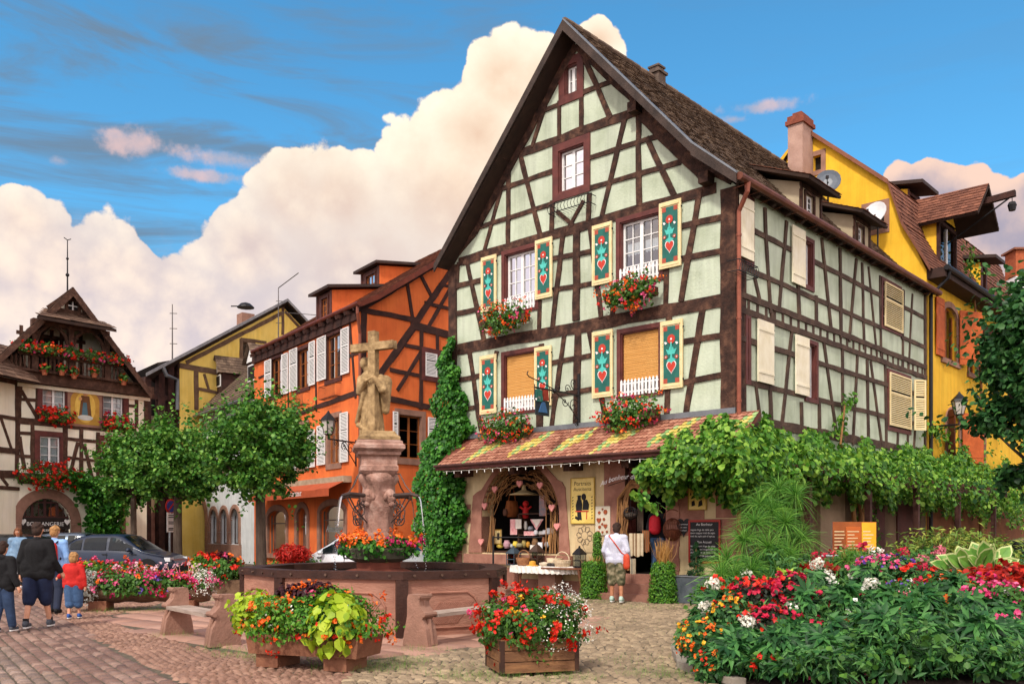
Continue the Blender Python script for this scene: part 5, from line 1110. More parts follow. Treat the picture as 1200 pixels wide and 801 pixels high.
# ground floor: stone surrounds, shop glass, cornice, awning
b=MB(SANDP)
for k in ('g1','g2','g3'): arch_ring(b,O1,og[k],og[k][3]-(.32 if k!='g2' else .4),.26,.05)
for k in ('g1','g3'): r=og[k]; b.boxf(O1.W(r[0]-.35,r[1]-.2,-.05),O1.d*(r[2]-r[0]+.7),UPV*.2,O1.n*.16); 
b.build('shop_surround',OH)
b=MB(pm('grey_shop_frame','#6d5f52','#584b40',4,.6))
for k in ('g1','g3'): r=og[k]; framebars(b,O1,(r[0],r[1],r[2],r[3]),.06,.05,-.18,inside=True); b.boxf(O1.W(r[0],r[3]-.62,-.18),O1.d*(r[2]-r[0]),UPV*.05,O1.n*.05)
b.build('shop_frame',OH)
for k in og: r=og[k]; b=MB(GLASS); b.quad(*[O1.W(x,z,-.16) for x,z in ((r[0],r[1]),(r[2],r[1]),(r[2],r[3]),(r[0],r[3]))]); b.build('shop_pane',OH)
b=MB(pm('sage_wall','#3c4436','#525c48',2,.9))
for k in og: r=og[k]; b.quad(*[O1.W(x,z,-.5) for x,z in ((r[0]-.45,0),(r[2]+.45,0),(r[2]+.45,r[3]+.4),(r[0]-.45,r[3]+.4))])
b.build('shop_back_wall',OH)
ri.build('interior',OH)
aw=thing('shop_awning','rust-orange fabric awning with white lettering over the shop windows of the orange house','awning',O1.W(5,2.8,0)); 
aT=O1.hit(*o6(500,378)); u1_=O1.hit(*o6(130,470))[0]; u0_=O1.hit(*o6(505,400))[0]; zt=O1.hit(*o6(480,398),.3)[1]; zb_=O1.hit(*o6(484,455),.9)[1]; print('aw',u0_,u1_,zt,zb_)
b=MB(pm('awning_case','#b8a68e','#99866e',4,.6)); b.boxf(O1.W(u0_,zt,.01),O1.d*(u1_-u0_),UPV*.25,O1.n*.35); b.build('cassette',aw)
b=MB(pm('awning_fabric','#b4532e','#9c4526',3,.85,.2,40)); n=26
for i in range(n):
    a=u0_+(u1_-u0_)*i/n; c=u0_+(u1_-u0_)*(i+1)/n; s0=.02*math.sin(i*.9); s1=.02*math.sin((i+1)*.9)
    b.prism([O1.W(a,zt+.05,.3),O1.W(c,zt+.05,.3),O1.W(c,zb_+.28+s1,.95),O1.W(a,zb_+.28+s0,.95)],UPV*.012)
    b.prism([O1.W(a,zb_+.28+s0,.955),O1.W(c,zb_+.28+s1,.955),O1.W(c,zb_,.955+s1),O1.W(a,zb_,.955+s0)],O1.n*.01)
b.build('fabric',aw)
text('Amusetout',O1,O1.hit(*o6(248,462),.95)[0],zb_+.19,.34,WHITE,'lettering',aw,.985,shear=.3)
tt=text('Amusetout',O1,(og['g3'][0]+og['g3'][2])/2,og['g3'][3]-.95,.42,pm('frosted_letter','#c9d2cd','#b6c0bb'),'window_lettering',OH,-.15,shear=.3)
# lantern on a bracket
def lantern(b_root,c,s_=1.):
    b=MB(IRON); b.lathe([(.05*s_,-.3*s_),(.13*s_,-.27*s_),(.14*s_,-.24*s_)],c,6); b.lathe([(.27*s_,.18*s_),(.24*s_,.24*s_),(.1*s_,.38*s_),(.05*s_,.44*s_),(.02*s_,.5*s_)],c,6)
    for j in range(6):
        a=2*PI*(j+.5)/6; b.tube([c+Vector((.14*s_*math.cos(a),.14*s_*math.sin(a),-.25*s_)),c+Vector((.245*s_*math.cos(a),.245*s_*math.sin(a),.19*s_))],.012*s_,4)
    b.build('cage',b_root); g_=MB(pm('frosted_glass','#cfc7bd','#b8b0a8',3,.3,spec=.6)); g_.lathe([(.125*s_,-.24*s_),(.23*s_,.18*s_)],c,6); g_.build('glass',b_root)
lp=O2.P(*o6(400,150),0); q=O1.P(*o6(523,240),.02); 
# lamp stands out from the corner on a scroll arm
lc=at(o6(400,150)[0],o6(400,150)[1],33.6); la_=thing('wall_lantern','old black street lantern on a scroll arm at the corner of the orange house','street lamp',q)
lantern(la_,lc,1.15)
b=MB(IRON); q0=Vector((q.x,q.y,lc.z-.45)); b.tube([lc-UPV*.34,lc-UPV*.46,q0],.03,6); dv=(q0-lc); dv.z=0
for t0,rr2,zz_ in ((.25,.16,-.25),(.55,.26,-.35),(.8,.3,-.4)):
    c_=lc+dv*t0+UPV*(-.42-rr2); e=dv.normalized(); b.tube([c_+e*(rr2*math.exp(-.2*t)*math.cos(t))+UPV*(rr2*math.exp(-.2*t)*math.sin(t)) for t in np.linspace(0,9,22)],.016,4)
b.tube([q0+UPV*.1,q0-UPV*.9],.035,6); b.tube([q0-UPV*.85,lc+dv*.5-UPV*.5],.02,5); b.build('bracket',la_)
# iron flower rails below the upper windows
for k,lb in (('a','farthest'),('b','middle'),('c','corner')):
    r=ow[k]; iron_rail(O1,(r[0]-.1,r[1]-.75,r[2]+.1,r[1]-.25),'flower_rail',f'rusty flower rail under the {lb} upper window of the orange house')

# ================= low white house with arched windows (continues the row)
WH=thing('low_white_house','low white house with pink stone arches half hidden by trees','house',O1.W(14,0,0))
zc_=crop(160,440,3.3375); WHM=pm('white_render','#dfe3e4','#c9ced0',1.5,.9,.2,20,big=.12,streak=.2)
uA=OL+.02; uB=O1.hit(203,600)[0]; print('white house',uA,uB)
wd=O1.rect(zc_(228,0)[0],zc_(270,0)[0],zc_(228,0)[0],zc_(0,497)[1],zc_(0,705)[1]); wd=(wd[0],0.05,wd[2],wd[3])
wi=[O1.rect(zc_(x0,0)[0],zc_(x1,0)[0],zc_(x0,0)[0],zc_(0,y0)[1],zc_(0,655)[1]) for x0,x1,y0 in ((288,317,524),(329,357,522),(370,403,520))]
# equal heights and no overlap
zb0=min(r[1] for r in wi); zt0=max(r[3] for r in wi); wi=[(r[0],zb0,r[2],zt0) for r in wi]
WE=O1.hit(292,468)[1]; print('white eave',WE,wd,wi)
w=MB(WHM); wall(w,O1,[(0,uA,uB),(WE,uA,uB)],[wd]+wi,rev=.25)
for r in [wd]+wi: spandrel(w,O1,r,r[3]-(r[2]-r[0])*.5)
w.build('front_wall',WH)
w=MB(SANDP)
for i,r in enumerate([wd]+wi): arch_ring(w,O1,r,r[3]-(r[2]-r[0])*.5,.2 if i else .45,.05+.006*i,jam=True)
w.boxf(O1.W(min(r[0] for r in wi)-.3,0,-.02),O1.d*(max(r[2] for r in wi)-min(r[0] for r in wi)+.6),UPV*(zb0-.02),O1.n*.06)
w.boxf(O1.W(uA,zt0+1.9,-.02),O1.d*(uB-uA),UPV*.35,O1.n*.1); w.build('stone_trim',WH)
w=MB(GLASS); 
for r in [wd]+wi: w.quad(*[O1.W(a,z,-.2) for a,z in ((r[0],r[1]),(r[2],r[1]),(r[2],r[3]),(r[0],r[3]))])
w.build('pane',WH); w=MB(TIMD)
for r in [wd]+wi: framebars(w,O1,r,.07,.04,-.22,inside=True); m_=(r[0]+r[2])/2; w.boxf(O1.W(m_-.03,r[1],-.22),O1.d*.06,UPV*(r[3]-r[1]),O1.n*.042)
w.build('window_frame',WH); w=MB(DARK); w.quad(*[O1.W(a,z,-.9) for a,z in ((uA,0),(uB,0),(uB,WE),(uA,WE))]); w.build('interior',WH)
dk=MB(MAT['roof_underside']); 
P0=O1.W(uA,WE-.1,.5); B_=O1.W(uA,WE+5,-4.6)-P0; tiles('roof',P0,O1.d,B_,uB-uA,B_.length,.25,.25,TILE,WH); dk.quad(P0-UPV*.05,P0+O1.d*(uB-uA)-UPV*.05,P0+O1.d*(uB-uA)+B_-UPV*.05,P0+B_-UPV*.05); dk.build('roof_deck',WH)
b=MB(ZINC); b.tube([O1.W(uA,WE-.12,.56),O1.W(uB,WE-.12,.56)],.08,8); b.build('gutter',WH)
for xa,xb,yt,yb in ((463,500,590,690),(650,705,530,660)):     # tiny hipped dormers
    y4=crop(160,320,5.004); pl=PL((O1.W(0,0,-.9).x,O1.W(0,0,-.9).y),O1.d); r=pl.rect(y4(xa,0)[0],y4(xb,0)[0],y4(xa,0)[0],y4(0,yt)[1],y4(0,yb)[1]); m_=MB(TIMD); 
    m_.boxf(pl.W(r[0],r[1]-1,-3),pl.d*(r[2]-r[0]),UPV*(r[3]-r[1]+1),pl.n*3); d_=m_.build('dormer',WH)
    m_=MB(WHITE); mm=(r[0]+r[2])/2; m_.prism([pl.W(r[0],r[3],.02),pl.W(r[2],r[3],.02),pl.W(mm,r[3]+.9,.02)],pl.n*.04); m_.build('dormer_gable',d_)
    for (ua,ub) in ((r[0]-.15,mm),(r[2]+.15,mm)): P_=pl.W(ua,r[3]-.1,.25); E=pl.W(ub,r[3]+.95,.25)-P_; tiles('dormer_roof',P_,-pl.n,E,3.2,E.length,.22,.2,TILE,d_)
    m_=MB(WHITE); m_.boxf(pl.W(r[0]+.15,r[1]+.15,.0),pl.d*(r[2]-r[0]-.3),UPV*(r[3]-r[1]-.3),pl.n*.04); m_.use(DARK); m_.boxf(pl.W(r[0]+.22,r[1]+.22,.03),pl.d*(r[2]-r[0]-.44),UPV*(r[3]-r[1]-.44),pl.n*.02); m_.build('dormer_window',d_)

# ================= peach building with the arched door, at the end of the lane
PB=thing('peach_house','narrow peach house with a pink stone arched doorway behind the road sign','house',at(190,655,47))
Pp=PL((at(206,650,50).x,50),(-.643,-.766)); PM_=pm('peach_render','#e3c9a0','#d2b386',1.5,.9,.2,20)
r=Pp.rect(zc_(85,0)[0],zc_(140,0)[0],zc_(85,0)[0],zc_(0,515)[1],zc_(0,700)[1]); r=(r[0],.05,r[2],r[3]); r2_=Pp.rect(zc_(62,0)[0],zc_(78,0)[0],zc_(62,0)[0],zc_(0,545)[1],zc_(0,670)[1]); ul=Pp.hit(170,600)[0]; print('peach',r,ul)
w=MB(PM_); wall(w,Pp,[(0,0,ul+1),(6.5,0,ul+1)],[r,r2_],rev=.2); spandrel(w,Pp,r,r[3]-.7); w.build('front_wall',PB)
w=MB(SAND); arch_ring(w,Pp,r,r[3]-.7,.4,.05); framebars(w,Pp,r2_,.12,.05); w.build('stone_trim',PB)
w=MB(pm('red_door','#7a2a1e','#5e1f16',3,.6,.2,30)); 
for q in (r,r2_): w.boxf(Pp.W(q[0],q[1],-.2),Pp.d*(q[2]-q[0]),UPV*(q[3]-q[1]),Pp.n*.05)
w.build('door',PB); P0=Pp.W(-.3,6.4,.5); B_=Pp.W(-.3,9.0,-3.0)-P0; tiles('roof',P0,Pp.d,B_,ul+1.6,B_.length,.25,.25,TILE,PB)

# ================= yellow house at the back
YH=thing('yellow_gable_house','yellow half-timbered house with a broad gable behind the low roofs','house',(-16.5,52,0))
Yp=PL((-16.5,52),(.570,.822)); y4=crop(160,320,5.004); YEM=pm('yellow_render','#ffe07c','#f6d364',1.2,.92,.25,20,big=.1,streak=.2,c3='#fbdb72')
vL=Yp.hit(*y4(45,592),.4); vA=Yp.hit(*y4(875,155),.4); vR=Yp.hit(*y4(1000,288),.4); kx=(vR[1]-vA[1])/(vR[0]-vA[0]); vR2=(vA[0]+(vL[1]-vA[1])/kx,vL[1]); print('yellow',vL,vA,vR2)
wl_=Yp.hit(*y4(252,600))[0]
def fz(u): t=(u-vL[0])/(vA[0]-vL[0]); return vL[1]+(vA[1]-vL[1])*t-.25
wy=Yp.rect(y4(622,0)[0],y4(672,0)[0],y4(622,0)[0],y4(0,400)[1],y4(0,490)[1])
w=MB(YEM); zA=fz(wl_); wall(w,Yp,[(0,wl_,vR2[0]-.4),(vL[1],wl_,vR2[0]-.4),(zA,wl_,vA[0]+(zA-vA[1]+.2)/kx),(vA[1]-.3,vA[0]-.05,vA[0]+.05)],[wy]); w.build('gable_wall',YH)
T=MB(pm('faded_timber','#5a4434','#7a624c',3,.9,.5,30))
for a,b_,wd in (((250,540),(500,585),.3),((290,525),(850,235),.22),((858,190),(856,360),.2),((870,225),(960,325),.18),((612,385),(612,530),.2),((612,385),(760,405),.16),((690,400),(690,440),.14),((348,575),(350,800),.28),((395,590),(425,690),.15),((350,675),(470,700),.16),((505,590),(620,610),.2)):
    bm(y4(*a),y4(*b_),wd,Yp)
T.build('timber_frame',YH); window(YH,Yp,wy,surr=MAT['faded_timber'],sash=MAT['faded_timber'],cols=1,rows=2,mull=False,fw=.15)
prof=[vL,vA,vR2]; roofrun(YH,Yp,prof,9,.5,TILE,tw=.35,th=.3,run=Vector((-.2,.98,0)))
b=MB(pm('pale_verge','#8f8f90','#6e6e70',3,.6)); b.prism([Yp.W(vL[0],vL[1]+.05,.55),Yp.W(vA[0],vA[1]+.05,.55),Yp.W(vA[0],vA[1]-.12,.55),Yp.W(vL[0],vL[1]-.12,.55)],Yp.n*.04); b.prism([Yp.W(vA[0],vA[1]+.05,.55),Yp.W(vR2[0],vR2[1]+.05,.55),Yp.W(vR2[0],vR2[1]-.12,.55),Yp.W(vA[0],vA[1]-.12,.55)],Yp.n*.04); b.build('verge_board',YH)
# open timber loggia under the left of its roof
b=MB(TIMD); uu=[Yp.hit(*y4(x,0))[0] for x in (55,135,190,245)]
for u in uu: b.boxf(Yp.W(u,0,-.4),Yp.d*.35,UPV*(fz(u)+.0),Yp.n*.35)
for z in (8.6,6.3): b.boxf(Yp.W(vL[0]+.3,z,-.3),Yp.d*(wl_-vL[0]-.1),UPV*.3,Yp.n*.2)
b.use(DARK); b.quad(Yp.W(vL[0]+.2,0,-2),Yp.W(wl_,0,-2),Yp.W(wl_,fz(wl_),-2),Yp.W(vL[0]+.2,vL[1],-2)); b.quad(Yp.W(wl_,0,0),Yp.W(wl_,fz(wl_),0),Yp.W(wl_,fz(wl_),-2),Yp.W(wl_,0,-2)); b.build('loggia',YH)
b=MB(ZINC); b.tube([Yp.P(*y4(155,550),.5),Yp.P(*y4(175,598),.5),Yp.P(*y4(240,625),.3),Yp.P(*y4(240,800),.3)],.11,8); b.build('downpipe',YH)
b=MB(SANDP); cp=Yp.P(*y4(640,270),-2.2); b.box((cp.x,cp.y,cp.z-.8),(.8,.8,2.2),.7); b.use(IRON); b.lathe([(.52,.55),(.5,.62),(.3,.8),(.05,.88)],cp+UPV*.15,12,1,1); b.tube([cp+UPV*.9+Vector((-.9,0,-.1)),cp+UPV*.8],.04,5); b.build('chimney',YH)
def antenna(name,label,p,h,yag=0):
    b=MB(pm('antenna_metal','#55504e','#6b6664',4,.5,metal=.5)); b.tube([p,p+UPV*h],[.045,.025],6)
    for z in (.35,.6,.85): b.tube([p+UPV*h*z-Vector((.15,0,0)),p+UPV*h*z+Vector((.25,.05,0))],.02,4)
    if yag: b.tube([p+UPV*h,p+UPV*(h+.9)+Vector((1.2,0,0))],.03,4); b.tube([p+UPV*h*.72+Vector((.2,0,0)),p+UPV*h*.7+Vector((3.4,.6,0))],.02,4)
    return b.build(name,label=label,cat='antenna')
p=Yp.P(*y4(210,505),-1.5); antenna('roof_antenna','tall thin antenna mast on the lower left roof of the back yellow house',p-UPV*.3,at(203,350,p.y).z-p.z)
p=Yp.P(*y4(832,185),.7); antenna('roof_antenna','antenna with slanting arms at the ridge of the back yellow house',p-UPV*4.2,4.2+1.0,1)
# ================= bakery house on the left
BK=thing('bakery_house','tall cream half-timbered bakery with a flowered balcony under its gable','house',(-17.0,42.6,0))
Lp=PL((-17.0,42.6),(-.643,-.766)); l1=crop(0,260,4); l2=crop(0,440,4); l4=crop(0,330,2.967)
CRM=pm('pale_cream_render','#fbf6e2','#f3edd2',1.3,.92,.2,20,big=.1,streak=.16); BTM=pm('red_brown_timber','#38241a','#64483a',5,.9,.7,30,c3='#4b3327',detail=8)
uE=Lp.hit(22,500)[0]; u6=Lp.hit(172,500)[0]; print('bakery',uE,u6)
def lr(cf,x0,x1,y0,y1,pl=Lp,off=0.): a=cf(x0,y0);c_=cf(x1,y1); return pl.rect(a[0],c_[0],a[0],a[1],c_[1],off)
bw=[lr(l4,146,230,362,445),lr(l4,356,430,386,466),lr(l4,137,211,533,637),lr(l4,350,422,548,655)]
ba=lr(l2,98,333,572,745); ba=(ba[0],.1,ba[2],ba[3]); bd=lr(l2,490,565,590,745); bd=(bd[0],.1,bd[2],bd[3]); print(bw,ba,bd)
zC=Lp.hit(*l4(250,335))[1]; zJ=Lp.hit(*l4(250,680))[1]; print('cornice',zC,zJ)
bi=MB(DARK)
w=MB(CRM); wall(w,Lp,[(0,u6,uE),(zC,u6,uE)],bw+[ba,bd],rev=.14); spandrel(w,Lp,ba,ba[1]+(ba[3]-ba[1])*.62); w.build('front_wall',BK)
for r,cu_ in zip(bw,(1,1,1,0)): window(BK,Lp,r,surr=SURR,sash=WHITE,cols=2,rows=3 if r[3]-r[1]<2 else 4,intr=bi,curtain=(0.,0.) if cu_ else None,fw=.2)
w=MB(SANDP); arch_ring(w,Lp,ba,ba[1]+(ba[3]-ba[1])*.62,.42,.07); framebars(w,Lp,bd,.22,.06,bottom=False); w.build('stone_trim',BK)
# shop front in the arch
b=MB(pm('dark_red_frame','#3a1f1c','#4a2926',4,.6)); zsgn=Lp.hit(*l2(215,665))[1]; zs2=Lp.hit(*l2(215,718))[1]
for i in range(5): u=ba[0]+(ba[2]-ba[0])*i/4; b.boxf(Lp.W(min(max(u-.05,ba[0]),ba[2]-.1),zsgn,-.2),Lp.d*.1,UPV*(ba[3]-zsgn),Lp.n*.06)
for i in range(9): u=ba[0]+(ba[2]-ba[0])*i/8; b.boxf(Lp.W(min(max(u-.015,ba[0]),ba[2]-.03),zsgn,-.19),Lp.d*.03,UPV*(ba[3]-zsgn),Lp.n*.035)
for z in (zsgn,zsgn+.62,zsgn+1.2): b.boxf(Lp.W(ba[0],z,-.2),Lp.d*(ba[2]-ba[0]),UPV*.07,Lp.n*.055)
b.build('transom',BK); b=MB(GLASS); b.quad(*[Lp.W(a,z,-.18) for a,z in ((ba[0],ba[1]),(ba[2],ba[1]),(ba[2],ba[3]),(ba[0],ba[3]))]); b.build('shop_pane',BK)
sb=MB(pm('sign_black','#1d1513','#2a1e1b',3,.6)); sb.boxf(Lp.W(ba[0],zs2,-.16),Lp.d*(ba[2]-ba[0]),UPV*(zsgn-zs2),Lp.n*.06); sg=sb.build('shop_fascia',BK)
um=(ba[0]+ba[2])/2; text('BOULANGERIE',Lp,um,zsgn-.27,.235,WHITE,'lettering',sg,-.095); text('épicerie',Lp,um,zsgn-.52,.2,WHITE,'lettering',sg,-.095)
hb=MB(WHITE)
for s_ in (-1,1): hb.prism([Lp.W(a,z,-.099) for a,z in heart((um+s_*(ba[2]-ba[0])*.44,(zsgn+zs2)/2+.05),.25,.27)],Lp.n*.01)
hb.build('white_heart',sg); bi.quad(*[Lp.W(a,z,-1.1) for a,z in ((ba[0]-.4,0),(ba[2]+.4,0),(ba[2]+.4,ba[3]+.2),(ba[0]-.4,ba[3]+.2))]); bi.quad(*[Lp.W(a,z,-.3) for a,z in ((bd[0],0),(bd[2],0),(bd[2],bd[3]),(bd[0],bd[3]))])
bi.build('interior',BK)
# timbers
T=MB(BTM)
def lb(a,b_,wd,cf=l4,pl=Lp): bm(cf(*a),cf(*b_),wd,pl,ext=.03)
for a,b_,wd in (((65,352),(512,392),.16),((68,482),(470,520),.28),((60,690),(430,715),.26),((68,352),(52,690),.22),((75,380),(128,470),.14),((72,408),(130,412),.14),((130,355),(128,480),.16),((240,365),(240,500),.14),((342,372),(342,505),.14),
   ((442,385),(442,500),.14),((474,388),(474,505),.16),((507,390),(507,530),.2),((442,430),(474,433),.13),((62,525),(105,527),.14),((68,540),(85,650),.14),((62,605),(105,607),.14),((112,500),(112,690),.16),((226,510),(226,690),.2),((282,515),(282,700),.16),((270,560),(235,700),.14),((292,565),(325,705),.14),((232,545),(336,555),.14),((232,610),(336,622),.13),((340,525),(340,705),.18),((440,530),(440,720),.16),((470,540),(500,640),.14)): lb(a,b_,wd)
T.build('timber_frame',BK)
b=MB(CRM); b.boxf(Lp.W(u6-.1,zC-.62,.01),Lp.d*(uE-u6+.2),UPV*.14,Lp.n*.12); b.build('moulding',BK); b=MB(BTM); b.boxf(Lp.W(u6-.15,zC-.45,-.1),Lp.d*(uE-u6+.3),UPV*.45,Lp.n*.5); b.boxf(Lp.W(u6-.1,zJ-.12,-.02),Lp.d*(uE-u6+.1),UPV*.22,Lp.n*.16); b.build('cornice',BK)
# painted niche
r=lr(l4,243,343,370,492); b=MB(SANDP); zsp=r[3]-.5; 
pts_=[(r[0],r[1]),(r[2],r[1])]+[(x,z) for x,z in reversed(arcpts(r[0],r[2],zsp,r[3],14))]
b.boxf(Lp.W(r[0]-.12,r[1]-.1,.0),Lp.d*(r[2]-r[0]+.24),UPV*(r[3]-r[1]+.25),Lp.n*.06); nm_=b.build('painted_niche',BK)
b=MB(pm('old_gold','#c39a3e','#a87c2c',3,.6)); sheet(b,Lp,pts_,.062,.01); b.use(pm('glowing_gold','#e3c25e','#d2aa44',5,.6)); cu_=(r[0]+r[2])/2; cz2=(r[1]+r[3])/2
sheet(b,Lp,circ((cu_,cz2),(r[2]-r[0])*.36,20,1.5),.074,.004); b.use(pm('robe_brown','#7a5230','#5e3c22')); rd2=1 if Lp.r.dot(Lp.d)>0 else -1
sheet(b,Lp,[(cu_-.28,r[1]+.35),(cu_+.28,r[1]+.35),(cu_+.22,cz2+.1),(cu_+.18,cz2+.5),(cu_-.18,cz2+.5),(cu_-.24,cz2)],.08,.004); b.use(pm('robe_blue','#5a7a86','#48656f')); sheet(b,Lp,[(cu_-.12,r[1]+.35),(cu_+.16,r[1]+.35),(cu_+.1,cz2+.2),(cu_-.06,cz2+.2)],.086,.003)
b.use(pm('face_tone','#d2a070','#bb8a5c')); sheet(b,Lp,circ((cu_,cz2+.62),.12,10,1.2),.087,.004); sheet(b,Lp,circ((cu_-.22*rd2,cz2+.35),.08,10),.088,.004); b.use(pm('pale_cloud','#cdd0c8','#b9bcb4')); sheet(b,Lp,circ((cu_,r[1]+.3),.34,14,.35),.088,.004)
b.build('painting',nm_)
# balcony and gable
zR=Lp.hit(*l4(250,268),.5)[1]      # top rail
zF=zC; bo=.45
ap=Lp.hit(*l4(253,18),.9); eL=Lp.hit(*l4(0,225),.9); eR=Lp.hit(*l4(500,348),.9); sL=Lp.hit(*l4(112,128),.9); sR=Lp.hit(*l4(388,160),.9); print('bk',ap,eL,eR,sL,sR,zR,zF)
hw=max(abs(eR[0]-ap[0]),1); slp=(ap[1]-eR[1])/abs(eR[0]-ap[0])
zl=zC-.3; half=(ap[1]-zl)/slp; prof=[(ap[0]-half,zl),(ap[0],ap[1]),(ap[0]+half,zl)]
w=MB(CRM); wall(w,Lp,[(zC,u6-.9,uE),(zC+.01,u6-.9,uE),(ap[1]-.3,ap[0]-.7,ap[0]-.5)],[],off=-1.2,rev=0); w.build('gable_wall',BK)
BKT=pm('bakery_tiles','#4f3a2e','#866a56',3,.85,.4,60,island=.7,c3='#695142',big=.25); roofrun(BK,Lp,prof,5.5,.9,BKT,tw=.3,th=.28,run=Vector((-.4,.916,0)))
b=MB(BTM)
for sx in (-1,1): b.prism([Lp.W(ap[0],ap[1]-.02,.92),Lp.W(ap[0]+sx*half,zl-.02,.92),Lp.W(ap[0]+sx*half,zl-.35,.92),Lp.W(ap[0],ap[1]-.4,.92)],Lp.n*.05)
b.build('verge_board',BK)
# pent roof across the gable, with the little gablet above
zs0=(sL[1]+sR[1])/2; us0,us1=sorted((sL[0],sR[0])); k_=.62; zs1=zs0+(ap[1]-zs0)*.36; uin=(ap[1]-zs1)/slp
P0=Lp.W(us0,zs0,1.35); B_=Lp.W(us0,zs1,.35)-P0; wt=us1-us0
tiles('pent_roof',P0,Lp.d,B_,wt,B_.length,.25,.22,BKT,BK,mask=lambda a,bb: abs(a-wt/2)<wt/2-(bb/B_.length)*(wt/2-uin)+.05)
b=MB(MAT['roof_underside']); b.prism([Lp.W(us0,zs0-.04,1.35),Lp.W(us1,zs0-.04,1.35),Lp.W(ap[0]+uin,zs1-.04,.35),Lp.W(ap[0]-uin,zs1-.04,.35)],-UPV*.12); b.build('pent_deck',BK)
w=MB(CRM); w.prism([Lp.W(ap[0]-uin,zs1-.1,.5),Lp.W(ap[0]+uin,zs1-.1,.5),Lp.W(ap[0],ap[1]-.25,.5)],-Lp.n*.2); gb=w.build('gablet',BK)
w=MB(BTM); r=lr(l4,236,268,68,100,off=.5)
for a,b_ in (((ap[0]-uin+.1,zs1),(ap[0]+uin-.1,zs1)),((ap[0]-uin,zs1),(ap[0],ap[1]-.2)),((ap[0]+uin,zs1),(ap[0],ap[1]-.2)),((r[0]-.2,r[3]+.15),(r[2]+.2,r[3]+.15))): w.beam(Lp.W(*a,.5),Lp.W(*b_,.5),.18,prd(),Lp.n)
framebars(w,Lp,r,.14,.05,.5); w.build('gablet_timber',gb); w=MB(DARK); w.boxf(Lp.W(r[0],r[1],.5),Lp.d*(r[2]-r[0]),UPV*(r[3]-r[1]),Lp.n*.02); w.use(WHITE); w.boxf(Lp.W((r[0]+r[2])/2-.03,r[1],.51),Lp.d*.06,UPV*(r[3]-r[1]),Lp.n*.03); w.boxf(Lp.W(r[0],(r[1]+r[3])/2,.51),Lp.d*(r[2]-r[0]),UPV*.05,Lp.n*.025); w.build('gablet_window',gb)
# loggia: posts, braces, back timbers
b=MB(BTM)
for x in (118,245,370):
    u=Lp.hit(*l4(x,250),.45)[0]; b.boxf(Lp.W(u-.11,zF,.34),Lp.d*.22,UPV*(zs0-zF),Lp.n*.22)
    for s_ in ((-1,1) if x==245 else (((1,) if Lp.d.x*1<0 and x==370 else (-1,)))):
        b.tube([Lp.W(u+s_*.08,zs0-.95,.45),Lp.W(u+s_*.22,zs0-.5,.45),Lp.W(u+s_*.55,zs0-.18,.45),Lp.W(u+s_*1.0,zs0-.08,.45)],.085,6)
b.boxf(Lp.W(us0+.2,zs0-.2,.34),Lp.d*(us1-us0-.4),UPV*.24,Lp.n*.2); b.build('loggia_post',BK)
b=MB(BTM)
for x in np.linspace(us0+.4,us1-.4,7): b.boxf(Lp.W(x-.07,zF,-1.2),Lp.d*.14,UPV*(zs0-zF),Lp.n*.05)
for z in (zF+1.3,zs0-.4): b.boxf(Lp.W(us0+.2,z,-1.2),Lp.d*(us1-us0-.4),UPV*.16,Lp.n*.06)
b.use(DARK); b.boxf(Lp.W(ap[0]-.3,zF,-1.19),Lp.d*1.1,UPV*1.9,Lp.n*.02); b.build('loggia_back',BK)
b=MB(MAT['roof_underside']); b.quad(Lp.W(ap[0]-half,zC-.01,.4),Lp.W(ap[0]+half,zC-.01,.4),Lp.W(ap[0]+half,zC-.01,-1.2),Lp.W(ap[0]-half,zC-.01,-1.2)); b.build('balcony_floor',BK)
ub0,ub1=Lp.hit(*l4(505,330),.5)[0],Lp.hit(*l4(32,260),.5)[0]; ub0,ub1=sorted((ub0,ub1)); b=MB(BTM); n=int((ub1-ub0)/.17)
def inside_v(u): return ap[1]-abs(u-ap[0])*slp
for i in range(n):
    u=ub0+(ub1-ub0)*(i+.5)/n; zt_=min(zR-.08,inside_v(u)-.5)
    if zt_>zF+.3: b.tube([Lp.W(u,zF,.5),Lp.W(u,zF+(zt_-zF)*.3,.5),Lp.W(u,zF+(zt_-zF)*.55,.5),Lp.W(u,zt_,.5)],[.05,.035,.055,.035],6)
b.boxf(Lp.W(ub0+.5,zR-.1,.42),Lp.d*(ub1-ub0-.8),UPV*.12,Lp.n*.16); b.boxf(Lp.W(ub0,zF,.42),Lp.d*(ub1-ub0),UPV*.1,Lp.n*.15); b.build('balustrade',BK)
b=MB(IRON); p=Lp.W(ap[0],ap[1]-.1,.4); b.tube([p,p+UPV*2.2],[.04,.02],6); b.ball(p+UPV*.7,.08); b.ball(p+UPV*1.4,.06); b.tube([p+UPV*2.2-Lp.d*.15+UPV*.08,p+UPV*2.2,p+UPV*2.2+Lp.d*.15+UPV*.08],.02,5); b.build('finial',BK)
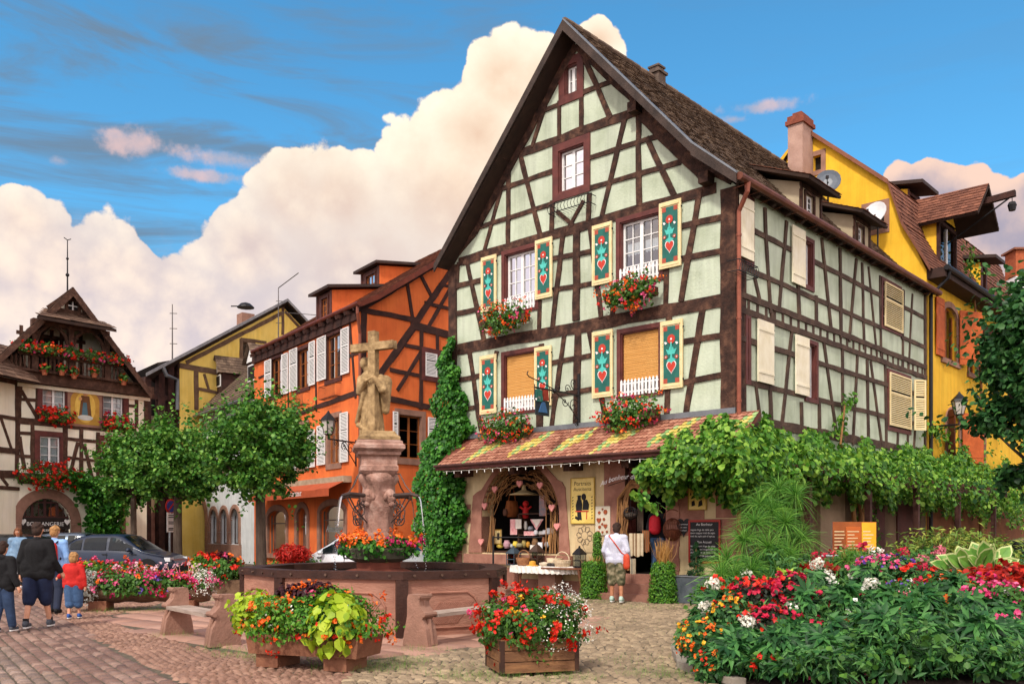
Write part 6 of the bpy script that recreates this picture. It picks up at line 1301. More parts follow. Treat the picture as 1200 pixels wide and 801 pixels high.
# side wing to the left, nearer
Lc=Lp.W(uE,0,0); Lq=PL((Lc.x,Lc.y),(-.238,-.971)); w=MB(CRM); wall(w,Lq,[(0,0,7),(zC-.35,0,7)],[]); w.build('side_wall',BK)
T=MB(BTM)
for z,wd in ((zC-.5,.2),(zC-2.0,.15),(zC-3.35,.25),(zC-4.9,.15),(zJ,.3)): T.beam(Lq.W(0,z),Lq.W(7,z),wd,prd(),Lq.n)
for u in (.12,1.3,2.6,3.9,5.2): T.beam(Lq.W(u,zJ),Lq.W(u,zC-.4),.18,prd(),Lq.n)
for u in (.4,1.7,3.0): T.beam(Lq.W(u,zC-3.3),Lq.W(u+.6,zC-2),.13,prd(),Lq.n); T.beam(Lq.W(u+.7,zJ),Lq.W(u+.2,zC-4.8),.13,prd(),Lq.n)
T.build('side_timber_frame',BK)
P0=Lq.W(-.2,zC-.5,.9); B_=Lq.W(-.2,zC+1.1,-.6)-P0; tiles('wing_roof',P0,Lq.d,B_,7,B_.length,.25,.24,BKT,BK); b=MB(MAT['roof_underside']); b.quad(P0-UPV*.06,P0+Lq.d*7-UPV*.06,P0+Lq.d*7+B_-UPV*.06,P0+B_-UPV*.06); b.build('wing_deck',BK)
w=MB(CRM); w.quad(Lp.W(u6,0,0),Lp.W(u6,zC,0),Lp.W(u6,zC,-8),Lp.W(u6,0,-8)); w.build('end_wall',BK)
# window boxes and balcony flowers
BG='flower boxes on the bakery'
for (x0,x1,y,lb_,pt) in ((134,238,452,'red geraniums under the upper window left of the painted saint',((P_RED,3),)),(345,445,480,'red and pink geraniums under the upper window right of the painted saint',((P_RED,3),(P_MAG,1)))):
    r=lr(l4,x0,x1,y,y+8); flower_box('flower_box',lb_,Lp,r,r[3]-.05,.25,pt,BG,n=520,hh=.38,depth=.3,nf=110,fs=.1)
r=lr(l4,60,250,650,660); flower_box('flower_box','long mass of deep red geraniums above the bakery arch',Lp,(r[0],r[1],r[2],r[3]),r[3]-.2,.35,((P_RED,3),),BG,n=1300,hh=.6,depth=.45,nf=190,fs=.11)
xs_=((45,115),(120,195),(205,270),(275,355),(362,440))
for i,(x0,x1) in enumerate(xs_):
    yy=205+(x0)*.13; r=lr(l4,x0,x1,yy,yy+8,off=.6)
    flower_box('flower_box',('first','second','third','fourth','fifth')[i]+' clump of red geraniums along the bakery balcony rail from the left',Lp,r,zR+.26,.75,((P_RED,4),(P_PINK,1)) if i!=1 else ((P_RED,2),(P_ORG,1)),BG,n=480,hh=.27,depth=.26,nf=40,fs=.1,widen=.1)
for i,(x,y) in enumerate(((155,298),(215,300),(258,312),(328,308),(430,335))):
    c_=Lp.P(*l4(x,y),.75); p,nn=ell(90,c_,(.2,.2,.2),.3); t=thing('flower_pot',('first','second','third','fourth','fifth')[i]+' small red pot plant hung below the bakery balcony rail from the left','flower pot',c_-UPV*.3,'flower pots hung on the bakery balcony'); leaves('foliage',t,G_GER,'broad',p,nn,.1); p,nn=ell(16,c_,(.22,.22,.22),.85); leaves('blossoms',t,P_RED if i!=4 else P_ORG,'rose',p,nn,.11,.3)
    b=MB(pm('terracotta','#8a4a30','#a05c3e')); b.lathe([(.09,-.32),(.14,-.1)],c_,10); b.build('pot',t)
# creeper from the window sill down over the door
cr=thing('creeper','green creeper falling from the geraniums over the bakery doorway','climbing plant',Lp.P(115,640,.4))
pp=[];nn_=[]
for (px,py,rx,rz,n) in ((92,560,.9,.35,260),(110,575,.9,.6,420),(122,600,.9,1.2,900),(118,625,.7,.8,500),(135,590,.7,.6,300)):
    p,nn=ell(n,(0,0,0),(rx,.45,rz),.3,lump=.3); c_=Lp.P(px,py,.5); q=np.array(c_)+p[:,0:1]*np.array(Lp.d)+p[:,1:2]*np.array(Lp.n)+p[:,2:3]*np.array((0,0,1)); pp.append(q); nn_.append(nn+np.array(Lp.n)*.4)
leaves('foliage',cr,G_IVY,'broad',np.concatenate(pp),np.concatenate(nn_),.19); b=MB(TWG); b.tube([Lp.P(116,655,.1)-UPV*0,Lp.P(118,600,.3),Lp.P(112,575,.3)],[.06,.04,.02],6); b.build('stem',cr)

# ================= yellow house on the right
RH=thing('yellow_mansard_house','yellow house with a mansard roof and orange-brown shutters behind the mint house','house',M2.W(14,0,0))
YR=pm('golden_render','#f4c63a','#e8b42c',1.2,.92,.25,20,big=.12,streak=.25,c3='#f0be33')
G2=PL((M2.W(SL+.05,0,0).x,M2.W(SL+.05,0,0).y),M1.d); M2b=PL((M2.W(SL+.05,0,.0).x,M2.W(SL+.05,0,.0).y),M2.d)
pt=[G2.hit(*r1(375,122)),G2.hit(*r1(675,312)),G2.hit(*r1(728,470)),G2.hit(*r1(840,650))]; print('right gable',pt)
wl2=[G2.rect(r1(377,0)[0],r1(408,0)[0],r1(377,0)[0],r1(0,212)[1],r1(0,270)[1]),G2.rect(r1(585,0)[0],r1(655,0)[0],r1(655,0)[0],r1(0,398)[1],r1(0,490)[1])]
zE2=pt[3][1]; k1=pt[1]; k0=pt[0]
rl=(k0[1]-k1[1])/(k0[0]-k1[0]); uM=k0[0]+.3; zM=k0[1]+rl*(uM-k0[0])
pr=[(0,0,2*uM),(zE2,0,2*uM),(pt[2][1],pt[2][0],2*uM-pt[2][0]),(k1[1],k1[0],2*uM-k1[0]),(zM,uM-.02,uM+.02)]
w=MB(YR); wall(w,G2,pr,wl2,rev=.2); w.build('gable_wall',RH)
for r in wl2: w=MB(SANDP); framebars(w,G2,r,.16,.03); w.build('window_surround',RH); w=MB(DARK)
for r in wl2: w.quad(*[G2.W(a,z,-.18) for a,z in ((r[0],r[1]),(r[2],r[1]),(r[2],r[3]),(r[0],r[3]))])
w.build('dark_interior',RH)
RL=13.; sw2=[M2b.rect(r2(884,0)[0],r2(936,0)[0],r2(884,0)[0],r2(0,55)[1],r2(0,262)[1]),M2b.rect(r2(985,0)[0],r2(1015,0)[0],r2(985,0)[0],r2(0,125)[1],r2(0,320)[1]),M2b.rect(r2(1072,0)[0],r2(1100,0)[0],r2(1072,0)[0],r2(0,170)[1],r2(0,355)[1]),
     M2b.rect(r2(900,0)[0],r2(948,0)[0],r2(900,0)[0],r2(0,470)[1],r2(0,660)[1]),M2b.rect(r2(1022,0)[0],r2(1042,0)[0],r2(1022,0)[0],r2(0,500)[1],r2(0,670)[1])]
for r in sw2: print([round(x,2) for x in r])
w=MB(YR); wall(w,M2b,[(3.1,0,RL),(zE2,0,RL)],sw2,rev=.22); w.use(pm('shaded_brown_render','#6b4028','#8a5636',1.5,.92,.3,20,big=.3)); wall(w,M2b,[(0,0,RL),(3.1,0,RL)],[]); w.use(YR)  # brown ground-floor band, its colour darkened for the shade of vine and pergola
for r in sw2: spandrel(w,M2b,r,r[3]-.3)
w.build('side_wall',RH); 
for r in sw2: w=MB(SANDP); arch_ring(w,M2b,r,r[3]-.3,.2,.04); w.boxf(M2b.W(r[0]-.25,r[1]-.18,-.02),M2b.d*(r[2]-r[0]+.5),UPV*.17,M2b.n*.1); w.build('stone_trim',RH)
w=0; w=MB(GLASS)
for r in sw2: w.quad(*[M2b.W(a,z,-.18) for a,z in ((r[0],r[1]),(r[2],r[1]),(r[2],r[3]),(r[0],r[3]))])
w.build('pane',RH); 
for r in sw2: w=MB(PINE); framebars(w,M2b,r,.06,.04,-.17,inside=True); m_=(r[0]+r[2])/2; w.boxf(M2b.W(m_-.04,r[1],-.17),M2b.d*.08,UPV*(r[3]-r[1]),M2b.n*.042); w.build('sash',RH); w=MB(DARK); w.quad(*[M2b.W(a,z,-.7) for a,z in ((.2,0),(RL,0),(RL,zE2),(.2,zE2))]); w.quad(M2b.W(RL,0,0),M2b.W(RL,zE2,0),M2b.W(RL,zE2,-9),M2b.W(RL,0,-9)); w.build('interior',RH)
RUS=pm('orange_stained_wood','#c9642a','#a84e1c',4,.7,.3,40,big=.15,c3='#b85822')
plain_shutter(M2b,M2b.rect(r2(850,0)[0],r2(880,0)[0],r2(850,0)[0],r2(0,22)[1],r2(0,250)[1]),o=.05,m=RUS,parent=RH)
def angled(u,zr,ln,sgn,ang,m,parent,louv=False):
    p=M2b.W(u,0,.08); d=M2b.d*math.cos(ang)*sgn+M2b.n*math.sin(ang); pl=PL((p.x,p.y),(d.x,d.y)); plain_shutter(pl,(0,zr[0],ln,zr[1]),o=0,m=m,parent=parent,lou=louv)
angled(sw2[0][2]+.05,(sw2[0][1]-.05,sw2[0][3]+.05),1.0,1,R(28),RUS,RH)
angled(sw2[3][2]+.05,(sw2[3][1]-.05,sw2[3][3]+.05),1.0,1,R(24),RUS,RH); angled(sw2[3][0]-.05,(sw2[3][1],sw2[3][3]),.6,-1,R(35),pm('brown_stained_wood','#5e2d1c','#4a2214'),RH)
angled(sw2[1][2]+.02,(sw2[1][1],sw2[1][3]),.7,1,R(60),pm('brown_stained_wood','#5e2d1c'),RH)
# mansard roof
for lo,hi in ((pt[3],pt[2]),(pt[2],k1),(k1,(uM,zM))):
    P0=G2.W(lo[0],lo[1],.1); E=G2.W(hi[0],hi[1],.1)-P0; tiles('roof',P0,-G2.n,E,RL+.1,E.length,.2,.18,TILER,RH)
P0=G2.W(2*uM+.3,zE2,.1); E=G2.W(uM,zM,.1)-P0; tiles('far_roof',P0,-G2.n,E,RL,E.length,.35,.35,TILER,RH)
b=MB(MAT['roof_underside']); q=[pt[3],pt[2],k1,(uM,zM),(2*uM+.3,zE2)]
for a,c_ in zip(q,q[1:]): b.quad(G2.W(a[0],a[1]-.06,.1),G2.W(c_[0],c_[1]-.06,.1),G2.W(c_[0],c_[1]-.06,-RL),G2.W(a[0],a[1]-.06,-RL))
b.build('roof_deck',RH)
b=MB(pm('dark_eave','#2b1b16','#3b2720')); b.boxf(M2b.W(.05,zE2-.28,.0),M2b.d*RL,UPV*.3,M2b.n*.55); b.use(IRON); b.tube([M2b.W(0.,zE2-.02,.62),M2b.W(RL,zE2-.02,.62)],.09,8); b.tube([M2b.W(.3,zE2-.05,.62),M2b.W(.3,zE2-.3,.55),M2b.W(.12,zE2-.8,.1),M2b.W(.12,.3,.1)],.06,8); b.build('eave_gutter',RH)
b=MB(TILER); 
for (a,c_) in ((pt[3],pt[2]),(pt[2],k1),(k1,(uM,zM))): b.prism([G2.W(a[0],a[1]+.06,.14),G2.W(c_[0],c_[1]+.06,.14),G2.W(c_[0],c_[1]-.1,.14),G2.W(a[0],a[1]-.1,.14)],G2.n*.05)
b.build('verge_tiles',RH)
# big tile-roofed dormer with the hoist beam
p0=M2b.P(*r1(868,600),-.25); pl=PL((M2b.W(0,0,-.25).x,M2b.W(0,0,-.25).y),M2b.d)
rd_=pl.rect(r1(868,0)[0],r1(930,0)[0],r1(868,0)[0],r1(0,470)[1],r1(0,640)[1]); zd=rd_[3]+.25; u0_,u1_=rd_[0],rd_[2]+.1; print('dormer',rd_)
b=MB(YR); zz0=rd_[1]-.6; B=lambda u,z,o: pl.W(u,z,-o)
for u in (u0_,u1_): b.quad(B(u,zz0,0),B(u,zd,0),B(u,zd,3.5),B(u,zz0,3.5))
um_=(u0_+u1_)/2; b.add([B(u0_,zd,0),B(u1_,zd,0),B(um_,zd+.9,0)],[(0,1,2)]); d_=b.build('dormer',RH)
b=MB(TIMD); framebars(b,pl,(u0_+.08,rd_[1]-.3,u1_-.08,rd_[3]),.12,.05,-.02,back=.05); b.boxf(pl.W(u0_,rd_[1]-.6,-.05),pl.d*(u1_-u0_),UPV*.25,pl.n*.08); b.use(WHITE); m_=(u0_+u1_)/2; b.boxf(pl.W(m_-.04,rd_[1]-.3,-.05),pl.d*.08,UPV*(rd_[3]-rd_[1]+.3),pl.n*.04); b.build('dormer_frame',d_)
b=MB(GLASS); b.quad(*[pl.W(a,z,-.06) for a,z in ((u0_+.05,rd_[1]-.3),(u1_-.05,rd_[1]-.3),(u1_-.05,rd_[3]),(u0_+.05,rd_[3]))]); b.build('pane',d_); b=MB(DARK); b.quad(*[pl.W(a,z,-.4) for a,z in ((u0_+.0,zz0),(u1_-.0,zz0),(u1_-.0,zd),(u0_+.0,zd))]); b.build('dark_interior',d_)
for ua in (u0_-.35,u1_+.35):
    P_=pl.W(ua,zd-.25,1.3); E=pl.W(um_,zd+1.0,1.3)-P_; tiles('dormer_roof',P_,-pl.n,E,4.6,E.length,.2,.18,TILER,d_)
    b=MB(MAT['roof_underside']); n_=E.cross(pl.n).normalized(); n_=n_ if n_.z>0 else -n_; b.prism([P_-n_*.02,P_+E-n_*.02,P_+E-n_*.1,P_-n_*.1],-pl.n*4.6); b.build('dormer_soffit',d_)
b=MB(TIMD); hp=pl.W(um_,zd+.35,0); b.bar(hp,hp+pl.n*2.1+UPV*.12,.16,.2); b.use(IRON); b.lathe([(.1,-.18),(.14,0),(.1,.1)],hp+pl.n*2.0-UPV*.25,8); b.tube([hp+pl.n*2.0-UPV*.2,hp+pl.n*2.0+UPV*.1],.015,4); b.tube([hp+pl.n*1.9,hp-UPV*1.1],.03,5); b.build('hoist_beam',d_)
# small upper dormer and the far yellow dormer
for (xa,xb,yt,yb,sb,cheek) in ((745,790,338,400,-1.6,YR),(1030,1052,625,755,-.25,TIMD)):
    pl=PL((M2b.W(0,0,sb).x,M2b.W(0,0,sb).y),M2b.d); r=pl.rect(r1(xa,0)[0],r1(xb,0)[0],r1(xa,0)[0],r1(0,yt)[1],r1(0,yb)[1]); wz=(r[0]+.15,r[1]+.1,r[2]-.15,r[3]-.15)
    shed_dormer(RH,pl,r[0],r[2],r[1]-.5,r[3],2.4,YR,TIMD,TILER,wz,rise=.5,sash=TIMD,ov=.6)
# the tall rendered chimney
cc=[G2.hit(925,160,.45),G2.hit(951,160,.45)]; zt=G2.hit(938,136,.45)[1]; uc=(cc[0][0]+cc[1][0])/2; wc=abs(cc[0][0]-cc[1][0])*.66
b=MB(pm('chimney_render','#b39384','#9a7a6a',2,.9,.4,20,c3='#a8887a')); c_=G2.W(uc,0,.45); b.boxf(G2.W(uc-wc/2,zt-4.5,.05),G2.d*wc,UPV*4.1,G2.n*.8)
b.boxf(G2.W(uc-wc/2-.05,zt-3.0,0.0),G2.d*(wc+.1),UPV*.12,G2.n*.9); b.use(pm('chimney_brick','#8a4a36','#6f3a2a',6,.9,.3,30)); b.boxf(G2.W(uc-wc/2-.07,zt-.4,-.02),G2.d*(wc+.14),UPV*.14,G2.n*.94); b.boxf(G2.W(uc-wc/2-.02,zt-.26,.03),G2.d*(wc+.04),UPV*.16,G2.n*.84); b.boxf(G2.W(uc-wc/2+.1,zt-.1,.12),G2.d*(wc-.2),UPV*.14,G2.n*.6); b.build('chimney',RH)
# satellite dishes
def dish(name,label,c,r_,n_,m):
    b=MB(m); n_=Vector(n_).normalized(); a=n_.cross(UPV).normalized(); u=a.cross(n_); k=16; rings=[(1,.0),(.7,-.1),(.35,-.17),(.05,-.19)]
    vs=[c+(a*math.cos(2*PI*j/k)+u*math.sin(2*PI*j/k))*r_*q+n_*d*r_ for q,d in rings for j in range(k)]
    b.add(vs,[(i*k+j,i*k+(j+1)%k,(i+1)*k+(j+1)%k,(i+1)*k+j) for i in range(3) for j in range(k)]+[tuple(3*k+j for j in range(k))]); b.add([v-n_*.02 for v in vs],[(i*k+j,i*k+(j+1)%k,(i+1)*k+(j+1)%k,(i+1)*k+j) for i in range(3) for j in range(k)])
    t=thing(name,label,'satellite dish',c-UPV*r_,'satellite dishes'); b.build('reflector',t); b=MB(IRON); b.tube([c-u*r_*.9,c-u*r_*.3+n_*r_*.9],.015,5); b.box(c-u*r_*.3+n_*r_*.92,(.08,.08,.1)); b.tube([c-n_*.15*r_,c-n_*.6*r_-UPV*.2,c-n_*.6*r_-UPV*(r_+1.0)],.03,6); b.build('arm',t); return t
c_=G2.P(970,212,1.0); dish('satellite_dish','dark grey satellite dish in front of the yellow gable by the tall chimney',c_,.42,(-.35,-.9,.25),pm('grey_dish','#5a6470','#4c5560',4,.4))
c_=G2.P(1024,250,.6); dish('satellite_dish','white satellite dish in front of the round gable window of the yellow house',c_,.42,(-.75,-.6,.3),pm('white_dish','#e6e8ea','#d6d9dc',4,.3))
# lantern on the yellow house
lc=M2b.P(*r2(947,455),.9); lt=thing('wall_lantern','black hexagonal lantern on the yellow house above the vine','street lamp',lc-UPV*1); lantern(lt,lc,.95); b=MB(IRON); q=M2b.W((lc-M2b.O).dot(M2b.d),lc.z-.55,0); b.tube([lc-UPV*.34,lc-UPV*.55,q],.03,6); b.tube([q-UPV*.5,lc-UPV*.6-M2b.n*.5],.02,5); b.build('bracket',lt)
# far building with the mottled roof
FB=thing('brick_tiled_house','far house with a mottled brown and red tiled roof behind the yellow house','house',(27,47,0)); b=MB(pm('mottled_tiles','#3d2a26','#9c5a42',3,.85,.3,60,island=.9,c3='#6a4436'))
fp=PL((at(1128,640,47).x,47),(1,.12)); 
P0=fp.W(0,at(1150,352,47).z-1.5,0); E=fp.W(0,at(1150,300,47).z,-3.2)-P0; tiles('roof',P0,fp.d,E,16,E.length,.22,.2,MAT['mottled_tiles'],FB,lift=.04)
w=MB(pm('grey_render','#b9b4ab','#a49f96')); w.quad(fp.W(0,0,-.3),fp.W(16,0,-.3),fp.W(16,P0.z+.05,-.3),fp.W(0,P0.z+.05,-.3)); w.quad(fp.W(0,0,-.3),fp.W(0,P0.z,-.3),P0+E-UPV*.1,fp.W(0,0,-3.2)); w.build('wall',FB)
b=MB(WHITE); x0=at(1188,300,46.5).x; b.box((x0+1.2,46.8,at(1188,335,46.5).z-.4),(2.4,1.,2.2)); b.use(pm('orange_brick','#b0603a','#94482a',8,.9,.4,30)); b.box((x0+1.2,46.8,at(1188,309,46.5).z),(2.42,1.02,1.35)); b.use(TILER); b.box((x0+1.2,46.8,at(1188,293,46.5).z),(2.7,1.3,.1)); b.build('chimney',FB)
# ================= the fountain
FC=Vector((-2.38,16.3,0)); Y0=16.3
FT=thing('fountain','octagonal pink sandstone fountain with iron-banded basin and carved central column','fountain',FC)
b=MB(pm('basin_stone','#9a6a58','#b58672',2,.8,.6,14,big=.3,c3='#a67763',stretch=(1,1,3)))
nb=len(BAS); cen=FC
def ins(p,k): v=Vector((p[0],p[1],0))-cen; return cen+v*(1-k/v.length)
for i in range(nb):
    a,c_=Vector(BAS[i]+(0,)),Vector(BAS[(i+1)%nb]+(0,)); e=(c_-a).normalized(); ai,ci=ins(a,.22),ins(c_,.22)
    g_=.04; a2,c2=a+e*g_,c_-e*g_
    b.hexa([a2,c2,ci,ai,a2+UPV*.87,c2+UPV*.87,ci+UPV*.87,ai+UPV*.87])
b.build('basin_wall',FT)
b=MB(pm('panel_moulding','#8a5c4b','#a37562',2,.85,.4,20))
for i in range(nb):   # moulded frame on each slab
    a,c_=Vector(BAS[i]+(0,)),Vector(BAS[(i+1)%nb]+(0,)); L_=(c_-a).length
    if i>4: continue
    pl=PL((a.x,a.y),(c_-a).to_2d()); 
    m_=.28; z0_,z1_=.12,.66; pts_=[(m_,z0_),(m_,z1_-.2),(m_+.08,z1_-.08),(m_+.2,z1_),(L_-m_-.2,z1_),(L_-m_-.08,z1_-.08),(L_-m_,z1_-.2),(L_-m_,z0_)]
    pp=[pl.W(x,z,.005) for x,z in pts_]; b.tube(pp+[pp[0]],.022,6,caps=False)
    n=int(L_/.06)
    for k in range(n):      # diagonal tooling grooves
        x=m_+.05+(L_-2*m_-.1)*k/n; z=z0_+.06; dz=min(z1_-z-.1,.34); 
        if x+dz*.9<L_-m_-.08: b.beam(pl.W(x,z,0),pl.W(x+dz*.9,z+dz,0),.02,.01,pl.n)
    b.build('moulding',FT); b=MB(MAT['panel_moulding'])
IB=pm('iron_band','#33201a','#4c3026',3,.55,.3,30,metal=.35)
b=MB(IB)
for i in range(nb):
    a,c_=Vector(BAS[i]+(0,)),Vector(BAS[(i+1)%nb]+(0,)); o1=ins(a,-.06); o2=ins(c_,-.06); i1=ins(a,.3); i2=ins(c_,.3)
    b.hexa([o1+UPV*.87,o2+UPV*.87,i2+UPV*.87,i1+UPV*.87,o1+UPV*.99,o2+UPV*.99,i2+UPV*.985,i1+UPV*.985])
b.build('rim',FT)
for i in range(nb):
    a=Vector(BAS[i]+(0,)); v=(a-cen).normalized(); t=v.cross(UPV); q=MB(IB); q.boxf(a-v*.06-t*.09,t*.18,v*.1,UPV*.868); q.build('corner_post',FT)
b=MB(pm('rim_bolts','#6b5548','#4f3d33',3,.5,metal=.5))
for i in range(nb):
    a,c_=Vector(BAS[i]+(0,)),Vector(BAS[(i+1)%nb]+(0,)); 
    for k in (.12,.4,.65,.9): p=ins(a+(c_-a)*k,-.06)+UPV*.93; v=(p-cen); v.z=0; v.normalize(); b.tube([p-v*.01,p+v*.02],.022,6)
b.build('rim_bolts',FT)
wm_=bpy.data.materials.new('fountain_water'); wm_.use_nodes=True; pb=wm_.node_tree.nodes['Principled BSDF']; pb.inputs['Base Color'].default_value=(.015,.03,.028,1); pb.inputs['Roughness'].default_value=.04
nz=wm_.node_tree.nodes.new('ShaderNodeTexNoise'); nz.inputs['Scale'].default_value=9; bp=wm_.node_tree.nodes.new('ShaderNodeBump'); bp.inputs['Strength'].default_value=.3; bp.inputs['Distance'].default_value=.03; wm_.node_tree.links.new(nz.outputs[0],bp.inputs['Height']); wm_.node_tree.links.new(bp.outputs[0],pb.inputs['Normal'])
b=MB(wm_); b.add([ins(p,.2)+UPV*.86 for p in BAS],[tuple(range(nb))]); b.build('water',FT)
def sqlathe(b,prof,c,rz): # square section mouldings
    b.lathe([(r*1.414,z) for r,z in prof],c,4,rz=rz)
rzF=R(12)
STN=pm('weathered_pink_stone','#7f6154','#b8988a',5,.9,.9,22,big=.35,c3='#a07a6b')
b=MB(pm('dark_red_stone','#5f2f22','#7d4231',3,.85,.4,25)); b.lathe([(.62,0),(.62,.9),(.42,.95),(.4,1.12),(.3,1.16)],FC,8,rz=.2); b.build('pedestal',FT)
# carved shaft with swellings, masks and drapery
b=MB(STN); k=40; vs=[]; zs_l=np.linspace(1.15,2.62,30)
for zi,z in enumerate(zs_l):
    t=(z-1.15)/1.47; r0=.30-.05*math.sin(t*PI)+.05*math.exp(-((t-.93)/.06)**2)+.05*math.exp(-((t-.05)/.1)**2)+.04*math.exp(-((t-.62)/.08)**2)
    for j in range(k):
        a=2*PI*j/k; r=r0+.018*math.cos(a*8)*(1-abs(t-.3))*(t<.55)+.03*math.cos(a*4+.6)*math.exp(-((t-.75)/.14)**2)+.022*math.sin(a*6+t*20)*(t>.8)+.012*math.sin(a*9+t*34)
        vs.append((FC.x+r*math.cos(a),FC.y+r*math.sin(a),z))
b.add(vs,[(i*k+j,i*k+(j+1)%k,(i+1)*k+(j+1)%k,(i+1)*k+j) for i in range(29) for j in range(k)]); b.build('shaft',FT,smooth=True)
for q in range(4):     # masks that hold the spouts
    a=rzF+q*PI/2+PI/4; d=Vector((math.cos(a),math.sin(a),0)); b=MB(STN); p=FC+d*.27+UPV*2.2; b.ball(p,(.11,.11,.15),12,9); b.ball(p+d*.1-UPV*.02,(.035,.035,.05)); 
    for s_ in (-1,1): b.ball(p+d*.06+d.cross(UPV)*s_*.06+UPV*.03,.035,8,6); b.ball(p+d.cross(UPV)*s_*.12,(.04,.04,.07),8,6)
    b.ball(p-UPV*.12+d*.04,(.07,.07,.06)); b.build('carved_mask',FT,smooth=True)
b=MB(STN); sqlathe(b,[(.27,2.58),(.30,2.62),(.33,2.66),(.33,2.74),(.31,2.76),(.31,2.90),(.37,2.94),(.37,2.99),(.44,3.04),(.44,3.10),(.40,3.13),(.40,3.17),(.34,3.2)],FC,rzF); b.build('capital',FT)
# iron scrolls and spouts
b=MB(pm('old_iron','#3c3230','#57484200'[:7],4,.55,metal=.4))
for q in range(4):
    a=rzF+q*PI/2+PI/4; d=Vector((math.cos(a),math.sin(a),0)); b.tube([FC+d*.3+UPV*2.22,FC+d*.75+UPV*2.24,FC+d*.92+UPV*2.2],[.04,.035,.03],8)
    b.tube([FC+d*.33+UPV*2.62,FC+d*.5+UPV*2.6,FC+d*.62+UPV*2.4,FC+d*.8+UPV*2.22],.012,5)
    for c0,r_,s_ in ((1.95,.16,1),(1.78,.1,-1),(2.08,.09,-1)):
        c_=FC+d*(.42+(2.05-c0)*.3)+UPV*c0; b.tube([c_+d*r_*math.exp(-.16*t)*math.cos(t)+UPV*s_*r_*math.exp(-.16*t)*math.sin(t) for t in np.linspace(-1,9,22)],.011,5)
    b.tube([FC+d*.3+UPV*1.75,FC+d*.6+UPV*2.0,FC+d*.75+UPV*2.2],.013,5); b.build('spout_ironwork',FT); b=MB(MAT['old_iron'])
jm_=glassmat('water_jet',(.93,.95,.96,1),.35,.1)
for q in range(4):
    a=rzF+q*PI/2+PI/4; d=Vector((math.cos(a),math.sin(a),0)); b=MB(jm_); p=FC+d*.92+UPV*2.19; pts_=[p+d*.16*t-UPV*(1.32*t*t) for t in np.linspace(0,1,14)]
    b.tube(pts_[:9],[.016-.0008*i for i in range(9)],6)
    for i in range(26): t=.55+.45*i/26; b.ball(p+d*.16*t-UPV*1.32*t*t+Vector((random.uniform(-.02,.02),random.uniform(-.02,.02),0)),random.uniform(.007,.013),5,4)
    b.build('water_jet',FT)
# statue: robed figure holding a tall cross
ST=thing('saint_statue','ochre sandstone statue of a robed figure embracing a tall stone cross','statue',FC+UPV*3.2)
OCH=pm('ochre_stone','#7a6244','#c8aa7c',6,.9,.9,26,big=.4,c3='#a88c62')
fw=Vector((math.cos(R(-118)),math.sin(R(-118)),0)); rt_=Vector((-fw.y,fw.x,0))*1.0
def remesh(parts,vox,name,parent,m,smooth=3,**k):
    """one continuous skin over overlapping rounded pieces"""
    b=MB(m)
    for p in parts: p(b)
    me=bpy.data.meshes.new('t'); me.from_pydata(b.v,[],b.f); ob=bpy.data.objects.new('t',me); S.collection.objects.link(ob)
    md=ob.modifiers.new('r','REMESH'); md.mode='VOXEL'; md.voxel_size=vox; md.use_smooth_shade=True
    if smooth: sm=ob.modifiers.new('s','SMOOTH'); sm.iterations=smooth; sm.factor=.5
    dg=bpy.context.evaluated_depsgraph_get(); m2=bpy.data.meshes.new_from_object(ob.evaluated_get(dg)); v=[tuple(x.co) for x in m2.vertices]; f=[tuple(p.vertices) for p in m2.polygons]
    bpy.data.objects.remove(ob); bpy.data.meshes.remove(me); bpy.data.meshes.remove(m2)
    return link_np(name,v,f,[m],None,parent,True,**k)
def cap(p,q,r0,r1,sx=None,side=None):
    """rounded tapering limb from p to q; sx flattens it across `side`"""
    p,q=Vector(p),Vector(q)
    def fn(b):
        t=(q-p); L_=t.length; t=t/L_ if L_>1e-6 else UPV; a=(Vector(side)-t*Vector(side).dot(t)).normalized() if side is not None else t.orthogonal().normalized(); c_=t.cross(a); rings=[]
        for k in range(5): th=PI/2*(k/5-1); rings.append((p+t*math.sin(th)*r0,math.cos(th)*r0 if k else 1e-3))
        rings.append((p,r0)); rings.append((q,r1))
        for k in range(1,6): th=PI/2*k/5; rings.append((q+t*math.sin(th)*r1,math.cos(th)*r1 if k<5 else 1e-3))
        n=14; s1=(sx or 1.); vs=[o+(a*math.cos(2*PI*j/n)*s1+c_*math.sin(2*PI*j/n))*r for o,r in rings for j in range(n)]; m=len(rings)
        b.add(vs,[(i*n+j,i*n+(j+1)%n,(i+1)*n+(j+1)%n,(i+1)*n+j) for i in range(m-1) for j in range(n)]+[tuple(range(n-1,-1,-1)),tuple((m-1)*n+j for j in range(n))])
    return fn
def ballp(c,r): return lambda b: b.ball(c,r,14,10)
s0=FC+UPV*3.2+rt_*-.02
close=0
def L(x,y,z): return s0+rt_*(x-(.09 if y<.115 or abs(x)<.0 else .0)*(z>.2 or 1)*(0 if y==.12 else 1))+fw*y+UPV*z    # x to the figure's left, y forward
b=MB(OCH); sqlathe(b,[(.36,0),(.36,.05),(.3,.1),(.27,.16)],FC+UPV*3.2,rzF); b.build('base',ST)
b=MB(OCH); b.bar(L(.0,.12,.1),L(.0,.12,1.93),.15,.13,fw); b.bar(L(-.46,.12,1.66),L(.46,.12,1.66),.14,.135); b.build('cross',ST)
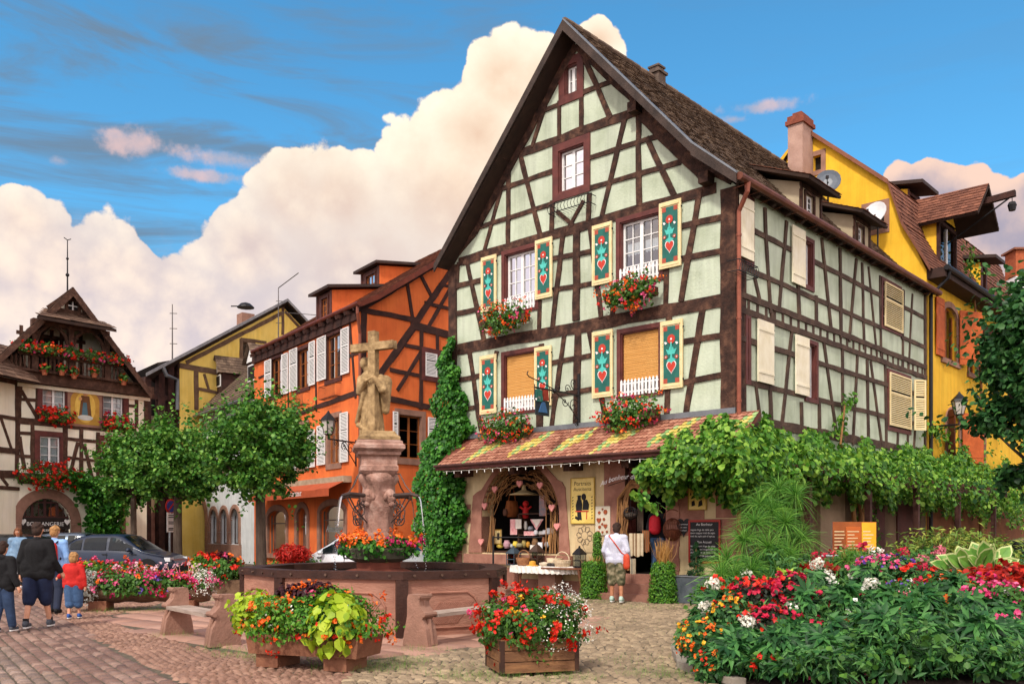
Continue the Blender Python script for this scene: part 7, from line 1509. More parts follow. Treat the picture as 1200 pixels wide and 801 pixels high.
body=[cap(L(-.05,-.06,.1),L(-.07,-.03,.75),.19,.155,1.15,rt_),cap(L(-.07,-.03,.75),L(-.08,-.02,1.12),.155,.165,1.2,rt_),cap(L(-.1,0,1.2),L(-.15,.02,1.32),.06,.06),ballp(L(-.18,.03,1.4),(.08,.085,.115)),ballp(L(-.17,-.03,1.385),(.1,.1,.14)),ballp(L(-.155,.09,1.4),.02),
  cap(L(-.26,0,1.12),L(-.3,.12,.88),.085,.07),cap(L(-.3,.12,.88),L(-.08,.24,1.05),.065,.045),cap(L(.16,0,1.1),L(.27,.1,.9),.09,.08),cap(L(.27,.1,.9),L(.1,.22,1.08),.07,.045),
  cap(L(.2,-.08,1.05),L(.2,-.1,.55),.13,.07),cap(L(-.22,.02,.12),L(-.25,.0,.8),.06,.05),cap(L(.12,.08,.1),L(.1,.02,.7),.07,.04),cap(L(-.12,.1,.1),L(-.14,.06,.9),.05,.035),cap(L(-.3,.1,.35),L(-.2,.12,.85),.03,.05),cap(L(-.28,.08,.3),L(-.05,.15,.15),.04,.03)]
for q in range(9): a_=-2.6+q*.62; body.append(cap(L(-.05+.2*math.cos(a_),-.05+.19*math.sin(a_),.12),L(-.07+.15*math.cos(a_),-.03+.14*math.sin(a_),.95-.1*(q%3)),.03,.014))
for s_ in range(4): body.append(cap(L(-.09+.035*s_,.26,1.03+.012*s_),L(-.03+.03*s_,.25,1.07+.01*s_),.016,.012))
remesh(body,.0105,'robed_figure',ST,OCH,1)
# bowl of flowers at the foot of the column
FB_=thing('flower_bowl','stone bowl of orange and magenta flowers round the fountain column','planter',FC+UPV*1.0)
b=MB(pm('mossy_stone','#3a3a2c','#5a5546',4,.9,.5,25)); b.lathe([(.38,1.05),(.55,1.12),(.62,1.28),(.6,1.31),(.42,1.3)],FC,20); b.build('bowl',FB_)
p,nn=ell(2400,FC+UPV*1.3,(.72,.72,.2),.5,lump=.15); leaves('foliage',FB_,G_IVY,'broad',p,nn+[0,0,.3],.07)
def clump(c,r,n,g,fs,spread=.035,zmin=-.2,lump=.15):
    cc,cn_=ell(g,c,r,.9,zmin,lump=lump); i=RNG.integers(0,g,n); return cc[i]+RNG.normal(0,spread,(n,3)),cn_[i]+RNG.normal(0,.5,(n,3))
p,nn=clump(FC+UPV*1.38,(.76,.76,.26),760,60,.05,zmin=-.1); leaves('blossoms',FB_,P_ORG,'rose',p,nn,.055,.3)
p,nn=clump(FC+UPV*1.36,(.76,.76,.2),160,12,.05,zmin=0); leaves('blossoms',FB_,P_MAG,'rose',p,nn,.055,.3)

# ================= benches with carved stone ends
def bench(label,pa,pb,sh=.40):
    """stone ends at pa and pb, plank between"""
    pa,pb=Vector(pa),Vector(pb); t=thing('stone_bench',label,'bench',(pa+pb)/2,'stone benches round the fountain'); e=(pb-pa).normalized(); f_=Vector((e.y,-e.x,0)); 
    if f_.dot(-Vector((pa.x,pa.y,0)))<0: f_=-f_
    for p,m_ in ((pa,'stone_end'),(pb,'stone_end')):
        b=MB(SANDP); prf=[(-.22,0),(.24,0),(.2,.25),(.13,.38),(.19,.45),(.09,.56),(.08,.63),(.12,.68),(.1,.72),(-.12,.72),(-.14,.66),(-.14,.42),(-.2,.16)]
        b.prism([p+f_*x-e*.11+UPV*z for x,z in prf],e*.22); 
        b.tube([p+f_*.17-e*.135+UPV*.45,p+f_*.17+e*.135+UPV*.45],.035,8); b.tube([p+f_*.09-e*.13+UPV*.7,p+f_*.09+e*.13+UPV*.7],.03,8); b.tube([p+f_*.22+UPV*.02,p+f_*.16+UPV*.38],.035,8); b.tube([p+f_*.09+UPV*.46,p+f_*.06+UPV*.68],.03,8)
        b.build('bench_end',t)
    b=MB(pm('weathered_bench_wood','#8a786c','#b3a294',3,.8,.5,30,stretch=(1,1,8))); 
    for o in (-.14,.05): b.boxf(pa+e*.14+f_*o+UPV*sh,e*((pb-pa).length-.28),f_*.17,UPV*.05)
    b.build('seat_plank',t); return t
bench('stone-ended bench left of the fountain with a grey plank seat',gnd(208,742),gnd(262,756))
bench('stone-ended bench before the fountain partly hidden by the wooden crate',gnd(492,756),gnd(592,740))

# ================= planters
def prisma(b,c,lx,ly,z0,z1,rz,tx=0.): # box with sloping sides
    m=Matrix.Rotation(rz,3,'Z'); c=Vector(c); q=[]
    for z,k in ((z0,1-tx),(z1,1)):
        for sx,sy in ((-1,-1),(1,-1),(1,1),(-1,1)): q.append(c+m@Vector((sx*lx/2*k,sy*ly/2*k,0))+UPV*z)
    b.hexa(q)
def bank(t,c,rx,ry,rz_,ang,n,m,kind,size,name='foliage',shell=.4,zmin=-.35,lump=.18,jit=.6,droop=.6):
    p,nn=ell(n,(0,0,0),(rx,ry,rz_),shell,zmin,lump=lump); M_=np.array(Matrix.Rotation(ang,3,'Z')); return leaves(name,t,m,kind,p@M_.T+np.array(c),nn@M_.T+[0,0,.25],size,jit,droop)
def blooms(t,c,rx,ry,rz_,ang,n,g,m,size,spread=.03,zmin=-.3,name='blossoms',lump=.18,sub=None):
    p,nn=clump((0,0,0),(rx,ry,rz_),n,g,size,spread,zmin,lump); 
    if sub is not None: k=sub(p); p,nn=p[k],nn[k]
    M_=np.array(Matrix.Rotation(ang,3,'Z')); return leaves(name,t,m,'rose',p@M_.T+np.array(c),nn@M_.T,size,.35,0)
# stone trough in front
c_=gnd(366,776); c_=Vector((-2.32,10.75,0)); ang=math.atan2(-.55,1.45)
T1=thing('stone_trough','red stone trough overflowing with lime leaves and orange flowers in front of the fountain','planter',c_)
STR=pm('trough_stone','#6f4433','#9a6a50',3,.85,.6,18,big=.3,c3='#85573f'); M_=Matrix.Rotation(ang,3,'Z')
b=MB(STR); prisma(b,c_,1.52,.58,.17,.4,ang,.05); b.build('trough',T1)
for s_ in (-.5,.42): b=MB(STR); prisma(b,c_+M_@Vector((s_,0,0)),.3,.46,0.01,.169,ang); b.build('foot_block',T1)
cc=c_+UPV*.5; bank(T1,cc+UPV*.04,.95,.52,.36,ang,5600,G_BUSH,'leaf',.055,zmin=-.55)
bank(T1,cc+M_@Vector((.44,-.24,.06)),.3,.24,.36,ang,190,G_LIME,'broad',.14,'lime_leaves',.75,-.9,.1,.5,1.2)
bank(T1,cc+M_@Vector((.1,.1,.2)),.45,.3,.2,ang,60,G_LIME,'broad',.11,'lime_leaves',.75,-.3)
bank(T1,cc+M_@Vector((-.78,-.05,.1)),.3,.3,.28,ang,420,G_LIME,'broad',.075,'lime_leaves',.6,-.6)
bank(T1,cc+M_@Vector((-.14,.18,.28)),.52,.24,.22,ang,1300,P_BURG,'leaf',.075,'dark_foliage',.3)
blooms(T1,cc+UPV*.04,.98,.56,.39,ang,520,90,P_ORG,.044,.02,-.5); blooms(T1,cc,.97,.57,.41,ang,420,70,P_RED,.042,.02,-.95,sub=lambda p:p[:,2]<.15); blooms(T1,cc,.95,.5,.38,ang,90,22,P_WHT,.024,.02,-.3); blooms(T1,cc+UPV*.1,.6,.35,.33,ang,60,6,P_PINK,.036,.02,.3)
# wooden crate
c_=Vector((.22,10.45,0)); ang=R(16); M_=Matrix.Rotation(ang,3,'Z')
T2=thing('wooden_crate','square wooden crate planter of red geraniums and white alyssum','planter',c_); CRW=pm('crate_wood','#5c3d28','#9a7048',3,.8,.5,25,stretch=(1,1,6),island=.3,c3='#7a5638')
b=MB(CRW); 
for k in range(3):
    z=.03+.125*k; w_,d_=.86,.62
    for sx in (-1,1):
        b.box(c_+M_@Vector((0,sx*d_/2,z+.07)),(w_+(.06 if k%2 else 0),.045,.115),ang); b.box(c_+M_@Vector((sx*w_/2,0,z+.07)),(.045,d_-.06+(.0 if k%2 else .1),.113),ang)
b.build('crate_boards',T2); b=MB(pm('potting_soil','#1c120c','#2a1c13')); prisma(b,c_,.78,.54,.05,.38,ang); b.build('soil',T2)
b=MB(pm('crate_post','#2e1c14','#3f281c'))
for sx in (-1,1):
    for sy in (-1,1): b=MB(pm('crate_post','#2e1c14')); b.box(c_+M_@Vector((sx*.432,sy*.312,.22)),(.05,.05,.36),ang); b.build('corner_batten',T2)
cc=c_+UPV*.54; bank(T2,cc,.63,.52,.38,ang,5200,G_GER,'leaf',.06,zmin=-.95)
left=lambda p:p[:,0]<.25
blooms(T2,cc,.68,.56,.42,ang,1000,74,P_RED,.05,.03,-.95); blooms(T2,cc,.68,.53,.38,ang,150,24,P_YEL,.034,.02,-.2,sub=left); blooms(T2,cc+UPV*.02,.66,.5,.38,ang,70,12,P_PINK,.04,.02,-.5)
bank(T2,cc+M_@Vector((.3,-.08,.02)),.38,.48,.38,ang,1100,P_WHT,'petal',.028,'white_blossoms',.88,-.8,.2)
# long log trough with the pink flowers
c_=Vector((-7.5,18.7,0)); ang=math.atan2(.12,1.); M_=Matrix.Rotation(ang,3,'Z')
T3=thing('log_trough','long hollowed-log trough of pink and magenta flowers near the walking family','planter',c_); LOG=pm('log_bark','#4a3628','#7a5f48',3,.9,.7,20,c3='#5f4836')
b=MB(LOG); L0=2.55; nn_=18; rings=[]; 
for i in range(nn_): x=-L0/2+L0*i/(nn_-1); r=.28+.02*math.sin(i*1.7); rings.append([c_+M_@Vector((x,r*math.cos(a),0))+UPV*(.42+r*math.sin(a)*.95) for a in np.linspace(PI,2*PI,11)])
vs=[p for g_ in rings for p in g_]; b.add(vs,[(i*11+j,i*11+j+1,(i+1)*11+j+1,(i+1)*11+j) for i in range(nn_-1) for j in range(10)]+[tuple(range(10,-1,-1)),tuple((nn_-1)*11+j for j in range(11))]); b.build('hollow_log',T3)
for s_ in (-.85,.85): b=MB(STR); prisma(b,c_+M_@Vector((s_,0,0)),.35,.5,0.01,.2,ang); b.build('foot_block',T3)
cc=c_+UPV*.46; bank(T3,cc,1.3,.48,.33,ang,3600,G_GER,'leaf',.085,zmin=-.4)
for m_,n,g in ((P_MAG,420,55),(P_PINK,420,55),(P_ORG,150,22),(P_PUR,60,14),(P_RED,140,22)): blooms(T3,cc,1.34,.52,.36,ang,n,g,m_,.06,.035,-.6)
bank(T3,cc+M_@Vector((-1.12,-.1,-.02)),.36,.4,.4,ang,900,pm('silver_leaves','#8c9488','#d6dad0',6,.8,island=.8),'leaf',.06,'silver_foliage',.5,-.7); bank(T3,cc+M_@Vector((1.15,0,0)),.25,.4,.38,ang,600,P_WHT,'petal',.04,'white_blossoms',.7,-.5)
b=MB(pm('pink_stems','#a08a70','#c0a088')); tips=[]
for k in range(26):
    p=cc+M_@Vector((random.uniform(-.5,1.0),random.uniform(-.2,.3),.2)); q=p+Vector((random.uniform(-.15,.15),0,random.uniform(.1,.3))); b.tube([p,q],.005,4); tips.append(q)
b.build('stems',T3); leaves('pale_blossoms',T3,leafmat('pale_pink_petals','#e0a8b8','#f4d6dc'),'rose',np.repeat(np.array(tips),5,0)+RNG.normal(0,.025,(130,3)),RNG.normal(0,1,(130,3)),.05)
# two beds behind it
def simple_bed(name,label,c,lx,ly,h,ang,mats,ng=2000,fs=.07,box=None,lime=0,burg=0):
    c=Vector(c); t=thing(name,label,'planter',c); b=MB(box or STR); prisma(b,c,lx,ly,.01,.4,ang,.06); b.build('box',t); cc=c+UPV*(.40+h*.25)
    bank(t,cc,lx/2+.12,ly/2+.14,h,ang,ng,G_GER,'leaf',.09)
    for m_,n,g in mats: blooms(t,cc,lx/2+.16,ly/2+.16,h*1.06,ang,n,g,m_,fs,.035,-.4)
    if lime: bank(t,cc+Vector((-lx*.25,0,h*.35)),lx*.3,ly*.4,h*.6,ang,lime,G_LIME,'broad',.11,'lime_leaves',.6)
    if burg: bank(t,cc+Vector((.1,.1,h*.5)),lx*.35,ly*.4,h*.6,ang,burg,P_BURG,'leaf',.11,'dark_foliage',.4)
    return t
simple_bed('flower_trough','flower trough of red and pink blooms with lime tips just behind the log trough',at(128,690,24.2)*Vector((1,1,0)) if 0 else (at(128,690,24.2).x,24.2,0),2.2,.7,.34,.1,((P_PINK,240,30),(P_RED,200,28),(P_ORG,90,14)),2200,.075,LOG,160)
simple_bed('flower_trough','red flower trough with a burgundy bush in front of the arched white house',(at(254,690,22.8).x,22.8,0),1.25,.7,.5,.2,((P_RED,360,44),(P_ORG,160,20),(P_PINK,80,12)),2400,.075,LOG,260,600)
simple_bed('flower_pot_row','small row of scarlet leaves and orange flowers behind the fountain rim',(at(355,660,27).x,27,0),2.6,.5,.45,.0,((P_ORG,140,24),),900,.08,STR,0)
p,nn=ell(900,(at(343,655,26.6).x,26.6,.95),(.55,.3,.28),.3); t=thing('red_foliage_plant','plant with vivid scarlet leaves beyond the fountain rim','plant',(at(343,655,26.6).x,26.6,.5)); leaves('foliage',t,leafmat('scarlet_leaves','#8f1410','#d63020','#b8221a'),'slim',p,nn,.16); b=MB(TWG); b.tube([(at(343,655,26.6).x,26.6,.3),(at(343,655,26.6).x,26.6,.9)],.02,5); b.build('stem',t)

# ================= things before the shop
TBp=M1.P(640,696,.55); zt_=.66
TB=thing('display_table','half-round wooden table under a white frilled cloth by the shop window','table',(TBp.x,TBp.y,0))
# table centre from the photograph
uT0,uT1=M1.hit(690,668,.5)[0],M1.hit(594,668,.5)[0]; cT=M1.W((uT0+uT1)/2,0,.28); hw_=(uT1-uT0)/2; WT=pm('table_wood','#5a3420','#7c4c30',3,.6,.2,30)
b=MB(WT); pts_=[M1.W((uT0+uT1)/2+hw_*math.cos(a),.66,.28+.42*math.sin(a)) for a in np.linspace(0,PI,15)]+[M1.W(uT0,.66,.12),M1.W(uT1,.66,.12)][::1]; b.prism([q for q in pts_],UPV*.04); b.build('table_top',TB)
for k,(uu_,oo) in enumerate(((uT0+.15,.2),(uT0+.25,.5),(uT1-.15,.2),(uT1-.5,.55))):
    b=MB(WT); p=M1.W(uu_,0,oo); s_=1 if k<2 else -1; b.tube([p+UPV*.01-M1.d*.05*s_,p+UPV*.3,p+M1.d*.06*s_+UPV*.655],[.03,.025,.04],8); b.build('leg',TB)
b=MB(SANDP); b.boxf(M1.W((uT0+uT1)/2-.2,.01,.1),M1.d*.55,UPV*.6,M1.n*.3); b.build('stone_block',TB)
b=MB(pm('frilled_cotton','#ded9cf','#f2efe8',12,.9)); n=60; ua=uT0+hw_*.38
def ed(k,zz,ex):
    a=PI*k/n; u=(ua+uT1)/2+(uT1-ua)/2*1.03*math.cos(a)*(1+.02*math.sin(k*1.9)); return M1.W(u,zz+.012*math.sin(k*2.3),.26+(.45+ex*.02*math.sin(k*1.9))*math.sin(a))
for k in range(n): b.quad(ed(k,.715,0),ed(k+1,.715,0),ed(k+1,.54,1.5),ed(k,.54,1.5))
b.add([ed(k,.715,0) for k in range(n+1)],[tuple(range(n+1))]); tc_=b.build('tablecloth',label='white frilled cloth hanging over the display table edge',cat='tablecloth')
def tpt(px,o=.42): u=M1.hit(px,662,o)[0]; return M1.W(u,.72,o)
def lantern_house(name,label,px,w,h,m,o=.35,z=None):
    c=tpt(px,o); 
    if z: c.z=z
    b=MB(m); 
    for sx in(-1,1):
        for sy in(-1,1): b.tube([c+M1.d*sx*w/2+M1.n*sy*w/2,c+M1.d*sx*w/2+M1.n*sy*w/2+UPV*h*.62],.012,4)
    for z_ in (.01,.3,.6): 
        for sx in(-1,1): b.bar(c+M1.d*sx*w/2-M1.n*w/2+UPV*h*z_,c+M1.d*sx*w/2+M1.n*w/2+UPV*h*z_,.02,.02); b.bar(c-M1.d*w/2+M1.n*sx*w/2+UPV*h*z_,c+M1.d*w/2+M1.n*sx*w/2+UPV*h*z_,.02,.02)
    b.boxf(c-M1.d*w*.5-M1.n*w*.5,M1.d*w,M1.n*w,UPV*.02)
    a=math.atan2(M1.d.y,M1.d.x); b.lathe([(w*.86,h*.6),(w*.8,h*.64),(w*.3,h*.86),(.03,h*.9),(.02,h)],c,4,rz=a); b.use(GLASS); b.boxf(c-M1.d*w*.42-M1.n*w*.42+UPV*.02,M1.d*w*.84,M1.n*w*.84,UPV*h*.55)
    return b.build(name,label=label,cat='lantern',group='goods on the display table')
lantern_house('candle_lantern','blue-grey metal candle lantern at the left end of the table',602,.26,.5,pm('blue_grey_metal','#4a5a66','#3a4852',4,.5,metal=.4))
lantern_house('candle_lantern','dark brown lattice lantern in the middle of the table',629,.24,.6,pm('brown_lattice','#3a2a22','#4f3a2e',4,.6),.3)
lantern_house('candle_lantern','black pointed candle lantern at the right end of the table',679,.22,.52,IRON,.3)
def basket(label,px,r_,h,m,o=.42,hd=1):
    c=tpt(px,o); b=MB(m); b.lathe([(r_*.8,0),(r_,h*.6),(r_*1.05,h),(r_*.92,h),(r_*.7,.03)],c,16)
    for k in range(5): b.tube([c+Vector((r_*(.83+.045*k)*math.cos(t),r_*(.83+.045*k)*math.sin(t),h*(.1+.2*k))) for t in np.linspace(0,2*PI,17)],.009,4)
    if hd: b.tube([c+M1.d*r_*math.cos(t)+UPV*(h+r_*.95*math.sin(t)) for t in np.linspace(0,PI,11)],.012,6)
    return b.build('basket',label=label,cat='basket',group='goods on the display table')
basket('brown wicker basket with a round handle left on the table',614,.2,.2,pm('brown_wicker','#8a5c3c','#a8764e',20,.8,.4,60))
basket('pale wicker basket with a tall handle near the right of the table',659,.22,.16,pm('pale_wicker','#cbb592','#e2d2b4',20,.8,.4,60))
basket('flat cream wicker hamper at the back of the table',650,.2,.2,pm('cream_wicker','#d8c6a2','#e9dcc0',20,.8,.4,60),.2,0)
b=MB(pm('straw_yellow','#e0a840','#c98f2c',8,.8)); c=tpt(624,.55); b.lathe([(.15,0),(.15,.02),(.09,.03),(.085,.11),(.03,.13)],c,16); b.build('straw_hat',label='small yellow straw hat on the white cloth',cat='hat')
b=MB(pm('cream_china','#e8dcc4','#d9caae',8,.4)); c=tpt(638,.55); b.lathe([(.07,0),(.13,.04),(.14,.08),(.11,.09),(.02,.11)],c,16); b.build('china_dish',label='round cream dish on the white cloth beside the straw hat',cat='dish')
b=MB(pm('black_pottery','#2a2422','#3a3230',8,.4)); 
for px,r_ in ((644,.07),(648,.06)): b.lathe([(r_*.7,0),(r_,.05),(r_*.6,.09)],tpt(px,.58),12)
b.build('black_bowls',label='pair of small black bowls beside the cream dish',cat='bowl')
b=MB(IRON); p=gnd(579,700); p=Vector((at(578,660,17.6).x,17.6,0)); b.tube([p,p+UPV*1.5,p+UPV*1.5+Vector((.02,0,0)),],.018,6); b.tube([p+UPV*1.48,p+UPV*1.48+Vector((.95,.25,0))],.014,5); b.build('iron_rail',label='thin black iron rail standing behind the fountain corner',cat='rail')
# topiary and pots
def bush_thing(name,label,c,r_,h,n,m,cat='shrub',taper=.75,size=.05,pot=True,group=None,stemh=0):
    c=Vector(c); t=thing(name,label,cat,c,group); zz=RNG.uniform(0,1,n); a=RNG.uniform(0,2*PI,n); k=r_*(1-(1-taper)*zz)*np.where(zz>.93,np.sqrt(np.maximum(0,1-((zz-.93)/.07)**2))*.999+.001,1); rr_=k*RNG.uniform(.78,1.04,n)
    p=np.stack([c.x+rr_*np.cos(a),c.y+rr_*np.sin(a),c.z+.03+zz*h],1); nn=np.stack([np.cos(a),np.sin(a),.25+.8*(zz>.93)],1); leaves('foliage',t,m,'leaf',p,nn,size,.45,.2)
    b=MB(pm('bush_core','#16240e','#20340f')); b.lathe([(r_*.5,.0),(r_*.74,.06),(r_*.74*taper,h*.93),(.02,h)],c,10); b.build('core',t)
    return t
def tufted(t,c,h,n,m,l=.5):
    p=np.array(c)+RNG.normal(0,.06,(n,3))*[1,1,.2]; a=RNG.uniform(0,2*PI,n); nn=np.stack([np.cos(a),np.sin(a),RNG.uniform(-.2,.4,n)],1)
    tv,tf=TL['blade']; z=unit(nn); y=unit(np.stack([np.cos(a)*.45,np.sin(a)*.45,np.full(n,1.)],1)+RNG.normal(0,.18,(n,3))); x=np.cross(y,z); x=unit(x); z=np.cross(x,y); sz=RNG.uniform(.6,1.1,n)*l
    v=p[:,None,:]+sz[:,None,None]*(tv[None,:,0:1]*x[:,None,:]*1.2+tv[None,:,1:2]*y[:,None,:]-tv[None,:,2:3]*z[:,None,:]*-1)
    v[...,2]-=0; return link_np('grass_blades',v.reshape(-1,3),(tf[None]+(np.arange(n)*len(tv))[:,None,None]).reshape(-1,4),[m],None,t)
STRAW=leafmat('straw_grass','#a8783c','#d8b070','#c29452')
pA=gnd(696,701); pB=gnd(777,706)
tA=bush_thing('clipped_shrub','clipped leafy shrub left of the shop steps beside the man in white',(pA.x,pA.y,0),.34,.86,3200,G_BUSH,taper=.8); 
tB=bush_thing('clipped_shrub','clipped leafy shrub right of the shop steps with tall straw grass on top',(pB.x,pB.y,0),.34,.9,3400,G_BUSH,taper=.72); tufted(tB,(pB.x,pB.y,.85),.6,170,STRAW,.55)
pc_=M1.P(700,690,.35); tC=bush_thing('dwarf_conifer','small upright conifer behind the clipped shrub left of the steps',(pc_.x,pc_.y,.0),.16,1.55,2200,leafmat('conifer_leaves','#3a6a1e','#7aa83e','#558a2a'),taper=.55,size=.05); tufted(tC,(pc_.x-.1,pc_.y-.2,.55),.4,90,STRAW,.45)
# zinc trough with spiral topiary
zl=M1.W(M1.hit(795,700,.35)[0],0,.62); zr=M1.W(M1.hit(846,700,.35)[0],0,.62); 
ZT=thing('zinc_trough','long grey zinc trough below the chalkboard','planter',(zl+zr)/2); e=(zr-zl); e.z=0; L_=e.length; e.normalize(); f_=Vector((-e.y,e.x,0)); b=MB(pm('weathered_zinc','#4f5860','#79838b',3,.5,.3,20,metal=.5,big=.2)); cz=(zl+zr)/2+f_*.28
prisma(b,cz,L_,.5,.01,.6,math.atan2(e.y,e.x),.08); b.use(ZINC); 
for s_ in (-1,1): b.tube([cz+f_*s_*.25-e*L_/2+UPV*.6,cz+f_*s_*.25+e*L_/2+UPV*.6],.02,6); b.tube([cz+e*s_*L_/2-f_*.25+UPV*.6,cz+e*s_*L_/2+f_*.25+UPV*.6],.02,6)
b.use(pm('potting_soil','#1c120c')); prisma(b,cz,L_-.06,.44,.55,.605,math.atan2(e.y,e.x)); b.build('trough',ZT)
sp=thing('spiral_topiary','dark spiral-clipped conifer standing in the zinc trough','shrub',cz+UPV*.6-e*.1); n=2600; t_=RNG.uniform(0,1,n); a=t_*2*PI*4+RNG.normal(0,.5,n); rr_=(1-t_)*.2+.03; c0=cz-e*.1
p=np.stack([c0.x+rr_*np.cos(a)*RNG.uniform(.5,1,n),c0.y+rr_*np.sin(a)*RNG.uniform(.5,1,n),.6+t_*.75+RNG.normal(0,.02,n)],1); leaves('foliage',sp,leafmat('cypress_leaves','#14351a','#2f5f2c','#1f4a22'),'slim',p,np.stack([np.cos(a),np.sin(a),.4+0*a],1),.055); b=MB(TWG); b.tube([c0+UPV*.6,c0+UPV*1.3],.02,5); b.build('trunk',sp)
# info board and railing in the flowers
ib=thing('info_board','orange and yellow printed information board among the flowers','board',(at(1000,630,15.2).x,15.2,0)); bp_=PL((at(976,630,15.2).x,15.2),(1,.0)); w_=at(1027,630,15.2).x-at(976,630,15.2).x; z1=at(1000,611,15.2).z; z0=at(1000,668,15.2).z
b=MB(pm('board_brown','#7a3a14','#a3561e',2,.5)); b.boxf(bp_.W(0,z0,0),bp_.d*w_,UPV*(z1-z0),-bp_.n*.03); b.build('panel',ib); b=MB(pm('board_yellow','#e59a14','#f2b52c',2,.45)); b.boxf(bp_.W(w_*.66,z0+.02,.002),bp_.d*w_*.33,UPV*(z1-z0-.03),bp_.n*.006); b.build('yellow_field',ib)
b=MB(pm('board_orange','#a84e18','#c06222',2,.45)); b.boxf(bp_.W(w_*.3,z0+.02,.002),bp_.d*w_*.34,UPV*(z1-z0-.1),bp_.n*.005); b.build('orange_field',ib)
b=MB(pm('print_pale','#e2c9a0','#c9a878')); 
for c0_,c1_ in ((.03,.27),(.33,.6),(.69,.95)):
    for k in range(7): z=z1-.16-.07*k; 
    for k in range(9): z=z1-.17-.055*k; ww=random.uniform(.6,1)*(c1_-c0_); b.boxf(bp_.W(w_*c0_,z,.009),bp_.d*w_*ww,UPV*.018,bp_.n*.002)
b.build('printed_lines',ib); b=MB(ZINC)
for u in (.03,w_-.03): b.tube([bp_.W(u,0,-.06),bp_.W(u,z1,-.06)],.025,6)
b.build('leg',ib)
b=MB(pm('pale_steel','#9aa0a2','#b6bbbd',3,.35,metal=.7)); x0=at(943,660,14.2).x; x1=at(975,660,14.2).x; z1=at(950,651,14.2).z; b.tube([(x0,14.2,0),(x0,14.2,z1-.08),(x0+.06,14.2,z1),(x1,14.2,z1),(x1+.9,14.2,z1),(x1+.96,14.2,z1-.08),(x1+.96,14.2,0)],.022,8); b.tube([(x0,14.2,z1-.35),(x1+.96,14.2,z1-.35)],.016,6); b.build('steel_barrier',label='tubular steel barrier rail behind the flower bed',cat='barrier')
# road sign
rs=thing('road_sign','round blue and red no-parking sign with white plates on a grey post','road sign',(at(199,655,36).x,36,0)); x=at(199,655,36).x; b=MB(ZINC); b.tube([(x,36,0),(x+.0,36,at(198,590,36).z)],.045,8); b.build('post',rs); sn=Vector((.93,-.37,0)).normalized(); sa=sn.cross(UPV)
def disc(b,c,r_,o,n=20): b.prism([c+sn*o+sa*r_*math.cos(2*PI*j/n)+UPV*r_*math.sin(2*PI*j/n) for j in range(n)],sn*.01)
c=Vector((x,36,at(198,593,36).z)); b=MB(pm('sign_red','#b8281e','#a8221a',4,.4)); disc(b,c,.3,.05); b.use(pm('sign_blue','#20408f','#1b387f',4,.4)); disc(b,c,.225,.065); b.use(MAT['sign_red']); b.beam(c+sn*.08-sa*.15+UPV*.15,c+sn*.08+sa*.15-UPV*.15,.06,.006,sn,back=0); b.build('disc',rs)
for k,(yy,hh) in enumerate(((604.5,.3),(612,.28),(619.5,.24))):
    zc0=at(198,yy,36).z; b=MB(WHITE); b.boxf(Vector((x,36,zc0-hh/2))+sn*.05-sa*.22,sa*.44,UPV*hh,sn*.01); b.use(INK)
    for q in range(2): b.boxf(Vector((x,36,zc0-hh*.2+hh*.25*q))+sn*.062-sa*.14,sa*.28,UPV*.04,sn*.003)
    b.build('plate',rs)
# water spouts seen, street litter: nothing more
# ================= trees, climbers and the flower bed
BARK=pm('tree_bark','#3a2e26','#6a5a4c',5,.95,.8,25,stretch=(1,1,.25),c3='#4f4238')
def tree(label,x,y,base_r,zc,rx,rz,n,nc=70,mt=None,leaf=.14,ht=None,seed=1,group='clipped street trees before the low houses',zb=0.,cat='tree',ry=None):
    rg=np.random.default_rng(seed); rr_=random.Random(seed); t=thing('street_tree',label,cat,(x,y,zb),group); ry=ry or rx
    cp_,_=ell(nc,(x,y,zc),(rx*.86,ry*.86,rz*.86),.25,-1.,rg); 
    b=MB(BARK); fork=zc-rz*.75; lean=rr_.uniform(-.12,.12); top=Vector((x+lean,y,zc+rz*.45)); f0=Vector((x+lean*.4,y,fork))
    b.tube([Vector((x,y,zb)),Vector((x+.02,y,zb+.25)),Vector((x+lean*.2,y,(zb+fork)/2)),f0],[base_r*1.35,base_r*1.05,base_r*.95,base_r*.9],12); b.build('trunk',t)
    b=MB(BARK); b.tube([f0,(f0+top)/2+Vector((.08,0,0)),top],[base_r*.85,base_r*.5,base_r*.15],8)
    for k in range(nc):
        q=Vector(cp_[k]); z0=min(max(fork+rr_.uniform(0,1)*(q.z-fork)*.6,fork),top.z); s0=Vector((x+lean*.5,y,z0)); m=(s0+q)/2+Vector((rr_.uniform(-.1,.1),rr_.uniform(-.1,.1),rr_.uniform(.02,.25)))
        b.tube([s0,m,q],[base_r*.28,base_r*.16,base_r*.06],5)
    b.build('limbs',t); per=n//nc; P_=[];N_=[]
    for k in range(nc):
        r=rr_.uniform(.22,.5)*rx/1.9; p,nn=ell(per,cp_[k],(r,r,r*.75),.2,-1,rg); P_.append(p);N_.append(nn*.6+[0,0,.5])
        m=rr_.randrange(2,5)       # twigs that stick out beyond the clump
        d=unit(np.array([cp_[k]])-np.array([[x,y,zc-rz*.3]]))[0]+[0,0,.25]
        for _ in range(m):
            dd=d+rg.normal(0,.35,3); tt=np.linspace(.4,2.1,11)*r; P_.append(cp_[k]+dd*tt[:,None]*1.0+rg.normal(0,.04,(11,3))); N_.append(np.tile(dd*.3+[0,0,.6],(11,1)))
    leaves('crown',t,mt or G_TREE,'broad',np.concatenate(P_),np.concatenate(N_),leaf,.6,.5); return t
tree('dense tree with the thick trunk beside the orange house',(306-600)/F*27,27,.16,4.0,1.72,1.55,13500,110,leaf=.115,seed=3)
tree('middle tree standing before the arched white house and the road sign',(208-600)/F*33,33,.16,3.95,1.62,1.6,12500,104,leaf=.13,seed=5)
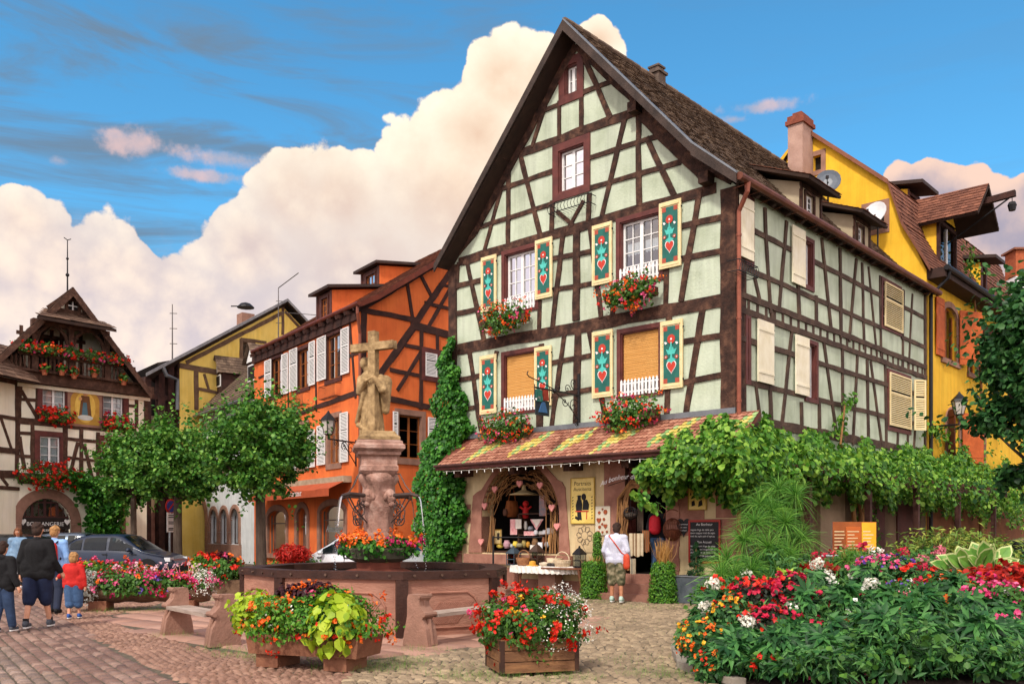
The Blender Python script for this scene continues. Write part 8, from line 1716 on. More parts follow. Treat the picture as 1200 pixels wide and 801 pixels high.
tree('slender tree nearest the bakery doorway',(157-600)/F*38,38,.13,4.2,1.5,1.7,9500,80,leaf=.14,seed=8)
# dark tree at the right edge
tree('dark-leaved tree reaching in front of the yellow house at the far right',at(1232,620,16.5).x,16.5,.16,4.2,1.35,2.3,15000,120,mt=leafmat('deep_green_leaves','#1c4020','#588a42','#2f6030'),leaf=.12,seed=14,group=None)
def interp(tab,x): return float(np.interp(x,[a for a,_ in tab],[b for _,b in tab]))
# grape vine on its pergola along the big house
TOP=[(748,540),(762,530),(785,518),(800,502),(866,490),(900,500),(960,512),(1000,524),(1040,526),(1083,528),(1130,532),(1200,552)]
BOT=[(748,552),(766,576),(790,582),(815,572),(860,585),(885,596),(960,588),(985,575),(1010,590),(1060,590),(1100,600),(1200,612)]
FARV=6000
vt=thing('grape_vine','leafy grape vine spreading along the side of the mint half-timbered house','climbing plant',M2.W(5,0,1)); n=33000; P_=[];N_=[]; rg=RNG
for k in range(n):
    px=rg.uniform(748,1200); 
    if rg.random()<.3: px=rg.uniform(748,960)
    elif k%4==0: px=rg.uniform(980,1200)
    a,c=interp(TOP,px)+7*math.sin(px*.11)+5*math.sin(px*.27+1),interp(BOT,px)+6*math.sin(px*.17)+5*math.sin(px*.41)
    v=rg.beta(1.1,1.25); py=a+(c-a)*v+rg.normal(0,2.2); o=rg.uniform(.1,1.25)*(.45+.9*math.sin(PI*min(1,max(0,v))))
    pl=M1 if px<866 else M2
    p=pl.P(px,py,o); P_.append(p); N_.append(pl.n*.8+UPV*.5)
leaves('foliage',vt,G_VINE,'broad',np.array(P_),np.array(N_),RNG.uniform(.07,.16,len(P_)),.55,.8)
P_=[];N_=[]
def sprig(pl,pts,n,spread,size_=.1):
    for k in range(n):
        t=rg.uniform(0,len(pts)-1.001); i=int(t); f_=t-i; px=pts[i][0]+(pts[i+1][0]-pts[i][0])*f_; py=pts[i][1]+(pts[i+1][1]-pts[i][1])*f_
        P_.append(pl.P(px+rg.normal(0,spread),py+rg.normal(0,spread*.7),rg.uniform(.05,.3))); N_.append(pl.n*.8+UPV*.3)
sprig(M2,[(985,540),(983,505),(990,475),(998,462)],150,4); sprig(M2,[(960,520),(968,508),(990,500)],40,2.5); sprig(M2,[(1008,585),(1012,605),(1018,628)],120,5); sprig(M2,[(1022,600),(1023,640)],90,4); sprig(M2,[(1040,540),(1050,525)],50,4)
sprig(M2,[(1148,560),(1146,500),(1150,440),(1143,380),(1140,320),(1135,285)],420,5); sprig(M2,[(1125,560),(1120,520),(1105,505),(1090,500)],240,7); sprig(M2,[(1160,600),(1170,500),(1165,420)],200,8); sprig(M2,[(745,575),(752,588),(768,592)],60,4); sprig(M1,[(848,580),(850,592)],20,3)
leaves('hanging_shoots',vt,G_VINE,'broad',np.array(P_),np.array(N_),.13,.5,.9)
b=MB(TWG)
for pts_ in ([(1004,640),(1000,600),(1003,560),(985,520),(990,475)],[(1012,645),(1010,610),(1015,575),(1040,545)],[(1007,650),(1009,600),(1000,560),(960,540),(890,520)],[(1150,640),(1148,560),(1150,440),(1140,330)]): b.tube([M2.P(x,y,.35) for x,y in pts_],[.07,.06,.045,.03,.02][:len(pts_)],7)
b.build('stem',vt)
pg=thing('pergola','dark timber pergola carrying the vine against the side of the house','pergola',M2.W(6,0,.6)); PGW=pm('pergola_wood','#3a211a','#54332a',3,.8,.4,25)
for u in (.8,4.2,7.6,11.2,15.0): b=MB(PGW); b.boxf(M2.W(u,0,1.15),M2.d*.14,UPV*2.75,M2.n*.14); b.build('post',pg)
b=MB(PGW); b.boxf(M2.W(-.4,2.75,1.14),M2.d*17,UPV*.16,M2.n*.12); 
for u in np.arange(0,16,.9): b.boxf(M2.W(u,2.9,.02),M2.d*.07,UPV*.09,M2.n*1.5)
b.build('beam',pg)
# doors and pillars of the side wall seen below the vine
b=MB(pm('dark_red_door','#3d1712','#52211a',3,.7,.2,30)); b.boxf(M2.W(7.0,.02,.0),M2.d*1.6,UPV*2.3,M2.n*.04); b.boxf(M2.W(9.6,.02,.0),M2.d*2.0,UPV*2.4,M2.n*.04); b.build('side_door',H)
b=MB(DARK); b.boxf(M2.W(2.0,1.0,.0),M2.d*1.1,UPV*1.2,M2.n*.03); b.build('side_window',H)
# ivy column between the two houses
iv=thing('ivy','column of ivy climbing between the orange house and the half-timbered front','climbing plant',M1.W(UL,0,.2)); P_=[];N_=[]
TAB=[(392,524,528),(420,518,531),(445,512,538),(470,509,547),(500,507,551),(520,500,548),(535,491,536),(555,488,541),(580,487,545),(610,487,546),(640,492,540),(657,496,532)]
for k in range(15000):
    y=rg.uniform(395,657); 
    if y<500 and rg.random()<.35: y=rg.uniform(500,657)
    a=float(np.interp(y,[t[0] for t in TAB],[t[1] for t in TAB]))+4*math.sin(y*.13); c=float(np.interp(y,[t[0] for t in TAB],[t[2] for t in TAB]))+3*math.sin(y*.19+1)
    v=rg.uniform(0,1); x=a+(c-a)*v; o=rg.uniform(.02,.15)+(.55 if y>520 else .35)*math.sin(PI*v)*rg.uniform(0,1)
    if y>545 and 521<x<527 and rg.random()<.7: continue
    if math.sin(x*.55+y*.21)*math.sin(y*.33-x*.2)>.45 and rg.random()<.75: continue
    P_.append(M1.P(x,y,o)); N_.append(M1.n*.9+UPV*.35)
leaves('foliage',iv,G_IVY,'broad',np.array(P_),np.array(N_),RNG.uniform(.07,.13,len(P_)),.5,1.0); b=MB(TWG); b.tube([M1.P(515,668,.1),M1.P(514,600,.1),M1.P(520,520,.1),M1.P(526,440,.06)],[.06,.05,.03,.02],6); b.build('stem',iv)
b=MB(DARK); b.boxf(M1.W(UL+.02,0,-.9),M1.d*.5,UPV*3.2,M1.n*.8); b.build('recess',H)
# ---- flower bed
soil=pm('bed_soil','#1d130c','#33241a',6,.95,.6,20)
BED=[(2.35,9.4),(2.0,10.6),(2.2,12.2),(2.8,14.0),(4.2,15.4),(7.0,16.2),(11,16.2),(11,7.6),(5,7.6),(3.2,8.2)]
b=MB(soil); cb_=Vector((6,11.5,.32)); 
for i in range(len(BED)):
    a=Vector(BED[i]+(-.01,)); c=Vector(BED[(i+1)%len(BED)]+(-.01,)); a2=a+(cb_-a)*.12; c2=c+(cb_-c)*.12; a2.z=c2.z=.14; b.quad(a,c,c2,a2); b.add([a2,c2,cb_],[(0,1,2)])
b.build('flower_bed_soil',kind='structure')
b=MB(pm('edging_stone','#7a7268','#a39a8c',4,.9,.5,25,island=.4))
for i in range(len(BED)-3):
    a=Vector(BED[i]+(0,)); c=Vector(BED[(i+1)%len(BED)]+(0,)); L_=(c-a).length; k=max(1,int(L_/.45))
    for j in range(k): p=a+(c-a)*((j+.5)/k); b.box((p.x,p.y,.05),(L_/k*.94,.16,.07+.03*random.random()),math.atan2((c-a).y,(c-a).x)+random.uniform(-.06,.06))
b.build('bed_edging',kind='structure')
def hz_(x,y):      # height of the greenery over the bed
    px=CX+x/y*F; t=min(1,max(0,(x-2.05)/1.3)); return (.25+.75*t)*(.6+.5*min(1,max(0,(y-9.2)/3.0)))*(1+.16*math.sin(x*3.1+y)*math.sin(y*2.3+1)+.1*math.sin(x*7.3))
P_=[];N_=[]
while len(P_)<22000:
    x,y=rg.uniform(2.1,9.),rg.uniform(8.3,15.0)
    if not inpoly((x,y),BED) or x/y>.60: continue
    h=hz_(x,y); z=h*(1-.55*rg.random()**1.6)+.06*math.sin(x*7)*math.sin(y*6); P_.append((x,y,max(.05,z))); N_.append((0,-.5,.8))
P_=np.array(P_);N_=np.array(N_); v,f=scatter('slim',P_[:14500],N_[:14500],.125,.6,.4); link_np('bed_foliage',v,f,[G_BED],None,None,kind='stuff')
v,f=scatter('broad',P_[14500:],N_[14500:],.07,.6,.4); link_np('bed_ground_cover',v,f,[G_GER],None,None,kind='stuff')
G_CLE=leafmat('cleome_leaves','#12351a','#5f9a4c','#2a5f2c'); STM=pm('green_stem','#3a5a28','#5a7a3c',6,.8)
def stalk_plant(name,label,p,h,petal,nl=60,leaf=.2,head=.1,cat='flower',group='spider flowers in the bed',heads=1,mt=None):
    p=Vector(p); t=thing(name,label,cat,p,group); b=MB(STM); P_=[];N_=[];hs=[]
    for k in range(max(1,heads)):
        a=rg.uniform(0,6.28); q=p+Vector((.09*math.cos(a)*k,.09*math.sin(a)*k,h*(1-.13*k*rg.random()))); b.tube([p+UPV*.1,p+(q-p)*.5+Vector((.02,0,0)),q],[.011,.009,.006],5); hs.append(q)
        m=nl//max(1,heads); tt=rg.uniform(.25,.97,m); a=rg.uniform(0,2*PI,m); r=.05+.17*np.sin(PI*np.minimum(1,tt*1.05))*rg.uniform(.5,1.2,m)
        P_.append(np.stack([p.x+(q.x-p.x)*tt+r*np.cos(a),p.y+(q.y-p.y)*tt+r*np.sin(a),p.z+h*tt*(1-.0)],1)); N_.append(np.stack([np.cos(a)*.5,np.sin(a)*.5-.25,np.full(m,.8)],1))
    b.build('stem',t); leaves('foliage',t,mt or G_CLE,'palm',np.concatenate(P_),np.concatenate(N_),leaf,.35,.35)
    if petal is not None:
        for q in hs:
            m=70; p_,nn=ell(m,q+UPV*.02,(head,head,head*.8),.6); leaves('blossom',t,petal,'petal',p_,nn,head*.62,.3,-.3)
            w_=MB(STM); 
            for k in range(10): d=unit(rg.normal(0,1,(1,3))+[0,0,.3])[0]; w_.tube([q,q+Vector(d)*head*1.7],.002,3)
            w_.build('stamens',t)
    return t
P_CW=leafmat('creamy_petals','#e2ddc8','#fbf9ee','#f3f0e2'); P_CP=leafmat('rose_petals','#c9506a','#f2a8b0','#e27a8c'); P_CR=leafmat('crimson_petals','#a8143a','#e03058','#c81f46')
CL=[(836,686,11.6,P_CW,'white spider flower lowest at the left tip of the bed beside the zinc trough'),(829,714,10.6,P_CW,'white spider flower leaning out over the paving'),(874,676,12.2,P_CW,'white spider flower before the papyrus'),(969,676,11.4,P_CW,'large white spider flower in the middle of the white group'),(958,662,12.2,P_CW,'tall white spider flower left in the white group near the barrier'),
 (1004,677,11.4,P_CW,'white spider flower below the information board'),(1021,686,11.0,P_CW,'white spider flower low below the information board'),(1025,648,12.8,P_CW,'round creamy flower head right of the information board'),(929,715,10.4,P_CW,'white spider flower among the red busy lizzies'),(876,731,10.0,P_CW,'white spider flower low among the orange flowers'),
 (1060,702,10.6,P_CP,'big pink spider flower nearest the camera at the centre of the bed'),(1034,691,11.2,P_CR,'flat crimson-pink flower left of the big pink one'),(958,654,12.8,P_CR,'crimson flower behind the white group at the barrier'),(1058,650,12.8,P_CR,'crimson head at the back centre of the bed'),(1081,658,12.4,P_CP,'pale pink head beside the crimson ones at the back'),
 (1101,648,12.8,P_CP,'highest pale pink head left of the hosta'),(1084,668,11.9,P_CR,'crimson head below the pale pink one'),(1079,686,11.2,P_CR,'red-pink head above the orange daisies'),(1131,670,11.6,P_CP,'pale pink head just below the hosta leaves'),(1104,660,12.0,P_CP,'pink head between the crimson heads and the hosta')]
for px,py,Y,c,lb_ in CL:
    q=at(px,py,Y); h=q.z-.1; stalk_plant('spider_flower',lb_,(q.x,q.y,.1),h,c,46,.19)
# leafy plants without flowers that make up the front of the bed
fr=[(i,x,y) for i,(x,y) in enumerate([(2.35,9.7),(2.75,9.35),(3.15,9.1),(3.6,8.95),(4.05,9.0),(4.5,8.9),(4.95,9.0),(5.4,9.2),(2.55,10.2),(3.0,9.9),(3.45,9.7),(3.9,9.7),(4.35,9.7),(4.8,9.75),(5.3,9.9),(3.3,10.5),(3.8,10.5),(4.25,10.45),(4.75,10.6),(5.2,10.7),(3.7,11.2),(4.4,11.3),(5.7,10.2)])]
for i,x,y in fr:
    stalk_plant('leafy_plant','spreading dark green plant of hand-shaped leaves filling the front of the flower bed',(x,y,.08),hz_(x,y)*rg.uniform(.92,1.15)+.04,None,130,.21,group='leafy plants filling the flower bed',cat='plant',heads=2)
def mound(name,label,px,py,Y,rx,rz,leafm,petals,cat='flower',nl=900,ls=.07,bs=.05,g=None,kind='leaf',nb=90,gg=34):
    q=at(px,py,Y); c=Vector((q.x,q.y,q.z)); t=thing(name,label,cat,(q.x,q.y,.1),g); p,nn=ell(nl,c,(rx,rx*.8,rz),.35,lump=.15); leaves('foliage',t,leafm,kind,p,nn+[0,-.2,.3],ls)
    b=MB(STM); 
    for k in range(5): b.tube([(c.x+rg.normal(0,.03),c.y,.08),(c.x+rg.normal(0,rx*.4),c.y+rg.normal(0,rx*.3),c.z)],.01,4)
    b.build('stem',t)
    for m_,n_ in petals: p,nn=clump(c,(rx*1.05,rx*.85,rz*1.05),n_,max(3,n_//3),bs,.014,-.4); leaves('blossoms',t,m_,'rose',p,nn+[0,-.4,.2],bs,.35,0)
    return t
G_DG=leafmat('bronze_leaves','#142014','#34402a','#222c1c')
BL=dict(g='busy lizzies in the bed',leafm=G_DG,petals=((P_CR,150),(P_RED,60)),bs=.065)
mound('busy_lizzie','bronze-leaved plant with crimson flowers nearest the papyrus',888,704,11.0,.36,.26,**BL); mound('busy_lizzie','crimson busy lizzie between the papyrus and the white spider flowers',922,700,11.0,.34,.28,**BL); mound('busy_lizzie','crimson busy lizzie lowest above the front leaves',905,735,10.3,.36,.24,**BL)
mound('marigold','yellow-orange flower cushion at the pointed end of the bed',822,752,10.1,.26,.24,G_BED,((P_ORG,90),(P_YEL,80)),bs=.042,g='orange cushions in the bed'); mound('marigold','orange flower cushion just above the edging stones',840,780,9.75,.26,.2,G_BED,((P_ORG,120),(P_RED,40)),bs=.042,g='orange cushions in the bed'); mound('marigold','orange and scarlet cushion beneath the white spider flower',858,722,10.5,.26,.24,G_BED,((P_ORG,60),(P_RED,60),(P_YEL,50)),bs=.045,g='orange cushions in the bed')
mound('phlox','purple and pink flower mass at the back centre of the bed',1038,665,12.2,.42,.16,G_BED,((P_PUR,120),(P_PINK,170)),bs=.05,g=None); mound('verbena','blue-purple small flowers between the spider flowers',1052,697,11.2,.4,.2,G_BED,((P_PUR,60),(P_WHT,30)),bs=.035,g=None)
mound('geranium','bright pink geranium at the right edge above the leaves',1168,705,10.3,.42,.22,G_GER,((P_PINK,150),(P_MAG,60)),bs=.055,g='pink geraniums in the bed'); mound('geranium','trailing magenta geranium at the lower right corner',1188,765,9.5,.3,.3,G_BED,((P_MAG,110),(P_PINK,80)),bs=.05,g='pink geraniums in the bed')
mound('coleus','plant of vivid scarlet leaves below the hosta at the right',1172,680,11.0,.46,.2,leafmat('coleus_leaves','#6e0c08','#c9301a','#a01c10'),(),kind='broad',nl=900,ls=.08,cat='plant',g=None); mound('coleus','smaller scarlet-leaved plant at the right end of the barrier',958,668,12.6,.3,.13,leafmat('coleus_leaves','#6e0c08'),(),kind='broad',nl=240,ls=.1,cat='plant',g=None)
mound('lime_shrub','yellow-green leafed plant by the white spider flowers',925,688,11.8,.28,.2,leafmat('yellowgreen_leaves','#7a9a28','#c2cf5a','#9ab83c'),(),nl=500,ls=.08,cat='plant',g=None)
for k,(px,py,Y,lb_) in enumerate(((1085,692,10.8,'orange daisy with dark eye highest of the daisies'),(1112,701,10.6,'orange daisy with a dark eye at the right of the daisies'),(1119,718,10.3,'wide orange daisy lowest of the daisies'),(1091,706,10.5,'small orange daisy at the middle of the daisies'))):
    q=at(px,py,Y); t=thing('orange_daisy',lb_,'flower',(q.x,q.y,.1),'orange daisies in the bed'); b=MB(STM); b.tube([(q.x,q.y+.02,.1),q],.006,5); b.build('stem',t); b=MB(P_ORG); n_=12; f0=Vector((-.1,-.95,.3)).normalized(); a_=f0.cross(UPV).normalized(); u_=a_.cross(f0)
    for j in range(n_):
        d=a_*math.cos(2*PI*j/n_)+u_*math.sin(2*PI*j/n_); s_=d.cross(f0); b.add([q+d*.015,q+d*.05+s_*.014,q+d*.075,q+d*.05-s_*.014],[(0,1,2,3)])
    b.build('petals',t); b=MB(pm('dark_eye','#2a160e','#1c0f0a')); b.ball(q+f0*.01,(.018,.018,.018),8,6); b.build('eye',t)
# hosta
q=at(1146,660,11.5); t=thing('hosta','hosta with big cream-edged green leaves at the right of the bed','plant',(q.x,q.y,.1)); n=34; hv=[];hf=[];iv_=[];if_=[]
bo_=MB(pm('hosta_edge','#a9b86a','#d6dca0',5,.5,trans=.2)); bi_=MB(pm('hosta_green','#3f7a2c','#7aa845',5,.5,trans=.2))
for k in range(n):
    a=rg.uniform(0,2*PI); ln=rg.uniform(.26,.42); el_=rg.uniform(.55,1.4); d=Vector((math.cos(a)*math.cos(el_),math.sin(a)*math.cos(el_),math.sin(el_))); s_=d.cross(Vector((rg.normal(0,.35),-.85,.5))).normalized(); u_=s_.cross(d).normalized(); base=Vector((q.x+rg.normal(0,.1),q.y,q.z-.15))+d*.12
    for bb,sc_,o in ((bo_,1.,0),(bi_,.84,.008),(bi_,.84,-.008)):
        pts_=[]
        for tt,wd in ((0.02,.03),(.25,.36),(.5,.46),(.75,.34),(1,.0)):
            c=base+d*ln*((tt-.5)*sc_+.5)-UPV*.06*tt*tt; pts_.append((c+u_*o*(1 if d.y<0 else 1),wd*ln*sc_*.5))
        for i in range(4):
            (c0,w0),(c1,w1)=pts_[i],pts_[i+1]; 
            bb.quad(c0-s_*w0+u_*w0*.25,c0,c1,c1-s_*w1+u_*w1*.25); bb.quad(c0,c0+s_*w0+u_*w0*.25,c1+s_*w1+u_*w1*.25,c1)
bo_.build('leaf_edges',t); bi_.build('leaf_centres',t); b=MB(STM); b.tube([(q.x,q.y,.1),(q.x,q.y,q.z-.15)],[.05,.04],6); b.build('stem',t)
# papyrus
PAP=leafmat('papyrus_blades','#2f6a20','#8abb4c','#548c30'); 
def papyrus(name,label,heads,n,l):
    q0=at(*heads[0]); t=thing(name,label,'plant',(q0.x,q0.y,.1)); b=MB(STM); V=[];Fs=[];bb=0
    for px,py,Y in heads:
        q=at(px,py,Y); b.tube([(q.x*.6+q0.x*.4,q.y,.1),(q.x,q.y,q.z*.6),q],[.012,.01,.007],5); m=n; d=unit(rg.normal(0,1,(m,3))+[0,0,.35]); tv,tf=TL['blade']; s_=rg.uniform(.7,1.1,m)*l
        x=unit(np.cross(d,rg.normal(0,1,(m,3)))); pts_=np.array(q)[None]; 
        v=pts_[:,None,:]+s_[:,None,None]*(tv[None,:,0:1]*.75*x[:,None,:]+tv[None,:,1:2]*d[:,None,:]+np.where(tv[None,:,1:2]>.9,1,0)*np.array([0,0,-.38])+np.where((tv[None,:,1:2]>.4)&(tv[None,:,1:2]<.6),1,0)*np.array([0,0,-.07]))
        V.append(v.reshape(-1,3)); Fs.append((tf[None]+(np.arange(m)*len(tv))[:,None,None]).reshape(-1,4)+bb); bb+=m*len(tv)
    b.build('stem',t); link_np('umbels',np.concatenate(V),np.concatenate(Fs),[PAP],None,t); return t
papyrus('papyrus','tall papyrus with mops of fine bright green blades beside the chalkboard',[(885,612,13),(872,632,12.8),(905,598,13.3),(932,580,13.4),(920,612,13.0),(852,655,12.6),(900,640,12.6),(938,630,13.2),(862,678,12.2),(880,668,12.3),(925,650,12.8),(845,672,12.3),(912,572,13.6),(890,590,13.4)],210,.44)
papyrus('small_papyrus','short papyrus tuft before the information board',[(998,648,12.6),(1008,655,12.4),(990,655,12.5)],150,.3)
# golden shrub behind
q=at(1125,635,14.2); t=thing('golden_shrub','spreading yellow-green shrub behind the hosta','shrub',(q.x,q.y,.1)); P_=[];N_=[]; b=MB(TWG)
for k in range(75):
    a=rg.uniform(0,2*PI); r=rg.uniform(.2,.95); e=Vector((q.x+r*math.cos(a),q.y+.6*r*math.sin(a),1.05+.62*rg.random()*(1-.45*r))); b.tube([(q.x+.1*math.cos(a),q.y,.1),((q.x+e.x)/2,(q.y+e.y)/2,e.z*.75),e],[.014,.009,.004],4)
    m=44; P_.append(np.array(e)+rg.normal(0,1,(m,3))*[.15,.13,.075]); N_.append(np.tile([0,-.3,.9],(m,1)))
b.build('stem',t); leaves('foliage',t,leafmat('golden_leaves','#34501c','#a9b04c','#66842e'),'slim',np.concatenate(P_),np.concatenate(N_),.12,.4,.6)
# scattered red, pink and white blooms that stand above the greenery
for k,(px,py,Y,m_,nm,lb_) in enumerate([(1000,652,13.0,P_CR,'zinnia','row of crimson zinnias below the barrier rail'),(1148,690,10.8,P_MAG,'zinnia','magenta zinnias just under the scarlet coleus'),(1020,668,12.4,P_PINK,'zinnia','pink zinnias left of the purple phlox'),(1075,676,11.9,P_RED,'zinnia','red zinnias behind the big pink spider flower'),(1125,688,11.0,P_ORG,'zinnia','orange-red zinnias between daisies and hosta'),
    (948,708,10.7,P_CR,'zinnia','crimson zinnias right of the busy lizzies'),(985,698,11.2,P_WHT,'alyssum','small white flowers in the middle of the bed'),(860,690,11.9,P_RED,'zinnia','scarlet zinnias at the foot of the papyrus'),(1182,735,9.8,P_PINK,'zinnia','pale pink zinnias at the right edge'),(1010,740,9.9,P_ORG,'zinnia','small orange flowers low among the front leaves')]):
    mound(nm,lb_,px,py,Y,.38,.17,G_BED,((m_,75),),nl=260,bs=.07,g='zinnias in the bed')
cs_=[('crimson',P_CR),('white',P_WHT),('scarlet',P_RED),('pink',P_PINK),('orange',P_ORG),('magenta',P_MAG)]
SP=[(900,775,9.4,2,'near the edging stones'),(935,765,9.6,4,'left of centre low in the front'),(965,735,10.1,0,'in the left half among hand-shaped leaves'),(1000,715,10.5,1,'midway up the bed left of the big pink flower'),(1045,728,10.1,2,'below the big pink flower'),(1092,745,9.8,3,'under the orange daisies'),(1135,725,10.1,5,'beneath the magenta zinnias'),
    (1150,780,9.2,0,'low at the right front'),(1068,790,9.1,4,'low at the middle front'),(980,785,9.2,3,'low left of the middle front'),(1110,680,11.6,1,'behind the daisies near the hosta'),(945,690,11.3,3,'right above the busy lizzies'),(1025,700,11.0,0,'just left of the big pink flower'),(1195,700,10.4,1,'at the far right under the scarlet leaves')]
for px,py,Y,c,w in SP: mound('bedding_flower',f'loose {cs_[c][0]} blooms {w}',px,py,Y,.3,.13,G_BED,((cs_[c][1],26),),nl=160,bs=.055,g='scattered bedding flowers')
# ================= parked cars
def car(name,label,c,rz,L_,Wd,Hh,paint,style='hatch',rear_lights=True,plate=None):
    """body lofted from cross-sections along its length; local x forward"""
    t=thing(name,label,'car',c,'parked cars'); M_=Matrix.Rotation(rz,3,'Z'); C0=Vector(c)
    def G(x,y,z): return C0+M_@Vector((x,y,0))+UPV*z
    xs=np.linspace(-L_/2,L_/2,46); h=L_/2
    bel=[(-h,.62),(-h+.08,.86),(-h+.5,.95),(0,.93),(h*.45,.88),(h*.8,.76),(h*.96,.62),(h,.5)]
    top=[(-h,.62),(-h+.07,.88),(-h+.25,.98),(-h+.75,Hh-.10),(-h+1.2,Hh-.01),(0,Hh),(h*.12,Hh-.05),(h*.5,.92),(h*.8,.79),(h*.96,.64),(h,.5)]
    wid=[(-h,.80),(-h+.1,.92),(-h+.6,1.),(h*.5,1.),(h*.85,.93),(h,.72)]
    lw=[(-h,.32),(-h+.12,.24),(h-.15,.22),(h,.3)]
    f=lambda tab,x: float(np.interp(x,[a for a,_ in tab],[b_ for _,b_ in tab]))
    ring=[]
    for x in xs:
        w=Wd/2*f(wid,x); b_=f(bel,x); tp=max(f(top,x),b_+.004); lo=f(lw,x); cab=min(1,max(0,(tp-b_)/.45)); wr=w*(1-.24*cab)
        half=[(w*.9,lo),(w*.985,lo+.12),(w,(lo+b_)/2),(w*.985,b_-.06),(w*.955,b_),((w*.955+wr)/2,(b_+tp)/2+.02*cab),(wr,tp-.07*cab),(wr*.86,tp-.012*cab),(wr*.4,tp+.01*cab)]
        ring.append([(x,y,z) for y,z in half]+[(x,-y,z) for y,z in reversed(half)])
    k=len(ring[0]); b=MB(paint); vs=[G(*p) for r in ring for p in r]; b.add(vs,[(i*k+j,i*k+(j+1)%k,(i+1)*k+(j+1)%k,(i+1)*k+j) for i in range(len(xs)-1) for j in range(k)]+[tuple(range(k)),tuple((len(xs)-1)*k+j for j in range(k))[::-1]]); b.build('body',t,smooth=True)
    gl=pm('car_glass','#0a1013','#141c1f',3,.08,spec=.35)
    def pane(x0,x1,j0,name):     # side windows follow the body surface
        for sgn in (1,-1):
            g=MB(gl); n=8
            for i in range(n):
                q=[]
                for xx in (x0+(x1-x0)*i/n,x0+(x1-x0)*(i+1)/n):
                    w=Wd/2*f(wid,xx); b_=f(bel,xx); tp=max(f(top,xx),b_+.02); cab=min(1,max(0,(tp-b_)/.45)); wr=w*(1-.24*cab); a=(w*.955,b_+.05); m=((w*.955+wr)/2,(b_+tp)/2+.02*cab); e=(wr+.004,tp-.085*cab-.02)
                    q.append([G(xx,sgn*(y+.012),z) for y,z in (a,m,e)])
                if q[0][2].z-q[0][0].z<.03 or q[1][2].z-q[1][0].z<.03: continue
                g.quad(q[0][0],q[1][0],q[1][1],q[0][1]); g.quad(q[0][1],q[1][1],q[1][2],q[0][2])
            if g.f: g.build(name,t)
    pane(-h+.62,-h+1.0,0,'quarter_window'); pane(-h+1.08,-h+1.85,0,'side_window'); pane(-h+1.95,h*.33,0,'side_window')
    for x0,x1,nm in ((-h+.3,-h+.72,'rear_window'),(h*.14,h*.47,'windscreen')):
        g=MB(gl); q=[]
        for xx in np.linspace(x0,x1,5):
            w=Wd/2*f(wid,xx); b_=f(bel,xx); tp=max(f(top,xx),b_+.004); cab=min(1,max(0,(tp-b_)/.45)); wr=w*(1-.24*cab); q.append([G(xx,y,tp+.012+z) for y,z in ((-wr*.86,0),(-wr*.4,.022*cab),(wr*.4,.022*cab),(wr*.86,0))])
        for a,c_ in zip(q,q[1:]):
            for j in range(3): g.quad(a[j],a[j+1],c_[j+1],c_[j])
        g.build(nm,t)
    ty=pm('tyre_rubber','#161616','#222222',8,.85); rm=pm('alloy_rim','#8f9296','#a8abaf',4,.35,metal=.8)
    for x in (-h+.82,h-.86):
        for sgn in (1,-1):
            ax=M_@Vector((0,sgn,0)); c_=G(x,sgn*(Wd/2-.11),.31); w=MB(ty); w.tube([c_-ax*.11,c_-ax*.09,c_+ax*.09,c_+ax*.115],[.29,.31,.31,.29],20); wo_=w.build('wheel',t,smooth=False); w=MB(rm); w.tube([c_+ax*.1,c_+ax*.122],[.2,.19],16); w.build('rim',wo_)
            w=MB(pm('arch_black','#0c0c0d','#141414')); w.tube([G(x,sgn*(Wd/2-.02),.34)-ax*.01,G(x,sgn*(Wd/2-.02),.34)+ax*.028],[.36,.355],20); w.build('wheel_arch',t)
    for sgn in (1,-1):
        w=MB(pm('tail_red','#b8200e','#e0401c',3,.2,coat=.6)); w.boxf(G(-h+.0,sgn*Wd/2*.88-.12,.72),M_@Vector((.26,0,0)),M_@Vector((0,.24,0)),UPV*.17); w.build('tail_light',t)
        w=MB(pm('lamp_clear','#c9ced2','#dfe3e6',3,.1,coat=.6)); w.boxf(G(h-.32,sgn*Wd/2*.74-.14,.6),M_@Vector((.2,0,0)),M_@Vector((0,.28,0)),UPV*.13); w.build('headlight',t)
        w=MB(paint); w.ball(G(h*.30,sgn*(Wd/2+.09),.98),(.09,.09,.07),8,6); w.build('wing_mirror',t)
        w=MB(pm('handle_dark','#20252a')); 
        for xx in (-h+1.75,-h+2.75): w.boxf(G(xx,sgn*(Wd/2-.0),.82),M_@Vector((.17,0,0)),M_@Vector((0,sgn*.02,0)),UPV*.03)
        for xx in (-h+1.9,): w.boxf(G(xx,sgn*(Wd/2-.018),.36),M_@Vector((.012,0,0)),M_@Vector((0,sgn*.021,0)),UPV*.52)
        w.build('door_handle',t)
    w=MB(pm('bumper_dark','#181b1e','#22262a')); w.boxf(G(-h-.03,-Wd*.38,.3),M_@Vector((.12,0,0)),M_@Vector((0,Wd*.76,0)),UPV*.16); w.boxf(G(h-.1,-Wd*.33,.28),M_@Vector((.12,0,0)),M_@Vector((0,Wd*.66,0)),UPV*.16); w.build('bumper',t)
    w=MB(WHITE); w.boxf(G(-h-.02,-.26,.55),M_@Vector((.03,0,0)),M_@Vector((0,.52,0)),UPV*.11); w.build('number_plate',t)
    return t
BLU=pm('dark_blue_paint','#0e1b30','#13243c',2,.35,metal=.0,coat=.25); BLK=pm('black_car_paint','#101216','#191c22',2,.25,metal=.3,coat=.8); SIL=pm('grey_blue_paint','#4a5868','#56667a',2,.25,metal=.5,coat=.8); WCP=pm('silver_white_paint','#c9cdd2','#dcdfe3',2,.3,metal=.2,coat=.6)
x=at(146,650,31.2).x; car('parked_car','dark blue hatchback parked side-on behind the long log trough',(x,31.2,0),R(-4),4.15,1.78,1.5,BLU)
